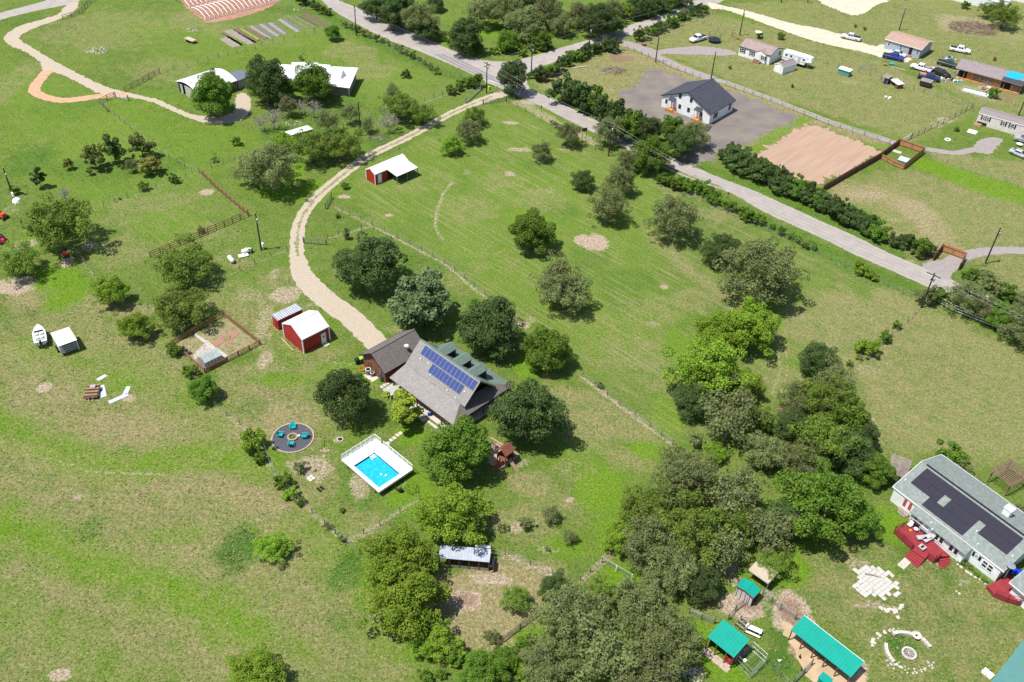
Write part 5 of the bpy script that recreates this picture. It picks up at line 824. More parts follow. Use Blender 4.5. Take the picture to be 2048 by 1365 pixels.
# --- grey blue house ---
O, A11, L, D = frame((1770, 78, 2.8), (1844, 100, 2.8), (1870, 84.5, 2.8)); gb = thing('grey_blue_house', 'grey blue cottage with tan pink roof at the end of the sandy lane', 'house', O, A11)
gable(gb, L, D, 2.8, 3.9, siding('blue_grey_siding', (.36, .42, .47)), tan_sh, .3, 'x', white)
for u in (1.5, 5., 9.9): window(gb, 'S', u, 1.2, .75, 1.0, .3)
window(gb, 'S', 6.9, 1.6, .5, .6, .3); door(gb, 'S', 7.9, .4, .9, 2.0, .3, black); part('steps', MB().box(7.1, 8.7, -.9, .3, 0, .4).box(6.8, 7.1, -.9, .3, 0, .2), timber, gb); part('skirting', MB().box(L-.29, L-.24, .4, D-.4, .0, .5), timber, gb)
# --- house with blue tarp ---
O, A12, L, D = frame((1911, 136, 2.6), (2025, 166.5, 2.6)); L += 2.6; D = 8.5; th = thing('tarp_house', 'unfinished house with grey roof partly covered by a bright blue tarp', 'house', O, A12)
gable(th, L, D, 2.6, 4.0, timber, mauve_sh, .9, 'x', greyw)
part('tarp', MB().slab([(12.2, 1.5, 3.16), (15.6, 1.5, 3.16), (L+.05, 4.2, 4.06), (12.6, 4.2, 4.06)], .04), mat('blue_tarp', (.01, .33, .56), (.01, .29, .50), scale=1.3, rough=.5), th); part('felt', MB().slab([(12., -.02, 2.66), (L, -.02, 2.66), (L, 1.6, 3.19), (12., 1.6, 3.19)], .04), dark_sh, th)
for i, x in enumerate(np.linspace(.5, L-.3, 9)): post(th, x, .3, 2.6, timber, .13, 0, 'porch_post')
for a, b, mm in ((1.2, 3.2, dark), (3.3, 5.2, orangew), (5.4, 7.2, timber), (7.6, 9.4, greyw), (9.8, 12., orangew), (12.2, 14.5, dark)): part('wall_board', MB().box(a, b, .84, .89, .1, 2.2), mm, th)
part('porch_rail', MB().box(7.4, 12.2, .25, .33, .95, 1.05).box(7.4, 12.2, .25, .33, .5, .58), greyw, th); part('deck', MB().box(.4, L-.3, .1, .9, 0, .25), orangew, th)
for y in (2.5, 5.5): post(th, L-.2, y, 2.6, timber, .13, 0, 'porch_post')
# --- long mobile home right ---
O, A13, L, D = frame((1958, 226, 2.9), (2048, 251.5, 2.9)); L = 17; D = 4.4; lm = thing('long_mobile_home', 'long cream mobile home with black shutters at the right edge', 'mobile home', O, A13)
gable(lm, L, D, 2.9, 3.5, siding('cream_siding', (.70, .62, .58)), mauve_sh, .08, 'x', white)
for u, w in ((1.5, .5), (2.4, .5), (6.2, .5), (8.2, .8), (12, .8)): window(lm, 'S', u, 1.5, w, .9, .08, white, black, nx=1)
part('skirt_opening', MB().box(.3, 2.6, .02, .07, .1, .8), dark, lm); part('steps', MB().box(-.2, 1.6, -1.1, 0, 0, .4).box(-.2, 1.6, -1.5, -1.1, 0, .2), timber, lm)
ps = thing('paving_pieces', 'pale slabs lying before the steps of the long mobile home', 'slabs', P(1945, 264), A13)
for k in range(3): part('slab', MB().box(-1.1, 1., -1.1+k*.75, -.45+k*.75, 0, .07), white, ps)
# --- long house with black solar panels ---
O, A14, L, D = frame((1786, 973.5, 2.7), (1999.1, 1136.7, 2.7), (1882, 921, 2.7)); bh = thing('solar_house', 'long white house with grey green roof and large black solar arrays', 'house', O, A14)
def BL(x, y, z): q = loc_in(O, A14, P2(x, y, z)); return (q[0], q[1], z)
LL = 17.1; ry, zr, ze = 5.7, 4.6, 2.7
part('wall', MB().poly([(.3, .1, 0), (4.3, .1, 0), (4.3, .1, 2.6), (.3, .1, 2.6)]).poly([(4.3, .1, 0), (4.3, -1.15, 0), (4.3, -1.15, 2.3), (4.3, .1, 2.6)]).poly([(4.3, -1.15, 0), (12.7, -1.15, 0), (12.7, -1.15, 2.3), (4.3, -1.15, 2.3)]).poly([(12.7, -1.15, 0), (12.7, .1, 0), (12.7, .1, 2.6), (12.7, -1.15, 2.3)]).poly([(12.7, .1, 0), (LL, .1, 0), (LL, .1, 2.6), (12.7, .1, 2.6)]).poly([(.3, 11, 0), (.3, .1, 0), (.3, .1, 2.65), (.3, ry, 4.4), (.3, 11, 2.65)]).poly([(LL, .1, 0), (LL, 11, 0), (LL, 11, 2.65), (LL, ry, 4.4), (LL, .1, 2.65)]).poly([(LL, 11, 0), (.3, 11, 0), (.3, 11, 2.65), (LL, 11, 2.65)]), whs, bh)
part('roof', MB().slab([(0, 0, ze), (LL+.4, 0, ze), (LL+.4, ry, zr), (0, ry, zr)], .14), ggrey_sh, bh); part('roof', MB().slab([(0, ry, zr), (LL+.4, ry, zr), (LL+.4, 11.4, ze), (0, 11.4, ze)], .14), ggrey_sh, bh)
part('ridge_vent', MB().box(.8, LL, ry-.14, ry+.14, zr-.02, zr+.06), black, bh); part('eave_trim', MB().box(-.02, LL+.4, -.05, 0, ze-.2, ze+.02).slab([(-.05, -.05, ze+.03), (0, -.05, ze+.03), (0, ry, zr+.03), (-.05, ry, zr+.03)], .2).slab([(-.05, ry, zr+.03), (0, ry, zr+.03), (0, 11.45, ze+.03), (-.05, 11.45, ze+.03)], .2).box(0, LL+.4, 11.4, 11.45, ze-.2, ze+.02), white, bh)
def bz(y): return ze+(zr-ze)*y/ry
def bs(x, y):
    z = 3.5
    for _ in range(14): q = BL(x, y, z); z = bz(q[1])
    return (q[0], q[1], z)
pk = lambda zx, zy: bs(1760+zx/7.11, 900+zy/7.11)
a, b, c = pk(600, 325), pk(1965, 1340), pk(485, 430); dd = 1.62; yt = 5.25; xL, xR = min(a[0], c[0]), b[0]; sw = (xR-xL)/14
def arr(xa, xb, row):
    n = max(1, round((xb-xa)/sw)); y1 = yt-row*dd; y0 = y1-dd+.02; panels(bh, [(xa, y0, bz(y0)), (xb, y0, bz(y0)), (xb, y1, bz(y1)), (xa, y1, bz(y1))], n, 1, pvblack, .012)
arr(xL, xL+14*sw, 0); arr(xL, xL+4*sw, 1); arr(xL+5*sw, xL+9*sw, 1); arr(xL+10*sw, xL+14*sw, 1); arr(xL+3*sw, xL+9*sw, 2)
q = pk(1740, 930); part('chimney', MB().box(q[0]-.5, q[0]+.5, 7.2, 8.2, 3.5, 5.2), white, bh); part('chimney_cap', MB().box(q[0]-.58, q[0]+.58, 7.12, 8.28, 5.2, 5.3).lathe([(.2, 5.3), (.2, 5.45), (.1, 5.5)], 8, (q[0], 7.7)), white, bh)
for u in (5.1, 6., 6.85): window(bh, 'S', u, 1.35, .6, .75, -1.15, white)
for u in (8.6, 9.35, 10.85, 11.6): window(bh, 'S', u, .75, .5, 1.5, -1.15, white, nz=1, name='glazed_door')
part('wing_roof', MB().slab([(4.1, -1.55, 2.32), (12.9, -1.55, 2.32), (12.9, .02, 2.72), (4.1, .02, 2.72)], .12), ggrey_sh, bh)
for u in (2.4, 3.25): part('shutter', MB().box(u-.2, u+.2, .03, .09, .9, 2.2), mat('brick_red_paint', (.5, .06, .07)), bh)
window(bh, 'S', 13.75, 1.5, .4, .55, .1, white, black, 1, 2); window(bh, 'S', 15.05, .95, .6, 1.1, .1); window(bh, 'S', 15.85, .95, .6, 1.1, .1)
for zx, zy in ((355, 435), (725, 1040), (1370, 1165), (1880, 1520), (1385, 1350), (735, 1140)): q = pk(zx, zy); part('roof_vent', MB().lathe([(.09, q[2]-.05), (.09, q[2]+.25), (.03, q[2]+.28)], 8, (q[0], q[1])), white, bh)
part('entry_steps', MB().box(2.1, 3.7, -.6, .1, 0, .3).box(2.3, 3.5, -.9, -.6, 0, .15), greyw, bh)
O15, A15, L15, D15 = frame((2019, 1165, 2.6), (2090, 1225, 2.6)); wg = thing('side_wing', 'grey roofed wing with white gable at the right edge below the solar house', 'house', O15, A15)
gable(wg, 9, 7, 2.6, 4., whs, ggrey_sh, .5, 'x', white)
small('rooftop_antenna_dish', 'grey dish antenna standing at the corner of the solar house', 'dish', (2003, 1165), lambda t: (part('mast', MB().tube([(0, 0, 0), (0, 0, 3.2)], .05), steel, t), part('dish', MB().lathe([(.05, 3.2), (.4, 3.3), (.55, 3.5)], 12), steel, t)))
# red deck of the solar house
dk = thing('red_deck', 'bright red wooden deck with railing and stairs along the solar house', 'deck', O, A14); lc = lambda zx, zy, z=.7: BL(1760+zx/7.11, 1020+zy/7.11, z)
pl = [lc(210, 290), lc(455, 520), lc(440, 560), lc(640, 700), lc(680, 650), lc(780, 720), lc(850, 670), lc(1000, 655), lc(740, 430), lc(420, 190)]
dpts = [(p[0], min(p[1], -1.2)) for p in pl]; part('deck_frame', MB().prism(dpts, .1, .62), reddeck, dk)
def clip_strip(poly, ya, yb):                                  # board: part of the deck outline between two lines
    def cl(q, f_in, inter):
        o = []
        for i in range(len(q)):
            a, b = q[i-1], q[i]
            if f_in(b):
                if not f_in(a): o.append(inter(a, b))
                o.append(b)
            elif f_in(a): o.append(inter(a, b))
        return o
    it = lambda y: (lambda a, b: (a[0]+(b[0]-a[0])*(y-a[1])/(b[1]-a[1]+1e-9), y))
    q = cl(poly, lambda p: p[1] >= ya, it(ya)); return cl(q, lambda p: p[1] <= yb, it(yb)) if q else q
ys = [p[1] for p in dpts]; yy = min(ys)
while yy < max(ys):
    q = clip_strip(dpts, yy+.012, yy+.27)
    if len(q) >= 3: part('deck_board', MB().prism(q, .62, .70), reddeck, dk)
    yy += .28
def rail(par, p, q, m, n=None, h=1., z=.7, rails=(1., .62, .3), s=.07):
    p, q = Vector((p[0], p[1], z)), Vector((q[0], q[1], z)); l = (q-p).length; n = n or max(1, int(l/1.3))
    for i in range(n+1): c = p.lerp(q, i/n); part('rail_post', MB().box(c.x-s/2, c.x+s/2, c.y-s/2, c.y+s/2, z-.6, z+h), m, par)
    rz = math.atan2(q.y-p.y, q.x-p.x); c = (p+q)/2
    for k in rails: part('rail', MB().cbox(c.x, c.y, z+h*k, l, .06, .07 if k < 1 else .06, rz), m, par)
rail(dk, dpts[0], dpts[1], reddeck); rail(dk, dpts[9], dpts[0], reddeck); rail(dk, dpts[4], dpts[5], reddeck); rail(dk, dpts[5], dpts[6], reddeck); rail(dk, dpts[1], dpts[2], reddeck, 1)
def stairs(t0, t1, b1, b0, n=4):
    q = [np.array(lc(*p)[:2]) for p in (t0, t1, b1, b0)]
    for k in range(n):
        f0, f1 = k/n, (k+1)/n; part('stair_tread', MB().prism([q[0]+(q[3]-q[0])*f1, q[1]+(q[2]-q[1])*f1, q[1]+(q[2]-q[1])*f0, q[0]+(q[3]-q[0])*f0], 0, .56-.14*k), reddeck, dk)
stairs((440, 565), (635, 705), (555, 785), (370, 630)); stairs((850, 690), (1000, 670), (1025, 735), (880, 805))
sl = lc(350, 760, 0); solo('deck_path', MB().cbox(sl[0], sl[1], .03, 1.0, 2.1, .06, .1), concrete, 'pale concrete slab at the foot of the red deck stairs', 'path', None, O, A14)
def lounger(t): part('cushion', MB().box(-.35, .35, -.9, .5, .3, .42).hexa([(-.35, .5, .3), (.35, .5, .3), (.35, 1., .7), (-.35, 1., .7)], [(-.35, .45, .42), (.35, .45, .42), (.35, .95, .82), (-.35, .95, .82)]), mat('pale_cushion', (.42, .40, .40)), t); [part('leg', MB().box(x-.03, x+.03, y-.03, y+.03, 0, .3), black, t) for x in (-.3, .3) for y in (-.8, .4)]
def on_deck(name, label, cat, zx, zy, f_, rz=0.):
    q = P(1760+zx/7.11, 1020+zy/7.11, .7); t = thing(name, label, cat, q, A14+rz); f_(t); return t
on_deck('sun_lounger', 'pale lounger on the red deck, left one', 'sun lounger', 605, 415, lounger, -.5); on_deck('sun_lounger', 'pale lounger on the red deck, right one', 'sun lounger', 680, 430, lounger, -.1)
on_deck('fire_table', 'square white fire table in the middle of the red deck', 'fire table', 590, 555, lambda t: (part('table_top', MB().box(-.42, .42, -.42, .42, .35, .45), MATS['pale_cushion'], t), part('burner', MB().box(-.15, .15, -.25, .25, .45, .5), black, t), part('base', MB().box(-.3, .3, -.3, .3, 0, .35), greyw, t)))
on_deck('patio_chair', 'white chair at the far corner of the red deck', 'chair', 415, 235, lambda t: (part('seat', MB().box(-.28, .28, -.28, .28, .3, .4), white, t), part('backrest', MB().box(-.28, .28, .24, .3, .4, .9), white, t)))
on_deck('round_side_table', 'white round side table on the red deck', 'table', 500, 300, lambda t: (part('top', MB().lathe([(.3, .4), (.3, .45), (.05, .46)], 12), white, t), part('stem', MB().tube([(0, 0, 0), (0, 0, .4)], .05), white, t)))
on_deck('orange_toy', 'small orange disc lying on the red deck', 'toy', 430, 292, lambda t: part('disc', MB().lathe([(.18, 0), (.18, .06), (.05, .07)], 10), mat('toy_orange', (.75, .3, .02)), t))
on_deck('patio_sofa', 'grey glass topped table with seats along the house wall', 'furniture', 620, 310, lambda t: (part('table_top', MB().box(-.7, .7, -.4, .4, .5, .56), steel, t), part('bench', MB().box(-1.9, -.8, -.2, .4, 0, .45), black, t)))
# second deck and things beside the wing
o16 = P(1990, 1180, .6); d2 = thing('second_red_deck', 'red deck with railing at the right edge beside the grey wing', 'deck', (o16[0], o16[1], 0), A14)
def D2L(x, y, z=.6): q = loc_in(o16, A14, P2(x, y, z)); return (q[0], q[1])
pp = [D2L(1974, 1172), D2L(1990, 1190), D2L(2015, 1200), D2L(2060, 1212), D2L(2110, 1215), D2L(2070, 1170), D2L(2018, 1150)]
part('deck_frame', MB().prism(pp, .1, .52), reddeck, d2); ys = [p[1] for p in pp]; yy = min(ys)
while yy < max(ys):
    q = clip_strip(pp, yy+.012, yy+.27)
    if len(q) >= 3: part('deck_board', MB().prism(q, .52, .60), reddeck, d2)
    yy += .28
rail(d2, pp[2], pp[3], reddeck, z=.6); rail(d2, pp[3], pp[4], reddeck, z=.6); rail(d2, pp[1], pp[2], reddeck, z=.6)
small('blue_storage_tub', 'bright blue tubs stacked beside the solar house corner', 'tubs', (2020, 1150), lambda t: (part('tub', MB().lathe([(.35, .6), (.42, 1.4), (.36, 1.42)], 12), mat('tub_blue', (.01, .05, .55), rough=.4), t), part('tub', MB().lathe([(.35, .6), (.42, 1.2), (.36, 1.22)], 12, (.8, .3)), MATS['tub_blue'], t)))
# weathered pergola roof left of the solar house
O17, A17, L17, D17 = frame((1777, 946, 2.2), (1809, 958, 2.2), (1835, 926, 2.2)); pg = thing('weathered_pergola', 'weathered slatted pergola roof beside the far end of the solar house', 'pergola', O17, A17)
for i in range(16): part('roof_slat', MB().box(-.3, L17+.3, i*D17/16, i*D17/16+D17/16*.55, 2.28, 2.34), greyw, pg)
for x in (0, L17/2, L17): part('beam', MB().box(x-.06, x+.06, 0, D17, 2.1, 2.27), greyw, pg)
for x in (0, L17):
    for y in (0, D17): post(pg, x, y, 2.1, greyw)
O18, A18, L18, D18 = frame((1984, 943, 2.4), (2022, 972, 2.4), (2060, 940, 2.4)); pr = thing('slatted_pergola', 'brown slatted pergola standing free behind the solar house', 'pergola', O18, A18); D18 = 4.4
for i in range(12): part('rafter', MB().box(-.3, L18+.3, i*D18/11-.045, i*D18/11+.045, 2.4, 2.55), mat('pergola_brown', (.24, .155, .11), (.17, .11, .08), scale=2), pr)
for x in (.1, L18-.1): part('beam', MB().box(x-.08, x+.08, -.3, D18+.3, 2.2, 2.395), MATS['pergola_brown'], pr)
for x in (.1, L18-.1):
    for y in (.1, D18-.1): post(pr, x, y, 2.2, MATS['pergola_brown'], .16)
# --- teal roofed sheds ---
O, A19, L, D = frame((1415, 1273, 2.6), (1468, 1315, 2.6), (1501, 1284, 2.6)); t1 = thing('teal_roofed_shed', 'open shed with a teal roof and rails beside two red barrels', 'shed', O, A19)
q = [(0, 0, 2.5), (L, 0, 2.5), (L, D, 2.9), (0, D, 2.9)]; m = MB().slab(q, .07); ribs_on(m, q, 9, 'x', .03); part('roof', m, teal, t1); part('wall', MB().box(.2, L-.15, D-.25, D-.15, 0, 2.7).box(L-.25, L-.15, .4, D-.2, 0, 2.4).box(.15, .25, .6, D-.2, 0, 2.4), mat('dark_red_wall', (.15, .05, .04)), t1)
for x in (.1, 1.4, 2.8, L-.1): post(t1, x, .12, 2.44, brownw)
part('slab_floor', MB().box(-.1, L, -.7, .4, 0, .06), mat('pinkish_concrete', (.44, .34, .28)), t1)
for i, px in enumerate(((1453, 1318), (1458, 1326))): small('red_barrel', f'red plastic barrel beside the teal roofed shed, {["upper", "lower"][i]} of two', 'barrel', px, lambda t: (part('drum', MB().lathe([(.28, 0), (.33, .3), (.33, .7), (.26, .95)], 12), mat('barrel_red', (.42, .03, .03), rough=.45), t), part('lid', MB().lathe([(.24, .95), (.2, .96), (.02, .9)], 12), dark, t)), A19, 'red barrels by the shed')
dr = thing('wire_dog_run', 'galvanised pipe frame dog run joined to the teal roofed shed', 'dog run', (*P2(1472, 1324), 0), A19)
c = [loc_in(dr.location, A19, P2(*p)) for p in ((1470, 1325), (1500, 1357), (1530, 1325), (1502, 1300))]
for zz in (.1, .9, 1.7):
    for a, b in zip(c, c[1:]+c[:1]): part('rail', MB().tube([(a[0], a[1], zz), (b[0], b[1], zz)], .03, 5), steel, dr)
for a, b in zip(c, c[1:]+c[:1]):
    for k in (0, .5): part('post', MB().tube([(a[0]+(b[0]-a[0])*k, a[1]+(b[1]-a[1])*k, 0), (a[0]+(b[0]-a[0])*k, a[1]+(b[1]-a[1])*k, 1.75)], .035, 5), steel, dr)
part('roof_bar', MB().tube([((c[0][0]+c[1][0])/2, (c[0][1]+c[1][1])/2, 1.72), ((c[2][0]+c[3][0])/2, (c[2][1]+c[3][1])/2, 1.72)], .03, 5), steel, dr)
small('feed_tub', 'small white tub inside the wire dog run', 'tub', (1489, 1323), lambda t: (part('tub', MB().lathe([(.2, 0), (.25, .25), (.2, .26)], 10), white, t), part('water', MB().lathe([(.2, .2), (.02, .21)], 10), glass, t)))
O, A20, L, D = frame((1472, 1172, 2.), (1500, 1192, 2.), (1523, 1180, 2.)); t2 = thing('small_teal_coop', 'small coop with a two slope teal roof and white panelled side', 'coop', O, A20)
gable(t2, L+.5, D, 2., 2.3, mat('pale_board', (.55, .53, .52)), teal, .12, 'y', brownw); [part('batten', MB().box(u-.03, u+.03, .07, .115, 0, 1.9), brownw, t2) for u in (.3, .9, 1.5, 2.1)]
part('side_panel', MB().box(L+.42, L+.5, .2, 1.6, 0, 1.5), dark, t2)
rb = thing('roofed_run', 'tan roofed wire run behind the small teal coop', 'run', P(1520, 1160), A20); part('roof', MB().slab([(-1.4, -1.3, 2.), (1.6, -1.3, 2.), (1.6, 1.2, 2.2), (-1.4, 1.2, 2.2)], .05), mat('tan_sheet', (.44, .37, .27)), rb)
for x, y in ((-1.4, -1.3), (1.6, -1.3), (1.6, 1.2), (-1.4, 1.2)): part('post', MB().tube([(x, y, 0), (x, y, 2.2)], .04, 5), steel, rb)
for y in (-1.3, 1.2): part('rail', MB().tube([(-1.4, y, 1.9), (1.6, y, 1.9)], .035, 5), steel, rb)
for x in (-1.4, 1.6): part('rail', MB().tube([(x, -1.3, 1.9), (x, 1.2, 1.9)], .035, 5), steel, rb)
O, A21, L, D = frame((1581.8, 1258.8, 2.3), (1702.3, 1354.3, 2.3), (1729.8, 1329.3, 2.3)); t3 = thing('long_teal_shelter', 'long low shelter with a teal roof over a dirt run', 'shelter', O, A21)
q = [(0, 0, 2.2), (L, 0, 2.2), (L, D, 2.6), (0, D, 2.6)]; m = MB().slab(q, .07); ribs_on(m, q, 20, 'x', .03); part('roof', m, teal, t3); part('fascia', MB().box(0, L, D, D+.05, 2.48, 2.62), white, t3); part('back_wall', MB().box(.2, L-.2, D-.2, D-.12, 0, 2.4), brownw, t3)
for x in np.linspace(.15, L-.15, 6): post(t3, x, .15, 2.12, brownw)
o = P2(1975, 1395, 4.); q4 = [loc_in((o[0], o[1]), A14, P2(*p, 4.)) for p in ((1965, 1400), (2052, 1278))]
t4 = thing('blue_green_roof', 'blue green metal roof cut off at the lower right corner', 'building', (P2(2030, 1330, 4.)[0], P2(2030, 1330, 4.)[1], 0), 0)
cc = [P2(1976, 1372, 4.), P2(1990, 1420, 4.), P2(2130, 1400, 4.), P2(2100, 1300, 4.), P2(2050, 1276, 4.)]; lo = t4.location; cc = [(p[0]-lo[0], p[1]-lo[1]) for p in cc]
part('roof', MB().prism(cc, 3.9, 4.0), mat('blue_green_roof', (.085, .215, .20), (.075, .195, .18), scale=1, rough=.6), t4); cen = np.mean(cc, 0); part('wall', MB().prism([tuple(cen+(np.array(p)-cen)*.95) for p in cc], 0, 3.9), whs, t4)
rr_ = MB()
for k in range(1, 30):
    a = np.array(cc[0])*(1-k/30)+np.array(cc[4])*(k/30); b = a+(np.array(cc[1])-np.array(cc[0]))*.8+np.array([1.2, -.2]); rr_.tube([(a[0], a[1], 4.01), (a[0]+1.9, a[1]-1.2, 4.01)], .02, 3)
part('roof_rib', rr_, MATS['blue_green_roof'], t4)
small('white_bench', 'two pale blocks lying beside the blue green roof', 'blocks', (1974, 1349), lambda t: (part('block', MB().box(-.6, 0, -.4, .4, 0, .35), white, t), part('block', MB().box(.05, .65, -.35, .45, 0, .32), white, t)), A14)
solo('teal_sheet', MB().box(-.7, .7, -.6, .6, 1.2, 1.26).box(-.6, .6, -.5, .5, 0, 1.19), teal, 'small teal topped box at the bottom edge', 'box', None, P(1646, 1369), A21)
# wooden stand and white table by the shed
ws = thing('milking_stand', 'weathered timber stand between the two teal roofs', 'stand', P(1484, 1253), A21)
for x in (-.7, 0, .7):
    for y in (-.6, .6): part('leg', MB().box(x-.05, x+.05, y-.05, y+.05, 0, .9), greyw, ws)
for y in (-.6, 0, .6): part('plank', MB().box(-.8, .8, y-.08, y+.08, .6, .66), greyw, ws)
for x in (-.7, .7): part('rail', MB().box(x-.04, x+.04, -.7, .7, .9, 1.), greyw, ws)
wt = thing('white_trestle_table', 'long white topped bench table next to the timber stand', 'table', P(1506, 1264), A21+.35); part('top', MB().box(-1., 1., -.32, .32, .65, .72), white, wt); part('bench', MB().box(-1., 1., -.75, -.5, .35, .42), white, wt); [part('leg', MB().box(x-.04, x+.04, -.6, .25, 0, .65), greyw, wt) for x in (-.8, .8)]
# --- coop ---
O, A22, L, D = frame((877, 1115.5, 2.), (979, 1124.5, 2.), (976, 1101, 2.)); cp = thing('metal_coop', 'long metal roofed coop half hidden under the hackberry trees', 'coop', O, A22)
q = [(0, 0, 1.95), (L, 0, 1.95), (L, D, 2.3), (0, D, 2.3)]; m = MB().slab(q, .06); ribs_on(m, q, 16, 'x', .03); part('roof', m, mat('coop_metal', (.36, .39, .45), (.30, .33, .39), scale=1, rough=.5), cp)
part('wall', MB().box(.1, L-.1, D-.15, D-.08, 0, 2.2).box(L-.15, L-.1, .1, D-.1, 0, 2.), timber, cp); part('wire_front', MB().box(.1, L-.1, .1, .12, 0, .5), greyw, cp)
for x in np.linspace(.1, L-.1, 6): post(cp, x, .1, 1.9, brownw, .09)
part('tank', MB().tube([(L-2.1, D+.4, 2.1), (L-.1, D+.4, 2.1)], .28, 10), steel, cp); part('lean_to', MB().box(L, L+.6, -.2, 1.2, 1.2, 1.26), black, cp); part('lean_leg', MB().box(L+.5, L+.56, -.15, 1.15, 0, 1.2), timber, cp)
# --- farm buildings top left ---
O, A23, L, D = frame((350, 163, 2.6), (388, 184, 2.6), (488, 163, 2.6)); cb = thing('curved_roof_barn', 'long barn with bright white metal roof at the end of the caliche drive', 'barn', O, A23)
dn = 11.2; rl = 9.8; n = 10; prof = [(rl*i/n, 2.6+1.1*math.sin(math.pi*i/n)) for i in range(n+1)]; r = MB()
for (xa, za), (xb, zb2) in zip(prof[:-1], prof[1:]): r.slab([(xa, 0, za), (xb, 0, zb2), (xb, dn, zb2), (xa, dn, za)], .1)
for k in range(1, 14):
    for (xa, za), (xb, zb2) in zip(prof[:-1], prof[1:]): r.box(0, 0, 0, 0, 0, 0) if False else None
part('roof', r, wmetal, cb); part('wall', MB().box(.3, 2.5, .3, .4, 0, 2.4).box(3.6, 9.5, .3, .4, 0, 2.6).box(.3, .4, .3, dn-.3, 0, 2.4).box(.3, 9.5, dn-.4, dn-.3, 0, 2.6), mat('tan_wall', (.48, .45, .38)), cb); part('doorway', MB().box(.7, 1.5, .25, .3, .1, 2.1), dark, cb)
for y in (3.5, 7., 10.9): post(cb, 9.5, y, 2.5, greyw, .2)
O24 = P2(470, 150, 2.4); bx = thing('grey_roofed_shed', 'dark grey flat roof between the white barn and the tall tree', 'shed', (*P2(478, 152, 2.2), 0), A23); part('roof', MB().slab([(-2.5, -2.2, 2.3), (2.5, -2.2, 2.3), (2.5, 2.2, 2.5), (-2.5, 2.2, 2.5)], .08), mat('slate_metal', (.13, .15, .19)), bx); part('wall', MB().box(-2.3, 2.3, -2., 2., 0, 2.2), mat('tan_wall2', (.4, .36, .3)), bx)
# farmhouse: several white metal roofs
fA = math.radians(-14); fo = P2(700, 177, 2.6); fh = thing('white_roofed_farmhouse', 'long farmhouse with bright white metal roofs behind the row of trees', 'house', (fo[0], fo[1], 0), 0)
def FL(x, y, z): q = P2(x, y, z); return (q[0]-fo[0], q[1]-fo[1], z)
def fr_(pts, lab=None):
    q = [FL(*p) for p in pts]; m = MB().slab(q, .12) if len(q) == 4 else MB().poly(q); o = part('roof', m, wmetal, fh, lab)
fr_([(655, 171, 2.6), (699, 176.5, 2.6), (716, 136, 3.2), (665, 133, 3.9)][:4]); fr_([(600, 166, 2.6), (655, 171, 2.6), (665, 134, 3.9), (600, 131, 3.9)]); fr_([(568, 165, 2.6), (600, 166.5, 2.6), (612, 132, 3.9), (556, 128.5, 3.2)]); fr_([(586, 150, 3.), (634, 152, 3.), (636, 126, 4.6), (583, 125, 4.6)])
fr_([(634, 140, 3.5), (656, 141, 3.5), (661, 130.5, 3.9), (637, 128, 3.9)])
part('wall', MB().prism([FL(575, 160, 2.4)[:2], FL(697, 173, 2.4)[:2], FL(711, 140, 2.8)[:2], FL(566, 134, 2.8)[:2]], 0, 2.4), mat('grey_brown_stone', (.3, .27, .24)), fh); part('dormer', MB().poly([FL(681, 159, 3.2), FL(692, 150, 3.3), FL(686, 139, 4.3)]), mat('grey_gable', (.32, .32, .34)), fh)  # farmhouse wall in one even grey-brown
part('porch_posts', MB().box(FL(697, 174, 2.4)[0]-.1, FL(697, 174, 2.4)[0]+.1, FL(697, 174, 2.4)[1]-.1, FL(697, 174, 2.4)[1]+.1, 0, 2.5), white, fh); part('porch_floor', MB().prism([FL(664, 189, 0)[:2], FL(694, 193, 0)[:2], FL(700, 180, 0)[:2], FL(668, 178, 0)[:2]], 0, .12), concrete, fh)
O, A25, L, D = frame((569, 263, 1.9), (580, 272, 1.9), (625, 258, 1.9)); sk = thing('white_roofed_shack', 'small weathered shack with pale metal roof among grey trees', 'shack', O, A25)
part('roof', MB().slab([(0, 0, 1.8), (L, 0, 1.95), (L, 5.8, 1.95), (0, 5.8, 1.8)], .06), mat('dull_white_metal', (.62, .62, .60), (.5, .5, .48), scale=1.2), sk); part('wall', MB().box(.15, L-.15, .15, 5.6, 0, 1.75), greyw, sk)
# small sheds near the tarp house
O, A26, L, D = frame((1764, 153, 1.7), (1775, 157, 1.7)); s = thing('brown_hutch', 'brown roofed open hutch by the wire fence', 'shed', O, A26); part('roof', MB().slab([(0, -.2, 1.7), (2., -.2, 1.7), (2., 2.2, 1.9), (0, 2.2, 1.9)], .06), mauve_sh, s); part('wall', MB().box(.9, 1.9, 0, 2, 0, 1.6), mat('navy_wall', (.02, .035, .10)), s); [post(s, x, .0, 1.65) for x in (.1, 1.9)]
O, A27, L, D = frame((1782, 160, 1.2), (1800, 171, 1.4)); s = thing('tin_roofed_hutch', 'long low hutch with a pale tin roof by the wire fence', 'shed', O, A27); part('roof', MB().slab([(-.2, -.1, 1.2), (3.4, -.1, 1.2), (3.4, 1.9, 1.4), (-.2, 1.9, 1.4)], .05), mat('pale_tin', (.55, .60, .63)), s); part('wall', MB().box(2.2, 3.2, 0, 1.7, 0, 1.15), brick, s); part('end_wall', MB().box(0, .1, .2, 1.6, 0, 1.1), timber, s)
small('black_hut', 'small black roofed box trailer beside the blue truck', 'hut', (1850, 173), lambda t: (part('box', MB().box(-1.4, 1.4, -1, 1, .4, 1.6), mat('soot', (.035, .03, .03)), t), part('roof', MB().slab([(-1.5, -1.1, 1.6), (1.5, -1.1, 1.6), (1.5, 1.1, 1.75), (-1.5, 1.1, 1.75)], .06), mauve_sh, t)), A12)
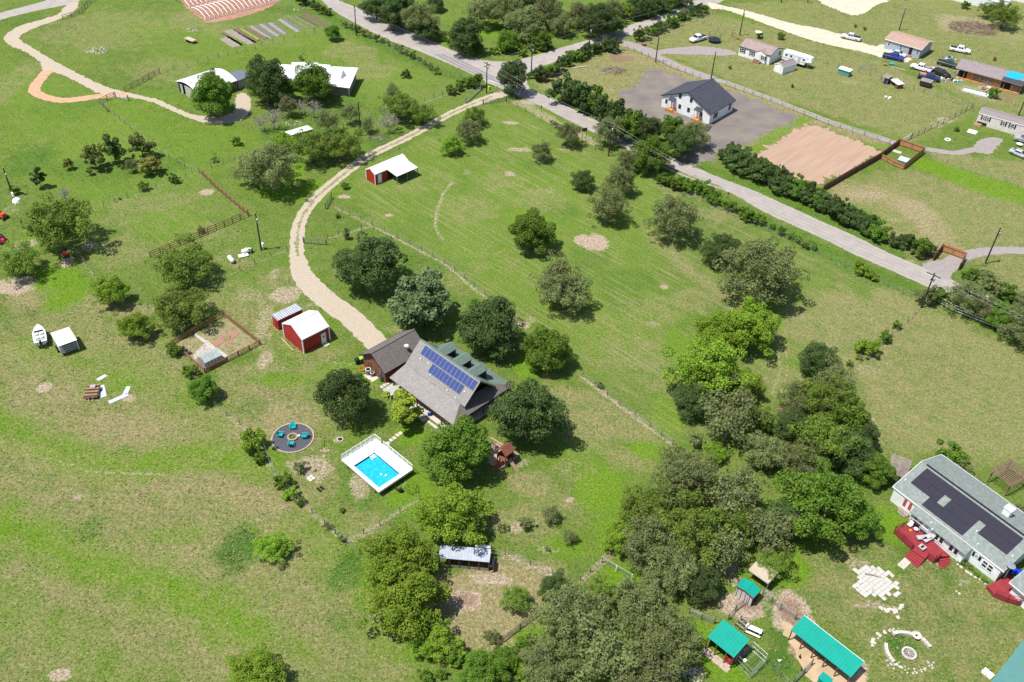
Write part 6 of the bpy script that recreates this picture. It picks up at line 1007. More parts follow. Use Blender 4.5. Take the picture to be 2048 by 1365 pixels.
for i, (x, y, w_, d_, lb) in enumerate(((1921, 5, 22, 6, 'long white roofed barn at the top edge'), (1958, 14, 10, 7, 'white gabled barn right of the long one at the top edge'), (2003, 10, 4, 3, 'tiny white shed at the top edge'), (2044, 6, 12, 5, 'white building in the top right corner'))):
    p = P(x, y); t = thing('white_barn', lb, 'barn', p, A13); t.location = (p[0]-w_/2*math.cos(A13), p[1]-w_/2*math.sin(A13), 0); gable(t, w_, d_, 2.4 if w_ > 5 else 1.6, 3.3 if w_ > 5 else 2.2, whs, wmetal, .1, 'x' if i != 1 else 'y', white)
# ---------------- pool ----------------
O, AP, L, D = frame((683.3, 918.3, 1.2), (758.3, 983.3, 1.2), (754, 879.5, 1.2)); pool = thing('swimming_pool', 'above ground swimming pool with white deck and bright blue water', 'pool', O, AP)
def QL(x, y, z=1.2): q = loc_in(O, AP, P2(x, y, z)); return (q[0], q[1])
zx = lambda a, b: (670+a/9.75, 860+b/9.75)
ia, ib, ic, id_ = QL(*zx(370, 695)), QL(*zx(850, 1130)), QL(*zx(1268, 855)), QL(*zx(770, 440)); X0, X1, Y0, Y1 = (ia[0]+id_[0])/2, (ib[0]+ic[0])/2, (ia[1]+ib[1])/2, (ic[1]+id_[1])/2
deckw = mat('white_vinyl_deck', (.80, .80, .80), (.77, .77, .77), scale=1, rough=.5); vin = mat('pool_liner', (.02, .22, .42), (.015, .17, .36), scale=2, rough=.6); navy = mat('liner_band', (.0, .10, .33), rough=.5)
pln = [(0, L, 0, Y0), (0, L, Y1, D), (0, X0, Y0, Y1), (X1, L, Y0, Y1)]
for a, b, c, d in pln:
    n = max(1, round((b-a)/(.45 if b-a < d-c or True else 1))) if (b-a) > (d-c) else max(1, round((b-a)/.45))
    if (b-a) >= (d-c):
        m_ = max(1, round((d-c)/.45))
        for i in range(m_): part('deck_plank', MB().box(a, b, c+(d-c)*i/m_+.006, c+(d-c)*(i+1)/m_-.006, 1.12, 1.2), deckw, pool)
    else:
        for i in range(n): part('deck_plank', MB().box(a+(b-a)*i/n+.006, a+(b-a)*(i+1)/n-.006, c, d, 1.12, 1.2), deckw, pool)
part('skirt', MB().box(0, L, -.03, 0, .85, 1.2).box(0, L, D, D+.03, .85, 1.2).box(-.03, 0, 0, D, .85, 1.2).box(L, L+.03, 0, D, .85, 1.2), deckw, pool)
part('pool_shell', MB().box(X0-.06, X1+.06, Y0-.06, Y0, 0, 1.12).box(X0-.06, X1+.06, Y1, Y1+.06, 0, 1.12).box(X0-.06, X0, Y0, Y1, 0, 1.12).box(X1, X1+.06, Y0, Y1, 0, 1.12).box(X0, X1, Y0, Y1, .0, .04), vin, pool)
part('liner_band', MB().box(X0, X0+.015, Y0, Y1, .6, 1.18).box(X0, X1, Y1-.015, Y1, .6, 1.18).box(X1-.015, X1, Y0, Y1, .6, 1.18).box(X0, X1, Y0, Y0+.015, .6, 1.18), navy, pool)
wm = bpy.data.materials.new('pool_water'); wm.use_nodes = True; N = wm.node_tree.nodes; Lk = wm.node_tree.links; b = N['Principled BSDF']; b.inputs['Base Color'].default_value = (.0, .40, .62, 1); b.inputs['Roughness'].default_value = .06
tc = N.new('ShaderNodeTexCoord'); vo = N.new('ShaderNodeTexVoronoi'); vo.feature = 'DISTANCE_TO_EDGE'; vo.inputs['Scale'].default_value = 2.6; nz = N.new('ShaderNodeTexNoise'); nz.inputs['Scale'].default_value = 2.; ad = N.new('ShaderNodeMixRGB'); ad.inputs[0].default_value = .35; Lk.new(tc.outputs['Object'], ad.inputs[1]); Lk.new(nz.outputs['Color'], ad.inputs[2]); Lk.new(tc.outputs['Object'], nz.inputs['Vector']); Lk.new(ad.outputs[0], vo.inputs['Vector'])
cr = N.new('ShaderNodeValToRGB'); cr.color_ramp.elements[0].color = (.03, .42, .52, 1); cr.color_ramp.elements[1].color = (.01, .34, .46, 1); cr.color_ramp.elements[1].position = .12; Lk.new(vo.outputs['Distance'], cr.inputs[0]); Lk.new(cr.outputs[0], b.inputs['Base Color'])
bp = N.new('ShaderNodeBump'); bp.inputs['Strength'].default_value = .15; Lk.new(nz.outputs[0], bp.inputs['Height']); Lk.new(bp.outputs[0], b.inputs['Normal'])
part('water', MB().box(X0+.016, X1-.016, Y0+.016, Y1-.016, .7, .88), wm, pool)
def wrail(a, b, n):
    a, b = Vector((*a, 1.2)), Vector((*b, 1.2)); rz = math.atan2(b.y-a.y, b.x-a.x); l = (b-a).length; c = (a+b)/2
    for i in range(n+1): p = a.lerp(b, i/n); part('rail_post', MB().box(p.x-.04, p.x+.04, p.y-.04, p.y+.04, 1.2, 2.1), white, pool)
    for z in (2.06, 1.3): part('rail', MB().cbox(c.x, c.y, z, l, .05, .06, rz), white, pool)
    pk_ = MB(); k = int(l/.13)
    for i in range(k): p = a.lerp(b, (i+.5)/k); pk_.box(p.x-.012, p.x+.012, p.y-.012, p.y+.012, 1.33, 2.03)
    part('picket', pk_, white, pool, None, 'stuff')
wrail((0.02, .05), (.02, D-.05), 7); wrail((.02, D-.03), (1.4, D-.03), 1); wrail((2.1, D-.03), (L-.05, D-.03), 6)
ldr = MB()
for k in range(4): ldr.box(X0+.1+k*.28, X0+.35+k*.28, Y1-1., Y1-.2, 1.02-k*.12, 1.07-k*.12)
part('ladder', ldr.tube([(X0-.1, Y1-1.05, 1.2), (X0, Y1-1.05, 1.75), (X0+.9, Y1-1.05, .9)], .03, 5).tube([(X0-.1, Y1-.15, 1.2), (X0, Y1-.15, 1.75), (X0+.9, Y1-.15, .9)], .03, 5), white, pool)
part('outer_ladder', MB().box(1.4, 2.1, D+.02, D+.3, .75, .8).box(1.4, 2.1, D+.3, D+.6, .4, .45).tube([(1.4, D, 2.), (1.4, D+.8, 0)], .03, 5).tube([(2.1, D, 2.), (2.1, D+.8, 0)], .03, 5), white, pool)
for x, y in ((1.3, .05), (L-1.0, .05), (L-.1, 2.), (L-.1, 4.2), (.1, 2), (.1, 4.2), (2.8, D-.1), (5.6, D-.1)): part('deck_leg', MB().box(x-.05, x+.05, y-.05, y+.05, 0, .86), black, pool)
for a, b in ((4.6, 2.4), (5.2, 2.75)): part('pool_float', MB().lathe([(.1, .88), (.16, .95), (.1, 1.0)], 10, (X0+a-.8, b)), white, pool)
small('pool_pump', 'black pool pump and hoses beside the pool deck', 'pump', (795, 982), lambda t: (part('motor', MB().tube([(-.4, 0, .25), (.3, 0, .25)], .16, 10), black, t), part('filter', MB().lathe([(.25, 0), (.3, .5), (.22, .75), (.1, .8)], 12, (.5, .2)), dark, t), part('hose', MB().tube([(.5, .2, .5), (.2, .9, .4), (.0, 1.6, .8)], .04, 5), steel, t)))
# ---------------- fire pit circle ----------------
fc = P(585.5, 876.5); fp = thing('fire_pit_circle', 'round dark gravel fire pit area edged with pale blocks', 'fire pit', fc); RR = 3.05
part('gravel_disc', MB().lathe([(RR-.15, 0), (RR-.15, .05), (.01, .055)], 48), mat('slate_gravel', (.09, .09, .11), (.06, .06, .075), scale=9, rough=1, bump=.5), fp)
for i in range(46):
    a = 2*math.pi*i/46; part('edging_block', MB().cbox(RR*math.cos(a), RR*math.sin(a), .07, .2, 2*math.pi*RR/46*.93, .14, a), mat('edging_tan', (.42, .33, .26), (.34, .26, .2)), fp)
for i in range(16):
    a = 2*math.pi*i/16; part('ring_block', MB().cbox(.68*math.cos(a), .68*math.sin(a), .17, .2, .25, .34, a), mat('ring_tan', (.40, .32, .21)), fp)
part('ash_bed', MB().lathe([(.58, .05), (.58, .1), (.01, .12)], 20), mat('ash_green', (.10, .10, .04)), fp)
tq = mat('turquoise_plastic', (.0, .33, .35), (.0, .28, .31), scale=2, rough=.5)
def adiron(t):
    part('seat', MB().hexa([(-.3, -.35, .36), (.3, -.35, .36), (.28, .25, .24), (-.28, .25, .24)], [(-.3, -.35, .40), (.3, -.35, .40), (.28, .25, .28), (-.28, .25, .28)]), tq, t)
    for k in range(5): x = -.26+k*.13; h = .95-abs(k-2)*.05; part('back_slat', MB().hexa([(x-.055, .22, .25), (x+.055, .22, .25), (x+.055, .26, .25), (x-.055, .26, .25)], [(x-.06, .22+.36, h), (x+.06, .22+.36, h), (x+.06, .26+.36, h), (x-.06, .26+.36, h)]), tq, t)
    for s in (-1, 1): part('armrest', MB().box(s*.38-.07, s*.38+.07, -.4, .4, .55, .59), tq, t); part('leg', MB().box(s*.34-.04, s*.34+.04, -.36, -.28, 0, .55).box(s*.34-.04, s*.34+.04, .3, .38, 0, .55), tq, t)
for x, y, lb in ((586, 858, 'far side'), (561.5, 873.5, 'left side'), (609, 876, 'right side'), (582.5, 891.5, 'near side')):
    p = P(x, y); a = math.atan2(fc[1]-p[1], fc[0]-p[0]); t = thing('adirondack_chair', f'turquoise slatted chair on the {lb} of the fire pit', 'chair', p, a+math.pi/2, 'turquoise chairs round the fire pit'); t.location.z = .05; adiron(t)
solo('small_white_stool', MB().lathe([(.15, 0), (.18, .35), (.16, .38)], 10), white, 'small white stool between the fire pit and the right chair', 'stool', None, (*P2(598.5, 875), .05))
def shepherd(px, top, lb, name='garden_pole'): h = height_of(px, top); solo(name, MB().tube([(0, 0, 0), (0, 0, h)], .04, 5).tube([(0, 0, h), (.2, 0, h+.12), (.35, 0, h-.1)], .03, 4), black, lb, 'pole', None, P(*px))
shepherd((650, 900), 882, 'thin dark lamp pole right of the fire pit circle')
def ring(px, r, h, n, m, name, lb, cat, inner=dark, blk=.22):
    t = thing(name, lb, cat, P(*px))
    for i in range(n): a = 2*math.pi*i/n; part('stone', MB().cbox(r*math.cos(a), r*math.sin(a), h/2, blk, 2*math.pi*r/n*.88, h*random.uniform(.85, 1.1), a), m, t)
    part('bed', MB().lathe([(r-blk/2, 0), (r-blk/2, .04), (.01, .05)], 20), inner, t); return t
ring((680.5, 880), .42, .15, 9, concrete, 'stump_hole', 'small pale ring round a hole on the lawn above the pool', 'hole', dark, .15)
wb = mat('pale_stone', (.55, .50, .45), (.42, .38, .34), scale=2)
for i, (x, y) in enumerate(((622, 958), (641, 979))):
    t = thing('stone_cluster', ['four white blocks lying below the sandy shrub bed', 'four dark blocks lying on the lawn below the white ones'][i], 'blocks', P(x, y), A)
    for a in (-.25, .25):
        for b_ in (-.25, .25): part('block', MB().box(a-.17, a+.17, b_-.17, b_+.17, 0, .15), white if i == 0 else dark, t)
# ---------------- fenced garden and greenhouse ----------------
O, AG, L, D = frame((345, 689), (410, 746), (520, 690)); gd = thing('garden_ground', 'fenced vegetable garden ground with brick and concrete paths', 'garden', O, AG); D = 10.3
def GL(zx_, zy_, z=0): q = loc_in(O, AG, P2(330+zx_/5.85, 600+zy_/5.85, z)); return (q[0], q[1])
part('bed_soil', MB().box(.1, L-.1, .1, D-.1, 0, .02), mat('garden_soil', (.27, .215, .125), (.17, .17, .07), scale=.9, rough=1, detail=9), gd)
part('concrete_path', MB().prism([GL(355, 400), GL(480, 470), GL(640, 590), GL(745, 660), GL(700, 690), GL(560, 590), GL(460, 510), GL(345, 420)], .02, .06), mat('pale_gravel_path', (.47, .42, .38), scale=2), gd); part('gravel_corner', MB().prism([GL(370, 600), GL(470, 510), GL(560, 590), GL(450, 660), GL(340, 700), GL(330, 650)], .02, .05), mat('grey_fines', (.40, .37, .31), scale=2), gd)
bk = mat('brick_red', (.36, .185, .145), (.30, .15, .115), scale=4)
cx_, cy_ = GL(725, 450); rot = 0
def bricks(poly, hole=None):
    xs = [p[0] for p in poly]; ys_ = [p[1] for p in poly]; s = .34; x = min(xs)
    def inside(px_, py_, q):
        c = False
        for i in range(len(q)):
            a, b = q[i-1], q[i]
            if (a[1] > py_) != (b[1] > py_) and px_ < (b[0]-a[0])*(py_-a[1])/(b[1]-a[1])+a[0]: c = not c
        return c
    me = MB().box(-.16, .16, -.16, .16, 0, .05).mesh('brick', bk)
    while x < max(xs):
        y = min(ys_)
        while y < max(ys_):
            if inside(x, y, poly) and not (hole and inside(x, y, hole)): link('brick', me, gd, (x, y, .03+random.uniform(0, .01)))
            y += s
        x += s
bricks([GL(555, 515), GL(635, 465), GL(660, 405), GL(770, 400), GL(860, 360), GL(890, 385), GL(800, 450), GL(780, 510), GL(700, 500), GL(600, 555)], [GL(680, 475), GL(700, 425), GL(768, 430), GL(755, 478)])
part('centre_bed', MB().prism([GL(680, 478), GL(698, 422), GL(770, 428), GL(757, 481)], .0, .16), timber, gd); part('centre_soil', MB().prism([GL(688, 472), GL(704, 429), GL(762, 433), GL(750, 475)], .16, .18), mat('mossy_soil', (.19, .19, .07)), gd)
small('compost_bin', 'dark slatted compost bins in the left corner of the garden', 'bin', (370, 706), lambda t: [part('slat', MB().box(-1, 1, y, y+.05, .05+z, .2+z), greyw, t) for y in (-.5, .5) for z in (0, .25, .5)]+[part('side', MB().box(x, x+.05, -.5, .5, .05, .7), greyw, t) for x in (-1, 0, .95)], AG)
O, AH, L, D = frame((395, 714, 1.7), (409.5, 727.5, 1.7)); L, D = 2.2, 3.1; gh = thing('greenhouse', 'small greenhouse with translucent grey roof inside the garden', 'greenhouse', O, AH)
pan = mat('polycarbonate', (.45, .50, .50), (.38, .43, .43), scale=1, rough=.3, alpha=.8); gx_ = MB()
for side in (0, 1):
    for i in range(5):
        y0, y1 = D*i/5+.02, D*(i+1)/5-.02; q = [(0, y0, 1.7), (L/2, y0, 2.45), (L/2, y1, 2.45), (0, y1, 1.7)] if side == 0 else [(L/2, y0, 2.45), (L, y0, 1.7), (L, y1, 1.7), (L/2, y1, 2.45)]; part('roof_pane', MB().slab(q, .02), pan, gh)
for i in range(6):
    y = D*i/5; part('stud', MB().box(L-.03, L+.03, y-.025, y+.025, 0, 1.7).box(-.03, .03, y-.025, y+.025, 0, 1.7), brownw, gh)
for i in range(5): part('wall_pane', MB().box(L-.01, L+.01, D*i/5+.03, D*(i+1)/5-.03, .3, 1.68), pan, gh)
for i in range(4): part('wall_pane', MB().box(L*i/4+.03, L*(i+1)/4-.03, -.01, .01, .3, 1.68), pan, gh); part('stud', MB().box(L*i/4-.025, L*i/4+.025, -.03, .03, 0, 1.75), brownw, gh)
part('sill', MB().box(0, L, -.04, .04, .25, .3).box(L-.04, L+.04, 0, D, .25, .3).box(0, L, -.03, .03, 1.66, 1.72), brownw, gh)
# ---------------- vegetable beds and hoop tunnels ----------------
bc = {'pale': mat('bed_pale', (.27, .235, .19), scale=2), 'dark': mat('bed_dark', (.10, .075, .06), scale=2), 'brown': mat('bed_brown', (.16, .10, .085), (.12, .075, .06), scale=2), 'green': mat('bed_green', (.19, .30, .03), scale=4, bump=.5), 'slate': mat('bed_slate', (.14, .145, .155), scale=2), 'pink': mat('bed_pink', (.29, .24, .22), scale=2), 'mix': mat('bed_mixed', (.17, .17, .09), (.10, .13, .04), scale=2)}
zb_ = lambda a, b: (330+a/5.12, b/5.12); nb = 0
beds = [((555, 400), (690, 495), 'pale', 110), ((572, 345), (780, 472), 'dark', 28), ((600, 325), (855, 462), 'pale', 88), ((690, 305), (915, 445), 'brown', 62), ((760, 305), (950, 420), 'green', 26), ((795, 290), (1020, 412), 'brown', 44), ((865, 275), (1060, 402), 'pale', 30), ((915, 272), (1100, 388), 'slate', 34), ((960, 255), (1140, 380), 'pink', 34), ((1010, 248), (1175, 368), 'slate', 26), ((1050, 240), (1215, 358), 'pink', 34), ((1100, 235), (1240, 345), 'slate', 22),
        ((1150, 205), (1345, 335), 'pink', 38), ((1200, 195), (1380, 318), 'slate', 28), ((1255, 185), (1450, 300), 'mix', 34), ((1310, 175), (1520, 285), 'mix', 30), ((1350, 165), (1560, 275), 'dark', 22), ((1400, 150), (1640, 268), 'brown', 44)]
BN = ['pale bed nearest the flatbed trailer', 'dark strip next to the lowest pale bed', 'broad pale bed second in line', 'broad purplish brown bed', 'bright green planted strip', 'brown bed right of the green strip', 'pale strip right of the brown bed', 'slate grey strip in the middle beds', 'pinkish strip between two slate strips', 'narrow slate strip before the last pink one', 'last pinkish strip of the middle group', 'last thin slate strip of the middle group',
      'pinkish bed with dark plants leading the upper group', 'slate strip second in the upper group', 'dark green mixed bed in the upper group', 'greenish bed right of centre in the upper group', 'thin dark strip near the end of the upper group', 'brownish bed at the far end towards the sapling row']
for (a, b, k, wz), nm in zip(beds, BN):
    p, q = P2(*zb_(*a)), P2(*zb_(*b)); r2 = P2(*zb_(a[0]+wz, a[1]-wz*.28)); d = q-p; wv_ = r2-p; c = (p+q+wv_)/2
    pts = [p-c, q-c, q+wv_-c, p+wv_-c]; solo('vegetable_bed', MB().prism(jagged([np.array(x) for x in pts], .12), 0, .04 if k != 'green' else .25), bc[k], nm, 'vegetable bed', 'vegetable beds below the hoop tunnels', (c[0], c[1], 0))
for ti, (a, b, hw, lb) in enumerate((((412, 42), (556, 5), 9.5, 'nearer white hoop tunnel frame over orange clay'), ((380, 18), (520, -18), 9.5, 'farther white hoop tunnel frame over orange clay'))):
    p, q = P2(*a), P2(*b); d = q-p; l = np.linalg.norm(d); ang = math.atan2(d[1], d[0]); t = thing('hoop_tunnel', lb, 'tunnel frame', (p[0], p[1], 0), ang, 'hoop tunnels'); n = 17; hp = MB().tube([(0, 9*(1-math.cos(k*math.pi/10))/2, 2.2*math.sin(k*math.pi/10)) for k in range(11)], .1, 4).mesh('hoop', white)
    for i in range(n+1): link('hoop', hp, t, (l*i/n, 0, 0))
    for y, z in ((.2, .7), (4.5, 2.2), (8.8, .7), (2, 1.75), (7, 1.75), (0, .08)): part('purlin', MB().tube([(0, y, z), (l, y, z)], .04, 4), greyw if z < 1 else steel, t)
t = thing('flatbed_trailer', 'flat farm trailer loaded with pale planks in the upper meadow', 'trailer', P(382, 84), math.radians(-35)); part('deck', MB().box(-1.9, 1.9, -.8, .8, .6, .7), timber, t)
for k in range(5): part('plank', MB().box(-1.8, 1.7, -.75+k*.3, -.5+k*.3, .7, .78+.05*(k % 2)), mat('pale_plank', (.55, .42, .33)), t)
for x in (-.6, .3): part('wheel', MB().tube([(x, -.95, .33), (x, -.78, .33)], .33, 10), black, t); part('wheel', MB().tube([(x, .78, .33), (x, .95, .33)], .33, 10), black, t)
part('tongue', MB().tube([(1.9, 0, .6), (3., 0, .5)], .06, 4), black, t)
def rubble(px, R, n, ms, name, lb, cat, hgt=.25, sz=(.15, .4)):
    p = P(*px); mb = MB(); g = random.Random(int(px[0])); t = thing(name, lb, cat, p)
    for i in range(n):
        a = g.uniform(0, 6.28); r = R[0]*math.sqrt(g.random()); s = g.uniform(*sz); x, y = r*math.cos(a), r*math.sin(a)*R[1]/R[0]; h = s*.6+hgt*(1-r/R[0])*g.random()
        mb = MB().hexa(*[[(x+math.cos(k*1.57+a)*s*f_, y+math.sin(k*1.57+a)*s*f_*g.uniform(.6, 1), z) for k in range(4)] for z, f_ in ((0, 1), (h, .7))]); part('stone', mb, ms[i % len(ms)], t)
    return t
rubble((192, 102), (2.8, 2.2), 44, [wb, concrete, mat('moss', (.12, .2, .06))], 'rock_bed', 'oval bed of grey stones in the upper left meadow', 'rock bed'); rubble((385, 61), (1.8, 1.), 22, [wb, timber], 'debris_heap', 'small heap of branches above the flatbed trailer', 'heap')
def brush(px, R, n, h, m, lb, l=(1., 3.), name='brush_pile'):
    g = np.random.default_rng(int(px[0])); mb = MB()
    for _ in range(n):
        a = g.uniform(0, 6.28); r = R*math.sqrt(g.random()); x, y, z = r*math.cos(a)*1.3, r*math.sin(a), abs(g.normal())*h*(1-r/R*.7)+.05; d = g.normal(size=3); d[2] *= .35; d /= np.linalg.norm(d); d *= g.uniform(*l)/2; p0 = (x-d[0], y-d[1], max(.03, z-d[2])); p1 = (x+d[0], y+d[1], max(.03, z+d[2])); mb.tube([p0, p1], [.05, .02], 3, False)
    t = thing(name, lb, 'brush pile', P(*px)); part('branches', mb, m, t, None, 'stuff'); return t
brush((1945, 58), 5.5, 420, .9, mat('dry_brush', (.26, .19, .155), (.16, .09, .075)), 'large pile of cut grey and reddish brush in the upper right lot', (1.5, 3.5)); brush((1226, 142), 2.4, 110, .3, mat('log_grey', (.30, .24, .21), (.2, .15, .13)), 'low heap of grey logs and branches in the dry yard by the side road')
brush((754, 277), 1.8, 45, .2, greybark, 'fallen dead branches under the leafless grey tree', (1, 2.4)); brush((588, 248), 1.4, 40, .2, wb, 'scrap heap among the grey trees above the shack', (.4, 1.2)); brush((1575, 822), 1.2, 60, .5, mat('red_brush', (.3, .15, .12)), 'reddish dead shrub left of the right hand grove', (.5, 1.4)); brush((1748, 128), 1., 1, .1, greybark, 'single dead branch on the far lawn'); brush((1737, 138), 2., 60, .5, greybark, 'tangle of grey brush left of the brown hutch', (.6, 1.6)); brush((1386, 1350), 1.1, 70, .4, wb, 'pale tangle at the bottom edge of the thicket', (.3, .9))
# ---------------- patio, stone ring, benches lower right ----------------
O30 = P2(1744, 1163); pt = thing('stone_patio', 'large patchy patio of pale square slabs on the lawn', 'patio', (O30[0], O30[1], 0), A14+.02); slabm = mat('pale_slab', (.50, .475, .44), (.40, .38, .35), scale=1.2); g = random.Random(3)
def PL(zx_, zy_): q = loc_in(O30, A14+.02, P2(1536+zx_/3.99, 1023+zy_/3.99)); return q
outl = [PL(680, 465), PL(765, 425), PL(830, 440), PL(870, 445), PL(1000, 490), PL(1020, 560), PL(1050, 600), PL(1040, 660), PL(960, 700), PL(920, 720), PL(850, 680), PL(760, 680), PL(675, 600), PL(720, 560), PL(680, 510)]
def inpoly(x, y, q):
    c = False
    for i in range(len(q)):
        a, b = q[i-1], q[i]
        if (a[1] > y) != (b[1] > y) and x < (b[0]-a[0])*(y-a[1])/(b[1]-a[1])+a[0]: c = not c
    return c
sme = MB().box(-.265, .265, -.265, .265, 0, .06).mesh('slab', slabm); cz = np.mean(outl, 0)
for i in range(-9, 10):
    for j in range(-9, 10):
        x, y = cz[0]+i*.56, cz[1]+j*.56
        if inpoly(x, y, outl):
            r_ = math.hypot(x-cz[0], y-cz[1])
            if r_ > 1.9 and g.random() < .2: continue
            link('slab', sme, pt, (x+g.uniform(-.02, .02)*(r_ > 1.9)*2, y+g.uniform(-.03, .03)*(r_ > 1.9), g.uniform(0, .015)), (0, 0, g.uniform(-.04, .04)*(r_ > 1.9)))
t = thing('driftwood_log', 'grey log lying on the pale patio', 'log', (*P2(1745, 1153), .07), A14+.7); part('log', MB().tube([(-1., 0, .1), (0, .08, .12), (1.1, 0, .09)], [.12, .1, .06], 7), greyw, t)
ring((1817, 1309), .78, .32, 18, wb, 'stone_fire_ring', 'round fire ring of pale stones with a metal wheel inside', 'fire ring', mat('ash_grey', (.2, .17, .15)))
t = bpy.data.objects['stone_fire_ring']
for k in range(8): part('spoke', MB().cbox(.3*math.cos(k*.785), .3*math.sin(k*.785), .25, .6, .05, .04, k*.785), wb, t)
def arc_bench(px, r, a0, a1, n, lb):
    t = thing('stone_bench', lb, 'bench', P(*px)); 
    for i in range(n): a = math.radians(a0+(a1-a0)*(i+.5)/n); part('stone', MB().cbox(r*math.cos(a), r*math.sin(a), .2, .42, r*math.radians(abs(a1-a0))/n*.93, .4*random.uniform(.9, 1.1), a), wb, t)
arc_bench((1817, 1306), 2.75, 158, 214, 7, 'curved stone bench on the left side of the fire ring'); arc_bench((1817, 1306), 2.7, 62, 118, 7, 'curved stone bench above the fire ring'); arc_bench((1817, 1306), 2.9, 14, 50, 4, 'short curved stone bench on the right above the fire ring')
small('cart_wheel', 'pale round wheel table standing between the two upper stone benches', 'table', (1831, 1275), lambda t: (part('rim', MB().lathe([(.5, .45), (.6, .45), (.6, .52), (.5, .52), (.5, .45)], 18), wb, t), part('base', MB().lathe([(.2, 0), (.15, .45)], 8), dark, t)))
def trail(pts, n, w_, name, lb, rs=(.12, .3)):
    o = P2(*pts[0]); t = thing(name, lb, 'stones', (o[0], o[1], 0)); g = random.Random(len(lb)); q = catmull([P2(*p) for p in pts], 8)
    for i in range(n):
        p = q[int(g.random()*(len(q)-1))]; s = g.uniform(*rs); x, y = p[0]-o[0]+g.uniform(-w_, w_), p[1]-o[1]+g.uniform(-w_, w_); k0 = g.uniform(0, 6)
        part('stone', MB().prism([(x+math.cos(k0+k*1.26)*s*g.uniform(.7, 1), y+math.sin(k0+k*1.26)*s*g.uniform(.6, 1)) for k in range(5)], 0, g.uniform(.04, .1)), wb, t)
trail([(1762, 1218), (1778, 1222), (1795, 1218), (1803, 1212)], 26, .25, 'stone_trail', 'scattered pale stones just below the patio'); trail([(1790, 1225), (1800, 1236)], 8, .25, 'stone_trail', 'cluster of pale stones on the way to the benches'); trail([(1746, 1290), (1748, 1278), (1765, 1268), (1788, 1262), (1794, 1257)], 26, .3, 'stone_trail', 'row of pale stones curving left of the stone benches')
trail([(1780, 1325), (1800, 1335), (1825, 1345), (1850, 1335), (1862, 1328)], 60, .5, 'stone_trail', 'scatter of small pale stones below the fire ring', (.06, .16)); trail([(1914, 1183), (1918, 1188), (1926, 1192)], 4, .1, 'flat_stones', 'three flat pale stones in the bare spot below the solar house'); trail([(1912, 1126), (1935, 1145), (1955, 1158), (1972, 1170)], 30, .08, 'bed_edging_stones', 'stone edging of the planted bed along the solar house', (.12, .22))
for i, (x, y) in enumerate(((1925, 1128), (1940, 1137), (1955, 1150), (1970, 1163))): T('bush1', x, y-2, 15, f'low green plant in the bed along the solar house, {ORD[i]} from the deck', 'bed_plant', 'plant', 'plants in the solar house bed', .6)
# ---------------- play house ----------------
ph = thing('playset', 'brown wooden play tower with a peaked roof beside the shade trees', 'playset', (*P2(1010, 925), 0), A)
part('roof', MB().slab([(-1., -1., 2.6), (0, -1., 3.5), (0, 1., 3.5), (-1., 1., 2.6)], .06).slab([(0, -1, 3.5), (1, -1, 2.6), (1, 1, 2.6), (0, 1, 3.5)], .06), brownw, ph)
for x in (-.8, .8):
    for y in (-.8, .8): post(ph, x, y, 2.7, brownw)
part('platform', MB().box(-.85, .85, -.85, .85, 1.2, 1.3), brownw, ph); part('wall_boards', MB().box(-.85, .85, .8, .86, 1.3, 1.9).box(-.86, -.8, -.85, .85, 1.3, 1.9), brownw, ph); part('ladder', MB().hexa([(-.3, -2.2, 0), (.3, -2.2, 0), (.3, -2.1, 0), (-.3, -2.1, 0)], [(-.3, -.9, 1.25), (.3, -.9, 1.25), (.3, -.8, 1.25), (-.3, -.8, 1.25)]), mat('ladder_red', (.3, .06, .04)), ph)
part('slide', MB().hexa([(2.4, -.3, 0), (2.6, -.3, 0), (2.6, .3, 0), (2.4, .3, 0)], [(.8, -.3, 1.25), (.95, -.3, 1.25), (.95, .3, 1.25), (.8, .3, 1.25)]), timber, ph)
sbx = [P2(*p) for p in ((982, 878), (1038, 912), (1000, 940), (975, 925))]; lo = ph.location
for a, b in zip(sbx[:-1], sbx[1:]): c = (a+b)/2; l = np.linalg.norm(b-a); solo_ = None; an = math.atan2(b[1]-a[1], b[0]-a[0]); solo('sandbox_timber', MB().box(-l/2, l/2, -.1, .1, 0, .3), mat('pinkish_timber', (.45, .30, .22)), {0: 'long pinkish edging timber behind the play tower', 1: 'long pinkish edging timber in front of the play tower', 2: 'short edging timber left of the play tower'}[[i for i in range(3) if np.allclose(sbx[i], a)][0]], 'timber', None, (c[0], c[1], 0), an)
sheet('play_sand', [(982, 880), (1036, 912), (1000, 938), (977, 924)], mat('pinkish_sand', (.42, .30, .22)), .1, None, 1)
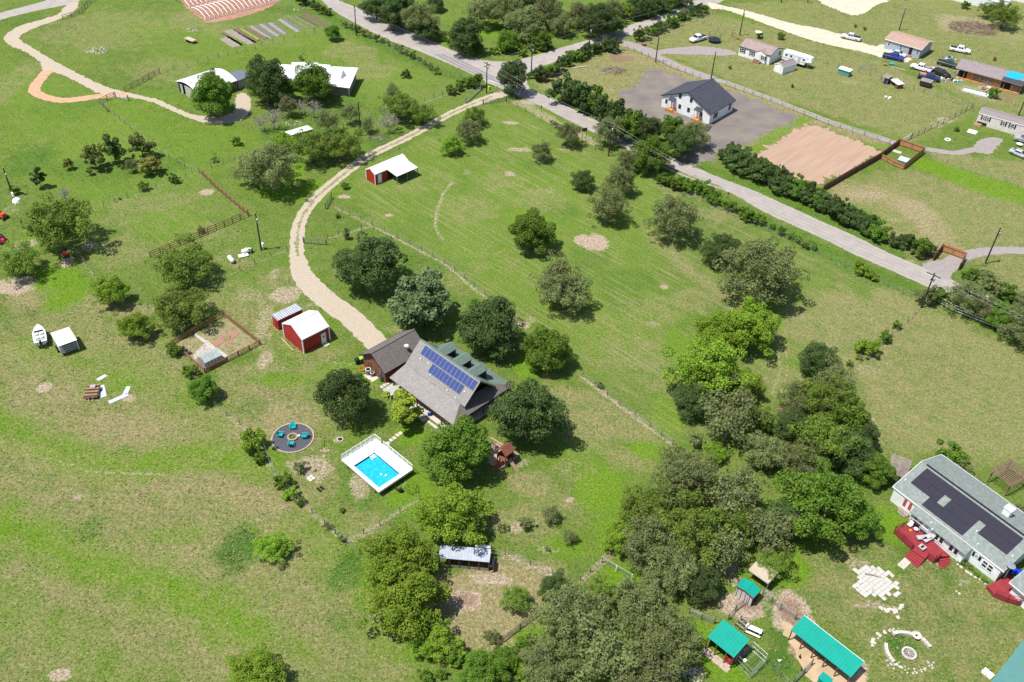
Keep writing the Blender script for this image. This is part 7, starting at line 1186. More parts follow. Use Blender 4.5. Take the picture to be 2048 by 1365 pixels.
# ---------------- fences ----------------
TP = mat('fence_post_dark', (.15, .13, .11), rough=.9); wirem = mat('fence_wire', (.22, .21, .20), rough=.6)
POSTS = {}
def post_mesh(r, h, m):
    k = (r, h, m.name)
    if k not in POSTS: POSTS[k] = MB().box(-r, r, -r, r, 0, h).mesh('post', m)
    return POSTS[k]
def fence(kind, pts, label, name='wire_fence', h=1.2, sp=3., m=None, rm=None):
    w_ = [P2(*p) for p in pts]; o = w_[0]; t = thing(name, label, 'fence', (o[0], o[1], 0)); q = [p-o for p in w_]; m = m or TP; rm = rm or m; r = .042 if kind == 'wire' else .06; pm = post_mesh(r, h, m)
    wires = MB(); pk_ = MB()
    for si, (a, b) in enumerate(zip(q[:-1], q[1:])):
        l = np.linalg.norm(b-a); n = max(1, round(l/sp)); rz = math.atan2(b[1]-a[1], b[0]-a[0])
        for i in range(n):
            p0, p1 = a+(b-a)*i/n, a+(b-a)*(i+1)/n; c = (p0+p1)/2; s = l/n; link('post', pm, t, (p0[0], p0[1], 0), (0, 0, rz))
            if kind == 'wire':
                for z in (.3, .65, 1.): wires.tube([(*p0, h*z-.03), (*p1, h*z-.03)], .012, 3, False)
            elif kind == 'mesh':
                for z in (.1, .35, .6, .85, 1.): wires.tube([(*p0, h*z-.02), (*p1, h*z-.02)], .018, 3, False)
                for k in range(6): pp_ = p0+(p1-p0)*k/6; wires.tube([(*pp_, 0), (*pp_, h)], .014, 3, False)
            elif kind == 'rail':
                for z in (.97, .62, .28): part('rail', MB().cbox(c[0], c[1], h*z, s, .05, .12, rz), rm, t)
                if s > 0 and name == 'brown_rail_fence':
                    for k in range(int(s/.35)): pp_ = p0+(p1-p0)*(k+.5)/int(s/.35); wires.tube([(*pp_, 0), (*pp_, h)], .012, 3, False)
            elif kind == 'pipe':
                part('rail', MB().tube([(*p0, h-.03), (*p1, h-.03)], .06, 5), rm, t)
                for z in (.3, .6): wires.tube([(*p0, h*z), (*p1, h*z)], .015, 3, False)
            elif kind == 'picket':
                for z in (.8, .25): part('rail', MB().cbox(c[0], c[1], h*z, s, .05, .09, rz), rm, t)
                k_ = max(1, int(s/.22)); nn = np.array([-math.sin(rz), math.cos(rz)])*.045
                for k in range(k_): pp_ = p0+(p1-p0)*(k+.5)/k_+nn; pk_.cbox(pp_[0], pp_[1], h*.52, .1, .025, h*.9, rz)
            elif kind == 'privacy':
                k_ = max(1, int(s/.6)); nn = np.array([-math.sin(rz), math.cos(rz)])*.08
                for k in range(k_): pp_ = p0+(p1-p0)*(k+.5)/k_+nn; part('board', MB().cbox(pp_[0], pp_[1], h*random.uniform(.49, .51), s/k_*.95, .03, h*.98, rz), rm, t)
                for z in (.85, .2): part('rail', MB().cbox(c[0], c[1], h*z, s, .07, .09, rz), m, t)
    link('post', pm, t, (q[-1][0], q[-1][1], 0))
    if wires.v: part('wire', wires, wirem, t, None, 'stuff')
    if pk_.v: part('picket', pk_, rm, t, None, 'stuff')
    return t
F_ = fence
F_('wire', [(668, 415), (700, 432), (745, 452), (820, 490), (890, 528), (970, 590), (1050, 650)], 'wire fence along the hay field beside the silvery tree'); F_('wire', [(1165, 755), (1240, 812), (1300, 855), (1345, 890)], 'wire fence between the hay field and the lower lawn')
F_('wire', [(745, 452), (700, 465), (655, 479)], 'short wire fence leading to the drive gate', sp=2); F_('wire', [(574, 501), (510, 528), (450, 556), (390, 583), (297, 618)], 'wire fence below the propane tanks'); F_('wire', [(150, 501), (175, 535), (205, 570)], 'wire fence by the red mower')
F_('rail', [(399, 346), (430, 376), (470, 410), (497, 433)], 'reddish brown rail fence on the right side of the paddock', 'brown_rail_fence', 1.35, 1.9, mat('redwood_post', (.22, .10, .06)), mat('redwood_rail', (.26, .12, .07))); F_('rail', [(497, 433), (400, 475), (301, 516)], 'reddish brown rail fence along the lower side of the paddock', 'brown_rail_fence', 1.35, 1.9, MATS['redwood_post'], MATS['redwood_rail'])
F_('wire', [(162, 434), (230, 405), (280, 387), (345, 365), (399, 346)], 'wire fence along the upper side of the paddock'); F_('wire', [(399, 346), (470, 318), (560, 296), (637, 275), (712, 250), (752, 238)], 'wire fence running through the mesquites'); F_('wire', [(850, 205), (902, 187), (937, 175), (962, 162)], 'wire fence of the farmhouse lawn by the entrance')
F_('wire', [(200, 208), (250, 248), (310, 300), (370, 335), (399, 346)], 'wire fence crossing the upper left meadow'); F_('rail', [(229, 195), (215, 201), (200, 208), (215, 225)], 'short dark rail fence beside the caliche drive', 'dark_rail_fence', 1.3, 2.2); F_('rail', [(250, 184), (277, 170), (298, 158), (320, 147)], 'dark rail fence starting at the caliche drive gate', 'dark_rail_fence', 1.3, 2.4)
F_('wire', [(320, 147), (375, 136), (437, 116), (511, 99), (524, 93), (590, 76), (649, 61), (682, 50)], 'long wire fence above the farmhouse', h=1.3); F_('rail', [(126, 40), (160, 29), (180, 6), (205, -5)], 'dark rail fence at the far end of the caliche drive', 'dark_rail_fence', 1.3, 2.6)
F_('wire', [(682, 50), (740, 78), (810, 112), (880, 150), (942, 158)], 'wire fence behind the row of saplings', h=1.3); F_('wire', [(1018, 206), (1100, 250), (1190, 300)], 'wire fence at the road side of the hay field'); F_('wire', [(1290, 352), (1380, 392), (1480, 440), (1536, 463), (1661, 521), (1746, 558), (1836, 603)], 'wire fence between the hay field and the road ditch', h=1.3)
F_('wire', [(1843, 614), (1800, 660), (1765, 690), (1700, 740)], 'wire fence overgrown with bushes at the right pasture'); F_('rail', [(1868, 603), (1903, 623), (1945, 640), (1986, 656), (2047, 682), (2110, 710)], 'white and grey rail fence at the right edge by the road', 'white_rail_fence', 1.5, 2.6, TP, white)
F_('pipe', [(1254, 100), (1311, 120), (1341, 136), (1399, 157)], 'pale pipe fence between the dry yard and the gravel lane', 'pipe_fence', 1.3, 2.6, greyw, mat('pale_pipe', (.42, .42, .38))); F_('pipe', [(1452, 172), (1541, 204), (1608, 231), (1656, 250), (1728, 272), (1778, 289)], 'pale pipe fence along the grey gravel track', 'pipe_fence', 1.3, 2.9, greyw, MATS['pale_pipe'])
F_('wire', [(1290, 85), (1340, 62), (1394, 42), (1445, 20)], 'wire fence above the parked white truck'); F_('wire', [(1394, 42), (1449, 67), (1480, 80)], 'wire fence behind the trampoline'); F_('wire', [(1631, 120), (1676, 136), (1761, 158), (1848, 186), (1900, 203), (1946, 215), (1965, 219)], 'dark wire fence below the parked trucks', h=1.4)
F_('pipe', [(1943, 216), (1886, 247), (1823, 277)], 'dark pipe fence from the long mobile home to the white gate', 'pipe_fence', 1.3, 3., TP, mat('dull_pipe', (.22, .21, .18))); F_('wire', [(1850, 306), (1892, 327), (1950, 347), (2011, 366), (2060, 382)], 'wire fence above the bright green strip', m=greyw)
F_('privacy', [(1645, 384), (1700, 352), (1760, 318), (1797, 291)], 'long dark board fence beside the tilled soil', 'board_fence', 1.7, 2.4, brownw, mat('dark_board', (.15, .09, .065), (.11, .065, .05), scale=3)); F_('privacy', [(1797, 291), (1846, 308)], 'orange board fence at the far side of the dog yard', 'board_fence', 1.8, 2.4, timber, orangew); F_('privacy', [(1846, 308), (1806, 340)], 'orange brown board fence at the right side of the dog yard', 'board_fence', 1.8, 2.4, timber, mat('mid_board', (.36, .17, .075)))
F_('privacy', [(1762, 318), (1785, 331), (1806, 340)], 'low board fence at the near side of the dog yard', 'board_fence', 1.2, 2.2, timber, orangew); small('dog_house', 'pale blue flat roofed dog house in the board fenced yard', 'dog house', (1806, 327), lambda t: (part('roof', MB().slab([(-1.2, -.9, .9), (1.2, -.9, .9), (1.2, .9, 1.15), (-1.2, .9, 1.15)], .06), mat('pale_blue_roof', (.45, .60, .70)), t), part('wall', MB().box(-1.1, 1.1, -.8, .8, 0, .85), timber, t)), A12)
solo('concrete_slab', MB().box(-1., 1., -.6, .6, 0, .06), concrete, 'pale slab in the far corner of the dog yard', 'slab', None, P(1794, 304), A12)
F_('privacy', [(1866, 522), (1882, 503)], 'dark board wing on the left of the wooden gate', 'board_fence', 1.8, 2.2, brownw, mat('dark_wing', (.17, .10, .085))); F_('privacy', [(1883, 504), (1903, 511), (1926, 520)], 'orange board gate across the gravel entry', 'board_gate', 1.8, 2.2, timber, orangew); F_('privacy', [(1928, 521), (1916, 541)], 'dark board wing on the right of the wooden gate', 'board_fence', 1.8, 2.2, brownw, MATS['dark_wing'])
GP, GR = mat('garden_post', (.24, .12, .07)), mat('garden_rail', (.36, .19, .11), (.28, .14, .08), scale=2)
for a, b, lb in (((345, 690), (410, 747), 'picket fence on the lower left of the greenhouse garden'), ((410, 747), (521, 690), 'picket fence on the lower right of the greenhouse garden'), ((521, 690), (448, 632), 'picket fence on the upper right of the greenhouse garden'), ((448, 632), (345, 690), 'picket fence on the upper left of the greenhouse garden')): F_('picket', [a, b], lb, 'picket_fence', 1.1, 2.1, GP, GR)
F_('wire', [(694, 1085), (760, 1052), (800, 1025), (840, 1000)], 'wire fence below the pool lawn'); F_('wire', [(430, 815), (480, 850), (530, 900), (545, 945), (600, 1005), (650, 1050), (694, 1088), (720, 1110)], 'wire fence between the pool lawn and the lower left pasture'); F_('wire', [(985, 1114), (1010, 1110), (1060, 1130), (1105, 1150)], 'wire fence curving right of the metal coop')
F_('wire', [(1160, 1163), (1180, 1145), (1203, 1126), (1235, 1098)], 'wire fence at the lower end of the lawn'); F_('rail', [(1005, 1285), (1040, 1258), (1078, 1230)], 'dark rail fence at the bottom of the bare pen', 'dark_rail_fence', 1.1, 2.2); F_('pipe', [(1203, 1125), (1232, 1142), (1263, 1160)], 'white pipe gate fence at the corner of the lawn', 'pipe_fence', 1.2, 2.4, white, steel)
F_('mesh', [(1456, 1240), (1470, 1222), (1495, 1205)], 'green wire mesh fence between the two teal roofs', 'mesh_fence', 1.3, 1.6, mat('green_post', (.06, .16, .10)), None); F_('mesh', [(1525, 1190), (1560, 1220), (1590, 1240), (1608, 1243)], 'green wire mesh fence from the coop to the long shelter', 'mesh_fence', 1.3, 1.8, MATS['green_post']); F_('mesh', [(1378, 1228), (1402, 1240), (1428, 1248)], 'green wire mesh fence left of the teal roofed shed', 'mesh_fence', 1.3, 1.8, MATS['green_post'])
F_('mesh', [(1586, 1367), (1606, 1348), (1622, 1330)], 'wire mesh fence at the bottom of the dirt run', 'mesh_fence', 1.3, 1.6, MATS['green_post']); F_('wire', [(1545, 1335), (1560, 1355), (1575, 1372)], 'dark wire fence beside the pipe dog run at the bottom', sp=2)
def gate(a, b, lb, m=steel, h=1.2, x=False, name='metal_gate'):
    p, q = P2(*a), P2(*b); l = np.linalg.norm(q-p); t = thing(name, lb, 'gate', (p[0], p[1], 0), math.atan2(q[1]-p[1], q[0]-p[0]))
    for z in (.2, .45, .7, .95, h): part('rail', MB().tube([(0, 0, z), (l, 0, z)], .035, 4), m, t)
    for k in (0, .33, .66, 1): part('stile', MB().tube([(l*k, 0, .15), (l*k, 0, h+.03)], .04, 4), m, t)
    for k in (0, 1): part('gate_post', MB().box(l*k-.08+(k-.5)*.3, l*k+.08+(k-.5)*.3, -.08, .08, 0, 1.5), TP, t)
    if x: part('cross', MB().tube([(0, 0, .2), (l, 0, h)], .03, 4).tube([(l, 0, .2), (0, 0, h)], .03, 4), m, t)
gate((609, 487), (652, 491), 'open dark metal gate right of the drive bend', mat('dark_gate', (.12, .12, .12))); gate((1802, 288), (1820, 278), 'white crossed gate at the end of the pipe fence', white, 1.3, True); gate((932, 207), (962, 180), 'long grey open gate left of the drive entrance'); gate((967, 210), (1012, 204), 'dark gate with black birds shape at the drive entrance', MATS['dark_gate']); gate((233, 196), (256, 202), 'grey gate where the clay loop meets the caliche drive'); gate((652, 418), (663, 398), 'dark double frame gate at the left side of the hay field', MATS['dark_gate'], 1.4)
# ---------------- power poles and lines ----------------
polem = mat('creosote_pole', (.05, .038, .03), (.03, .024, .02), scale=2, rough=.9)
PO = [((713, 72), 10, 'power pole beside the county road among the saplings', 0, 1), ((721.5, 272), 205, 'bare power pole in front of the grey trees near the farmhouse', 0, 0), ((973, 187), 124, 'power pole with crossarm at the road junction', 1, 1), ((1062, 152), 90, 'dark pole just right of the junction hedge', 0, 1), ((1176, 115), 52, 'dark pole in the middle of the side road hedge', 0, 1), ((1311, 125), 65, 'power pole beside the gravel lane bend', 0, 1), ((1422, 158), 104, 'dark pole behind the white barn house', 0, 0), ((1479, 72), 19, 'power pole beside the trampoline', 0, 1), ((1370, 40), 9, 'pole in the upper side road hedge', 0, 0),
      ((1217, 313), 248, 'power pole at the hay field fence by the dark olive tree', 0, 1), ((1798, 61), 17, 'leaning pole behind the grey blue house', 0, 1), ((2037, 232), 205, 'pole behind the long mobile home', 0, 0), ((26, 392), 337, 'tall pole at the left edge with a meter box', 0, 1), ((523, 501), 427, 'power pole with meter box right of the paddock', 0, 1), ((1970, 528), 455, 'tall pole beside the curving gravel entry', 0, 1), ((1842, 616), 546, 'pole with braces at the pasture corner', 1, 1), ((1562, 6), -20, 'pole at the top edge, left of two', 0, 0), ((1615, 6), -20, 'pole at the top edge, right of two', 0, 0), ((1810, 1), -30, 'pole at the top edge above the sandy lot', 0, 0)]
PT = {}
for base, ty, lb, arm, box in PO:
    h = min(max(height_of(base, ty), 6.), 9.5); t = thing('power_pole', lb, 'power pole', P(*base), A, 'power poles'); part('pole', MB().tube([(0, 0, 0), (0, 0, h)], [.17, .11], 7), polem, t); PT[base] = (t.location[0], t.location[1], h)
    if arm: part('crossarm', MB().box(-1.3, 1.3, -.06, .06, h-.6, h-.46).box(-.06, .06, -1., 1., h-1.1, h-.97), polem, t)
    if box: part('transformer' if arm or box else 'box', MB().lathe([(.18, h-1.7), (.2, h-1.1), (.12, h-1.05)], 8, (.3, 0)), steel, t); part('insulator', MB().lathe([(.05, h), (.05, h+.18), (.01, h+.2)], 6), white, t)
for px, lb in (((28, 397), 'white meter box at the foot of the left edge pole'), ((527, 498), 'white meter box at the foot of the paddock pole')): small('meter_box', lb, 'box', px, lambda t: (part('box', MB().box(-.3, .3, -.15, .15, .5, 1.3), white, t), part('stand', MB().box(-.05, .05, -.05, .05, 0, .5), greyw, t)))
def span(a, b, lb, offs=((0, .1),), sag=1.1):
    A_, B_ = Vector(a), Vector(b); t = thing('power_line', lb, 'power line', (a[0], a[1], 0)); d = (B_-A_).normalized(); n = Vector((-d.y, d.x, 0))
    for o_, dz in offs:
        pts = []
        for i in range(13): k = i/12; p = A_.lerp(B_, k)-Vector((a[0], a[1], 0))+n*o_; p.z += dz-sag*4*k*(1-k); pts.append(p)
        part('cable', MB().tube(pts, .014, 3, False), mat('cable_grey', (.35, .34, .33), rough=.4), t)
pA, pB, pC = PT[(973, 187)], PT[(1217, 313)], PT[(1842, 616)]; e2 = P2(2300, 820); span(pA, pB, 'power line from the junction pole to the hay field pole', ((-.9, -.3), (.9, -.3))); span(pB, pC, 'power line over the hay field fence to the corner pole', ((-.5, -.3), (.6, -.3)), 2.2); span(pC, (e2[0], e2[1], 9), 'power line leaving to the right over the white rail fence', ((-.6, -.3), (.6, -.3)), 1.6)
span(pC, PT[(1970, 528)], 'service line to the tall pole by the gravel entry', ((0, 0),), .8); span(pA, PT[(1062, 152)], 'power line across the junction', ((0, 0),), .5); span(PT[(1062, 152)], PT[(1176, 115)], 'power line along the side road, near part', ((0, 0),), .6); span(PT[(1176, 115)], PT[(1370, 40)], 'power line along the side road, far part', ((0, 0),), .8); span(pA, PT[(713, 72)], 'power line along the county road', ((0, 0),), 1.)
# ---------------- vehicles ----------------
tyre = mat('tyre', (.02, .02, .02), rough=.9); rimm = mat('rim', (.35, .35, .37), rough=.3, metal=.8); lampm = mat('headlamp', (.6, .62, .65), rough=.2); tailm = mat('tail_lamp', (.4, .01, .01), rough=.3)
def paint(n, c): return mat('car_paint_'+n, c, tuple(v*.96 for v in c), scale=.5, rough=.25, spec=.6)
def loft(mb, secs):                                            # sections: list of (x, [(y, z)...]) closed rings
    k = len(mb.v); n = len(secs[0][1])
    for x, r in secs: mb.v += [(x, y, z) for y, z in r]
    for i in range(len(secs)-1):
        for j in range(n): mb.f.append((k+i*n+j, k+(i+1)*n+j, k+(i+1)*n+(j+1) % n, k+i*n+(j+1) % n))
    mb.f.append(tuple(k+j for j in range(n))); e = k+(len(secs)-1)*n; mb.f.append(tuple(e+n-1-j for j in range(n))); return mb
def ringsec(w, z0, z1, r=.12): return [(-w+r, z0), (w-r, z0), (w, z0+r), (w, z1-r*1.3), (w-r, z1), (-w+r, z1), (-w, z1-r*1.3), (-w, z0+r)]
def cabring(w, wt, z0, z1): return [(-w, z0), (w, z0), (w, z0+.05), (wt, z1-.06), (wt-.1, z1), (-wt+.1, z1), (-wt, z1-.06), (-w, z0+.05)]
def wheels(t, xs, r=.38, w_=.9):
    for x in xs:
        for s in (-1, 1):
            o = part('wheel', MB().tube([(x, s*(w_-.12), r), (x, s*(w_+.1), r)], r, 14), tyre, t); part('rim', MB().tube([(x, s*(w_+.09), r), (x, s*(w_+.125), r)], r*.6, 10), rimm, o)
def pickup(a, b, front, col, cn, lb, z=0, L=5.7, load=None):
    p, q = P2(*a), P2(*b); c = (p+q)/2; d = q-p if front == 'b' else p-q; t = thing('pickup_truck', lb, 'truck', (c[0], c[1], 0), math.atan2(d[1], d[0]), 'pickup trucks around the far houses'); m = paint(cn, col); h = L/2
    part('body', loft(MB(), [(-h, ringsec(.93, .45, 1.15)), (-h+.1, ringsec(.97, .40, 1.18)), (.1, ringsec(.98, .38, 1.18)), (h-1.6, ringsec(.98, .38, 1.16)), (h-.5, ringsec(.96, .38, 1.08)), (h-.05, ringsec(.88, .42, .95))]), m, t)
    part('cab', loft(MB(), [(-.75, cabring(.92, .74, 1.12, 1.3)), (-.6, cabring(.92, .74, 1.12, 1.86)), (.75, cabring(.92, .74, 1.12, 1.88)), (1.45, cabring(.90, .78, 1.12, 1.2))]), m, t)
    part('windscreen', MB().hexa([(.86, -.72, 1.8), (1.42, -.78, 1.24), (1.42, .78, 1.24), (.86, .72, 1.8)], [(.88, -.70, 1.83), (1.46, -.76, 1.25), (1.46, .76, 1.25), (.88, .70, 1.83)]), glass, t)
    part('rear_window', MB().box(-.735, -.715, -.6, .6, 1.34, 1.72), glass, t)
    for s in (-1, 1):
        for x0_, x1_ in ((-.55, .08), (.16, .85)): part('side_window', MB().hexa([(x0_, s*.90, 1.30), (x1_, s*.90, 1.30), (x1_, s*.93, 1.30), (x0_, s*.93, 1.30)], [(x0_, s*.76, 1.76), (x1_-.1, s*.76, 1.76), (x1_-.1, s*.79, 1.76), (x0_, s*.79, 1.76)]), glass, t)
        part('headlamp', MB().box(h-.16, h-.02, s*.72-.14, s*.72+.14, .72, .88), lampm, t); part('tail_lamp', MB().box(-h-.01, -h+.04, s*.84-.07, s*.84+.07, .75, 1.05), tailm, t)
    part('bed', MB().box(-h+.12, -.85, -.82, .82, 1.175, 1.19), dark, t); part('bumper', MB().box(h-.08, h+.08, -.85, .85, .42, .6).box(-h-.1, -h+.02, -.85, .85, .42, .58), rimm, t); wheels(t, (-h+1.15, h-1.))
    if load: part('load', MB().box(-h+.3, -.95, -.7, .7, 1.19, 1.45), load, t)
    return t
def car(a, b, front, col, cn, lb, L=4.7, suv=0):
    p, q = P2(*a), P2(*b); c = (p+q)/2; d = q-p if front == 'b' else p-q; t = thing('parked_car', lb, 'car', (c[0], c[1], 0), math.atan2(d[1], d[0])); m = paint(cn, col); h = L/2; zz = .3 if suv else 0
    part('body', loft(MB(), [(-h, ringsec(.80, .38, .9+zz)), (-h+.25, ringsec(.9, .32, .98+zz)), (0, ringsec(.91, .28, .96+zz)), (h-1.3, ringsec(.91, .28, .92+zz)), (h-.35, ringsec(.86, .3, .78+zz)), (h, ringsec(.74, .36, .66+zz*.5))]), m, t)
    part('roof', loft(MB(), [(-h+(.2 if suv else .55), cabring(.82, .66, .9+zz, 1.0+zz)), (-h+(.5 if suv else 1.3), cabring(.84, .64, .9+zz, 1.40+zz)), (.2, cabring(.84, .64, .9+zz, 1.44+zz)), (1.15, cabring(.82, .7, .9+zz, .98+zz))]), m, t)
    part('windscreen', MB().hexa([(.33, -.62, 1.37+zz), (1.08, -.70, 1.0+zz), (1.08, .70, 1.0+zz), (.33, .62, 1.37+zz)], [(.35, -.60, 1.40+zz), (1.12, -.68, 1.02+zz), (1.12, .68, 1.02+zz), (.35, .60, 1.40+zz)]), glass, t); part('rear_window', MB().hexa([(-h+.62, -.6, 1.04+zz), (-h+1.22, -.58, 1.34+zz), (-h+1.22, .58, 1.34+zz), (-h+.62, .6, 1.04+zz)], [(-h+.58, -.58, 1.08+zz), (-h+1.2, -.56, 1.38+zz), (-h+1.2, .56, 1.38+zz), (-h+.58, .58, 1.08+zz)]), glass, t)
    for s in (-1, 1): part('side_window', MB().hexa([(-h+1.2, s*.80, 1.02+zz), (.75, s*.80, 1.02+zz), (.75, s*.83, 1.02+zz), (-h+1.2, s*.83, 1.02+zz)], [(-h+1.4, s*.66, 1.34+zz), (.25, s*.66, 1.34+zz), (.25, s*.69, 1.34+zz), (-h+1.4, s*.69, 1.34+zz)]), glass, t); part('headlamp', MB().box(h-.2, h-.05, s*.6-.12, s*.6+.12, .56, .68), lampm, t); part('tail_lamp', MB().box(-h-.01, -h+.05, s*.65-.12, s*.65+.12, .7, .84), tailm, t)
    wheels(t, (-h+.85, h-.9), .33, .82); return t
WC = (.78, .78, .78); pickup((1381, 86), (1409, 78), 'a', WC, 'white', 'white pickup truck parked beside the trampoline'); pickup((1685, 76), (1717, 83), 'a', (.55, .55, .57), 'silver', 'silver pickup truck on the sandy lane'); pickup((1768, 115), (1803, 123), 'b', (.012, .03, .22), 'blue', 'bright blue pickup truck before the grey blue house'); car((1782, 108), (1808, 115), 'b', (.45, .5, .55), 'ice', 'silver blue car just behind the bright blue truck')
pickup((1900, 101), (1937, 108), 'b', WC, 'white', 'white pickup truck standing alone above the unfinished house'); pickup((1823, 136), (1859, 146), 'a', WC, 'white', 'white pickup truck loaded with junk among the parked trucks', load=greyw); pickup((1876, 128), (1913, 138), 'b', (.03, .045, .035), 'green', 'dark green pickup truck at the corner of the unfinished house'); pickup((1838, 156), (1876, 164), 'b', (.012, .022, .10), 'navy', 'navy blue pickup truck beside the black hut', load=mat('load_red', (.45, .2, .13)))
car((1868, 146), (1896, 158), 'b', (.015, .015, .016), 'black', 'black suv between the navy truck and the junk', 4.9, 1); car((2022, 306), (2054, 319), 'b', (.42, .43, .45), 'grey', 'silver sedan at the right edge below the long mobile home'); car((2032, 281), (2064, 289), 'a', (.3, .31, .33), 'dgrey', 'grey suv in front of the long mobile home', 4.9, 1)
solo('round_white_lid', MB().lathe([(.7, .4), (.75, .5), (.1, .6)], 14), white, 'white round cover beside the grey suv', 'cover', None, P(2038, 292))
# boat on trailer
bt = thing('motor_boat', 'small white motor boat on its trailer beside the white stock trailer', 'boat', (*P2(83, 681), 0), math.radians(118)); hl = []
for x, w_, z0, z1 in ((-2.3, .95, .7, 1.4), (-1., 1.05, .55, 1.4), (.6, 1.0, .6, 1.45), (1.8, .6, .85, 1.55), (2.5, .08, 1.25, 1.6)): hl.append((x, [(-w_*.5, z0), (w_*.5, z0), (w_, z0+.3), (w_, z1-.05), (w_-.02, z1), (-w_+.02, z1), (-w_, z1-.05), (-w_, z0+.3)]))
part('hull', loft(MB(), hl), mat('gelcoat', (.75, .76, .77), rough=.3), bt); part('cockpit', MB().prism([(-1.9, -.7), (.4, -.75), (.4, .75), (-1.9, .7)], 1.46, 1.475), mat('cockpit_grey', (.42, .43, .44)), bt)
for x, y in ((-1.4, .35), (-1.4, -.35), (-.3, .4), (-.3, -.4)): part('boat_seat', MB().box(x-.22, x+.22, y-.22, y+.22, 1.47, 1.75), white, bt)
part('windscreen', MB().box(.42, .46, -.7, .7, 1.45, 1.8), glass, bt); part('outboard', MB().box(-2.7, -2.35, -.15, .15, .9, 1.8), black, bt); part('trailer_frame', MB().box(-2.2, 3., -.06, .06, .35, .45).box(-2.2, 1.2, -.7, -.6, .35, .45).box(-2.2, 1.2, .6, .7, .35, .45), steel, bt); wheels(bt, (-1.,), .28, .85)
O, A28, L, D = frame((103, 668, 2.2), (118, 693, 2.2), (152, 680, 2.2)); ct = thing('stock_trailer', 'white roofed open sided stock trailer beside the boat', 'trailer', O, A28)
part('roof', MB().slab([(-.1, -.1, 2.3), (L+.1, -.1, 2.3), (L+.1, D+.1, 2.3), (-.1, D+.1, 2.3)], .08), white, ct); part('floor', MB().box(0, L, 0, D, .45, .6), greyw, ct)
for x in (0, L):
    for y in (0, D): part('post', MB().box(x-.05, x+.05, y-.05, y+.05, .2, 2.2), white, ct)
for z in (.9, 1.3, 1.7): part('side_rail', MB().box(0, L, -.03, .03, z, z+.14).box(0, L, D-.03, D+.03, z, z+.14).box(L-.03, L+.03, 0, D, z, z+.14), mat('trailer_grey', (.35, .37, .4)), ct)
wheels(ct, (1.4, 2.3), .33, .2); part('tongue', MB().box(-1.5, 0, D/2-.06, D/2+.06, .45, .55), steel, ct)
small('farm_tractor', 'orange farm implement at the left edge', 'tractor', (6, 437), lambda t: (part('body', MB().hexa([(-.9, -.5, .5), (.9, -.5, .5), (.9, .5, .5), (-.9, .5, .5)], [(-.8, -.4, 1.3), (.7, -.4, 1.2), (.7, .4, 1.2), (-.8, .4, 1.3)]), mat('tractor_orange', (.6, .08, .02), rough=.4), t), part('seat', MB().box(-.6, -.2, -.2, .2, 1.3, 1.6), black, t), wheels(t, (-.8,), .5, .65), wheels(t, (.8,), .35, .6)), A+.3)
small('red_mower', 'small red riding mower on bare soil near the left mesquite', 'mower', (131, 511), lambda t: (part('hood', MB().hexa([(0, -.3, .3), (.9, -.25, .3), (.9, .25, .3), (0, .3, .3)], [(0, -.25, .85), (.8, -.2, .75), (.8, .2, .75), (0, .25, .85)]), mat('mower_red', (.5, .05, .04), rough=.4), t), part('deck', MB().box(-.6, .3, -.5, .5, .2, .35), MATS['mower_red'], t), part('seat', MB().box(-.5, -.1, -.2, .2, .55, .85), black, t), wheels(t, (-.45,), .26, .36), wheels(t, (.7,), .18, .36)), A)
small('red_machine', 'dark machine with a red nose cut by the left edge', 'machine', (6, 485), lambda t: (part('body', MB().box(-1.2, .1, -.6, .6, .3, 1.2), black, t), part('nose', MB().hexa([(.1, -.4, .4), (.9, -.3, .4), (.9, .3, .4), (.1, .4, .4)], [(.1, -.35, 1.), (.7, -.2, .85), (.7, .2, .85), (.1, .35, 1.)]), mat('nose_red', (.45, .03, .08), rough=.4), t), wheels(t, (-.8, .5), .35, .6)), A)
small('white_wreck', 'white tarp and poles heap at the foot of the left edge pole', 'heap', (34, 403), lambda t: (part('tarp', MB().lathe([(.9, 0), (.7, .5), (.2, .8), (.02, .85)], 9), white, t), part('pole', MB().tube([(.2, 0, .1), (1.6, -1., .15)], .05, 4), white, t)))
for px, L_, a_, lb in (((463, 524), 2.1, -.95, 'white cylindrical propane tank on the grass, lower of two'), ((494, 507), 2.0, .55, 'white cylindrical propane tank on the grass, upper of two')):
    r_ = .42; small('propane_tank', lb, 'tank', px, lambda t: (part('shell', MB().tube([(-L_/2, 0, .65), (-L_/2+.12, 0, .65), (-L_/2+.3, 0, .65), (L_/2-.3, 0, .65), (L_/2-.12, 0, .65), (L_/2, 0, .65)], [.1, r_*.75, r_, r_, r_*.75, .1], 14), mat('tank_white', (.78, .79, .8), rough=.35), t, smooth=True), part('valve_dome', MB().lathe([(.14, 1.0), (.14, 1.2), (.05, 1.24)], 10), MATS['tank_white'], t), part('foot', MB().box(-.6, -.45, -.3, .3, 0, .35).box(.45, .6, -.3, .3, 0, .35), concrete, t)), a_)
solo('white_platform', MB().box(-.9, .9, -.5, .5, .2, .28).box(-.8, .8, -.4, .4, 0, .2), white, 'low white platform beside the upper propane tank', 'platform', None, P(487, 513), .5)
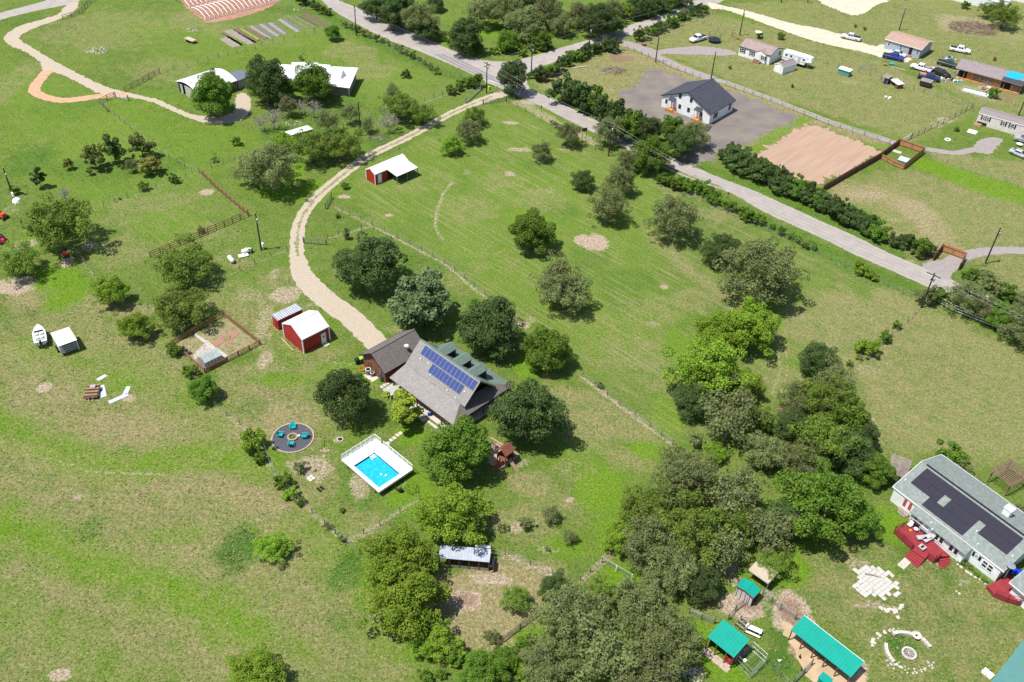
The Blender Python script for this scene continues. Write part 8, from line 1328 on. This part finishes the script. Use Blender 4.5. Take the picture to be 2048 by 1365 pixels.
# pallet wagon and metal sheets in the lower left pasture
wg_ = thing('pallet_wagon', 'wooden wagon stacked with brown pallets in the left pasture', 'wagon', P(186, 789), math.radians(-80)); part('deck', MB().box(-1.4, 1.3, -1., 1., .4, .5), brownw, wg_)
for k in range(7): part('pallet_board', MB().box(-1.3+k*.37, -1.1+k*.37, -.95, .95, .5, .62+.2*((k+1) % 2)), timber, wg_)
for x in (-.8, .7): part('wheel', MB().tube([(x, -1.15, .25), (x, -1.0, .25)], .25, 9), black, wg_); part('wheel', MB().tube([(x, 1.0, .25), (x, 1.15, .25)], .25, 9), black, wg_)
part('tongue', MB().tube([(1.3, -.4, .45), (2.2, 0, .3), (1.3, .4, .45)], .05, 4), steel, wg_)
part('folded_sheet', MB().box(-1.2, -.5, -.4, .4, .85, .95), mat('faded_pink', (.42, .34, .33)), wg_)
tin = mat('roof_tin', (.55, .62, .66), (.48, .55, .60), scale=1, rough=.45)
for a, b, w_, lb in (((195, 761), (212, 751), .7, 'short pale metal sheet lying above the pallet wagon'), ((201, 772), (206, 795), 1.1, 'broad pale metal sheet beside the pallet wagon'), ((218, 806), (256, 789), .75, 'long narrow pale metal sheet lying right of the wagon'), ((250, 790), (257, 774), .7, 'short pale metal sheet at the end of the long one')):
    p, q = P2(*a), P2(*b); c = (p+q)/2; l = np.linalg.norm(q-p); m = MB().box(-l/2, l/2, -w_/2, w_/2, .03, .06)
    for k in range(4): m.box(-l/2, l/2, -w_/2+w_*(k+.5)/4-.02, -w_/2+w_*(k+.5)/4+.02, .06, .085)
    solo('metal_sheet', m, tin, lb, 'metal sheet', None, (c[0], c[1], 0), math.atan2(q[1]-p[1], q[0]-p[0]))
q = P(1951, 187); solo('metal_sheets', MB().slab([(-3.4, -.6, .3), (3., -1.4, .35), (3.3, .2, .5), (-3., .8, .4)], .3), tin, 'long pale metal sheet stack below the unfinished house', 'metal sheet', None, q, math.radians(-28))
# trampoline, yard things top right
small('trampoline', 'dark netted trampoline beside the white pickup truck', 'trampoline', (1428, 84), lambda t: (part('mat', MB().lathe([(1.6, .8), (1.6, .86), (.05, .87)], 18), black, t), part('frame_ring', MB().lathe([(1.6, .78), (1.85, .78), (1.85, .86), (1.6, .86)], 18), mat('tramp_blue', (.03, .05, .14)), t), [part('net_pole', MB().tube([(1.85*math.cos(k*1.047), 1.85*math.sin(k*1.047), 0), (1.85*math.cos(k*1.047), 1.85*math.sin(k*1.047), 2.4)], .04, 4), black, t) for k in range(6)], part('net_rim', MB().tube([(1.85*math.cos(k*.35), 1.85*math.sin(k*.35), 2.4) for k in range(19)], .03, 4), black, t)))
small('swing_frame', 'reddish play frame and toys below the pole by the trampoline', 'playset', (1466, 78), lambda t: (part('frame', MB().tube([(-.8, -.8, 0), (-.3, 0, 1.8), (-.8, .8, 0)], .06, 4).tube([(1., -.8, 0), (.5, 0, 1.8), (1., .8, 0)], .06, 4).tube([(-.3, 0, 1.8), (.5, 0, 1.8)], .06, 4), brownw, t), part('toy', MB().lathe([(.4, 0), (.3, .6), (.1, .7)], 8, (1.2, .5)), mat('toy_red', (.4, .08, .06)), t)))
small('mailbox', 'dark box on a post at the gravel lane mouth', 'mailbox', (1301, 88), lambda t: (part('post', MB().box(-.05, .05, -.05, .05, 0, 1.), TP, t), part('box', MB().box(-.3, .3, -.2, .2, .9, 1.3), mat('mail_blue', (.03, .06, .09)), t))); small('brown_bin', 'low brown crate beside the mailbox at the gravel lane', 'crate', (1288, 92), lambda t: (part('crate', MB().box(-.5, .5, -.4, .4, 0, .7), brownw, t), part('lid', MB().box(-.52, .52, -.42, .42, .7, .76), timber, t)))
small('tyre_planter', 'white tyre ring with dark centre on the lawn of the long mobile home', 'planter', (1895, 281), lambda t: (part('tyre', MB().lathe([(.55, .0), (.75, .12), (.7, .3), (.5, .28), (.45, 0)], 16), white, t), part('soil', MB().lathe([(.48, .1), (.02, .12)], 12), dark, t)))
small('picnic_table', 'white painted round stools in a green patch of the far lawn', 'stools', (1771, 196), lambda t: [part('stool', MB().lathe([(.3, 0), (.35, .4), (.05, .42)], 10, c_), white, t) for c_ in ((0, 0), (.9, .5), (1., -.2))])
for i, (x, y, s_, cm, lb) in enumerate(((1783, 130, 1., (.0, .4, .45), 'turquoise tub on the grass by the blue truck'), (1770, 131, .8, (.5, .12, .08), 'red toy beside the turquoise tub'))): small('yard_tub', lb, 'tub', (x, y), lambda t: (part('tub', MB().lathe([(s_*.5, 0), (s_*.7, .4), (s_*.6, .42)], 12), mat(f'tubcol{i}', cm, rough=.5), t), part('inside', MB().lathe([(s_*.58, .4), (.02, .3)], 12), mat(f'tubin{i}', tuple(v*.6 for v in cm)), t)))
tim = thing('timber_ladder', 'pale timber ladder lying in the grass by the turquoise tub', 'ladder', P(1796, 138), math.radians(-32)); [part('rail', MB().box(-1.9, 1.9, y-.05, y+.05, .05, .15), mat('pale_plank2', (.5, .42, .3)), tim) for y in (-.35, .35)]; [part('rung', MB().box(x-.04, x+.04, -.35, .35, .07, .13), MATS['pale_plank2'], tim) for x in np.linspace(-1.7, 1.7, 7)]
def junk(px, n, R, lb, seed):
    g = random.Random(seed); t = thing('junk_heap', lb, 'heap', P(*px)); cs = [white, steel, dark, timber, MATS['tubcol0'], greyw, wb, mat('junk_blue', (.03, .1, .3)), mat('junk_red', (.4, .1, .07))]
    for i in range(n):
        x, y = g.uniform(-R, R), g.uniform(-R*.6, R*.6); s = g.uniform(.2, .6); part('item', MB().cbox(x, y, s*.3, s*2*g.uniform(.4, 1), s*g.uniform(.4, 1), s*.6, g.uniform(0, 3)), g.choice(cs), t)
junk((1904, 160), 44, 3., 'heap of mixed scrap before the unfinished house', 1); junk((1922, 147), 26, 1.8, 'tall scrap pile against the porch of the unfinished house', 2); junk((1898, 117), 24, 1.8, 'white scrap heap above the dark green truck', 3); junk((1872, 138), 18, 1.6, 'scrap between the parked trucks', 4); junk((1975, 178), 16, 2.2, 'scrap strewn below the unfinished house', 5)
junk((600, 17), 7, 1.3, 'white boxes and sheets above the vegetable beds', 6); junk((592, 20), 5, 1., 'pale sheets lying left of the white boxes', 7); junk((1940, 130), 10, 1., 'dark things at the back corner of the unfinished house', 8)
small('rusty_barrel', 'rusty burn barrel behind the unfinished house', 'barrel', (1988, 122), lambda t: (part('drum', MB().lathe([(.4, 0), (.42, 1.1), (.36, 1.1)], 10), brownw, t), part('hole', MB().lathe([(.34, 1.05), (.02, 1.)], 10), dark, t)))
for px, top, lb in (((1168, 277), 256, 'brown rectangular sign on two posts beside the county road'), ((1082, 225), 211, 'narrow sign post beside the county road near the junction'), ((1455, 397), 385, 'small dark sign post at the edge of the county road')):
    h = height_of(px, top); small('road_sign', lb, 'sign', px, lambda t: (part('post', MB().box(-.05, .05, -.04, .04, 0, h) if lb[0] != 'b' else MB().box(-.55, -.47, -.04, .04, 0, h).box(.47, .55, -.04, .04, 0, h), TP, t), part('sign_face', MB().box(-.15, .15, -.06, -.045, h-.5, h) if lb[0] != 'b' else MB().box(-.6, .6, -.06, -.045, h-.9, h), mat('sign_brown', (.16, .07, .05)), t)), .4)
small('yellow_marker', 'small yellow green marker beside the junction pole', 'marker', (978, 180), lambda t: (part('marker', MB().box(-.2, .2, -.2, .2, 0, .8), mat('marker_yellow', (.5, .6, .03)), t), part('cap', MB().box(-.22, .22, -.22, .22, .8, .86), MATS['marker_yellow'], t)))
small('white_barrier', 'short white rail barrier where the long drive meets the road', 'barrier', (981, 172), lambda t: [part('rail', MB().box(-1.8, 1.8, y, y+.08, .5, .65), white, t) for y in (0, 1.2)]+[part('post', MB().box(x, x+.1, 0, .1, 0, .65), white, t) for x in (-1.7, 1.6)], -.6)
for i, (px, w_, h_, lb) in enumerate((((1083, 128), 3., .25, 'pale log lying at the inner edge of the side road hedge, lower'), ((1110, 150-8), 2.6, .25, 'pale log lying beside the dry yard hedge, middle'), ((1160, 128), 2.4, .25, 'pale log lying beside the dry yard hedge, upper'))): solo('felled_log', MB().tube([(-w_, 0, .15), (0, .1, .17), (w_, 0, .14)], [.15, .17, .12], 7), wb, lb, 'log', None, P(px[0], px[1]+18 if i == 0 else px[1]+8), .45)
for i, (x, y) in enumerate(((1558, 1324), (1599, 1316), (1604, 1343), (1636, 1318), (1637, 1305))): small('hen', ['white hen on the grass of the dog run', 'black hen on the dark dirt by the long shelter', 'black hen by the lower mesh fence', 'brown hen in the shade of the long shelter, lower', 'brown hen in the shade of the long shelter, upper'][i], 'hen', (x, y), lambda t: (part('body', MB().lathe([(.02, .1), (.14, .16), (.17, .26), (.1, .36), (.02, .4)], 10), [white, black, black, brownw, brownw][i], t, smooth=True), part('head', MB().tube([(.12, 0, .3), (.2, 0, .45), (.26, 0, .44)], [.06, .05, .01], 6), [white, black, black, brownw, brownw][i], t), part('tail', MB().hexa([(-.12, -.03, .25), (-.1, -.03, .35), (-.1, .03, .35), (-.12, .03, .25)], [(-.3, -.02, .4), (-.25, -.02, .5), (-.25, .02, .5), (-.3, .02, .4)]), [white, black, black, brownw, brownw][i], t)), i*1.3)
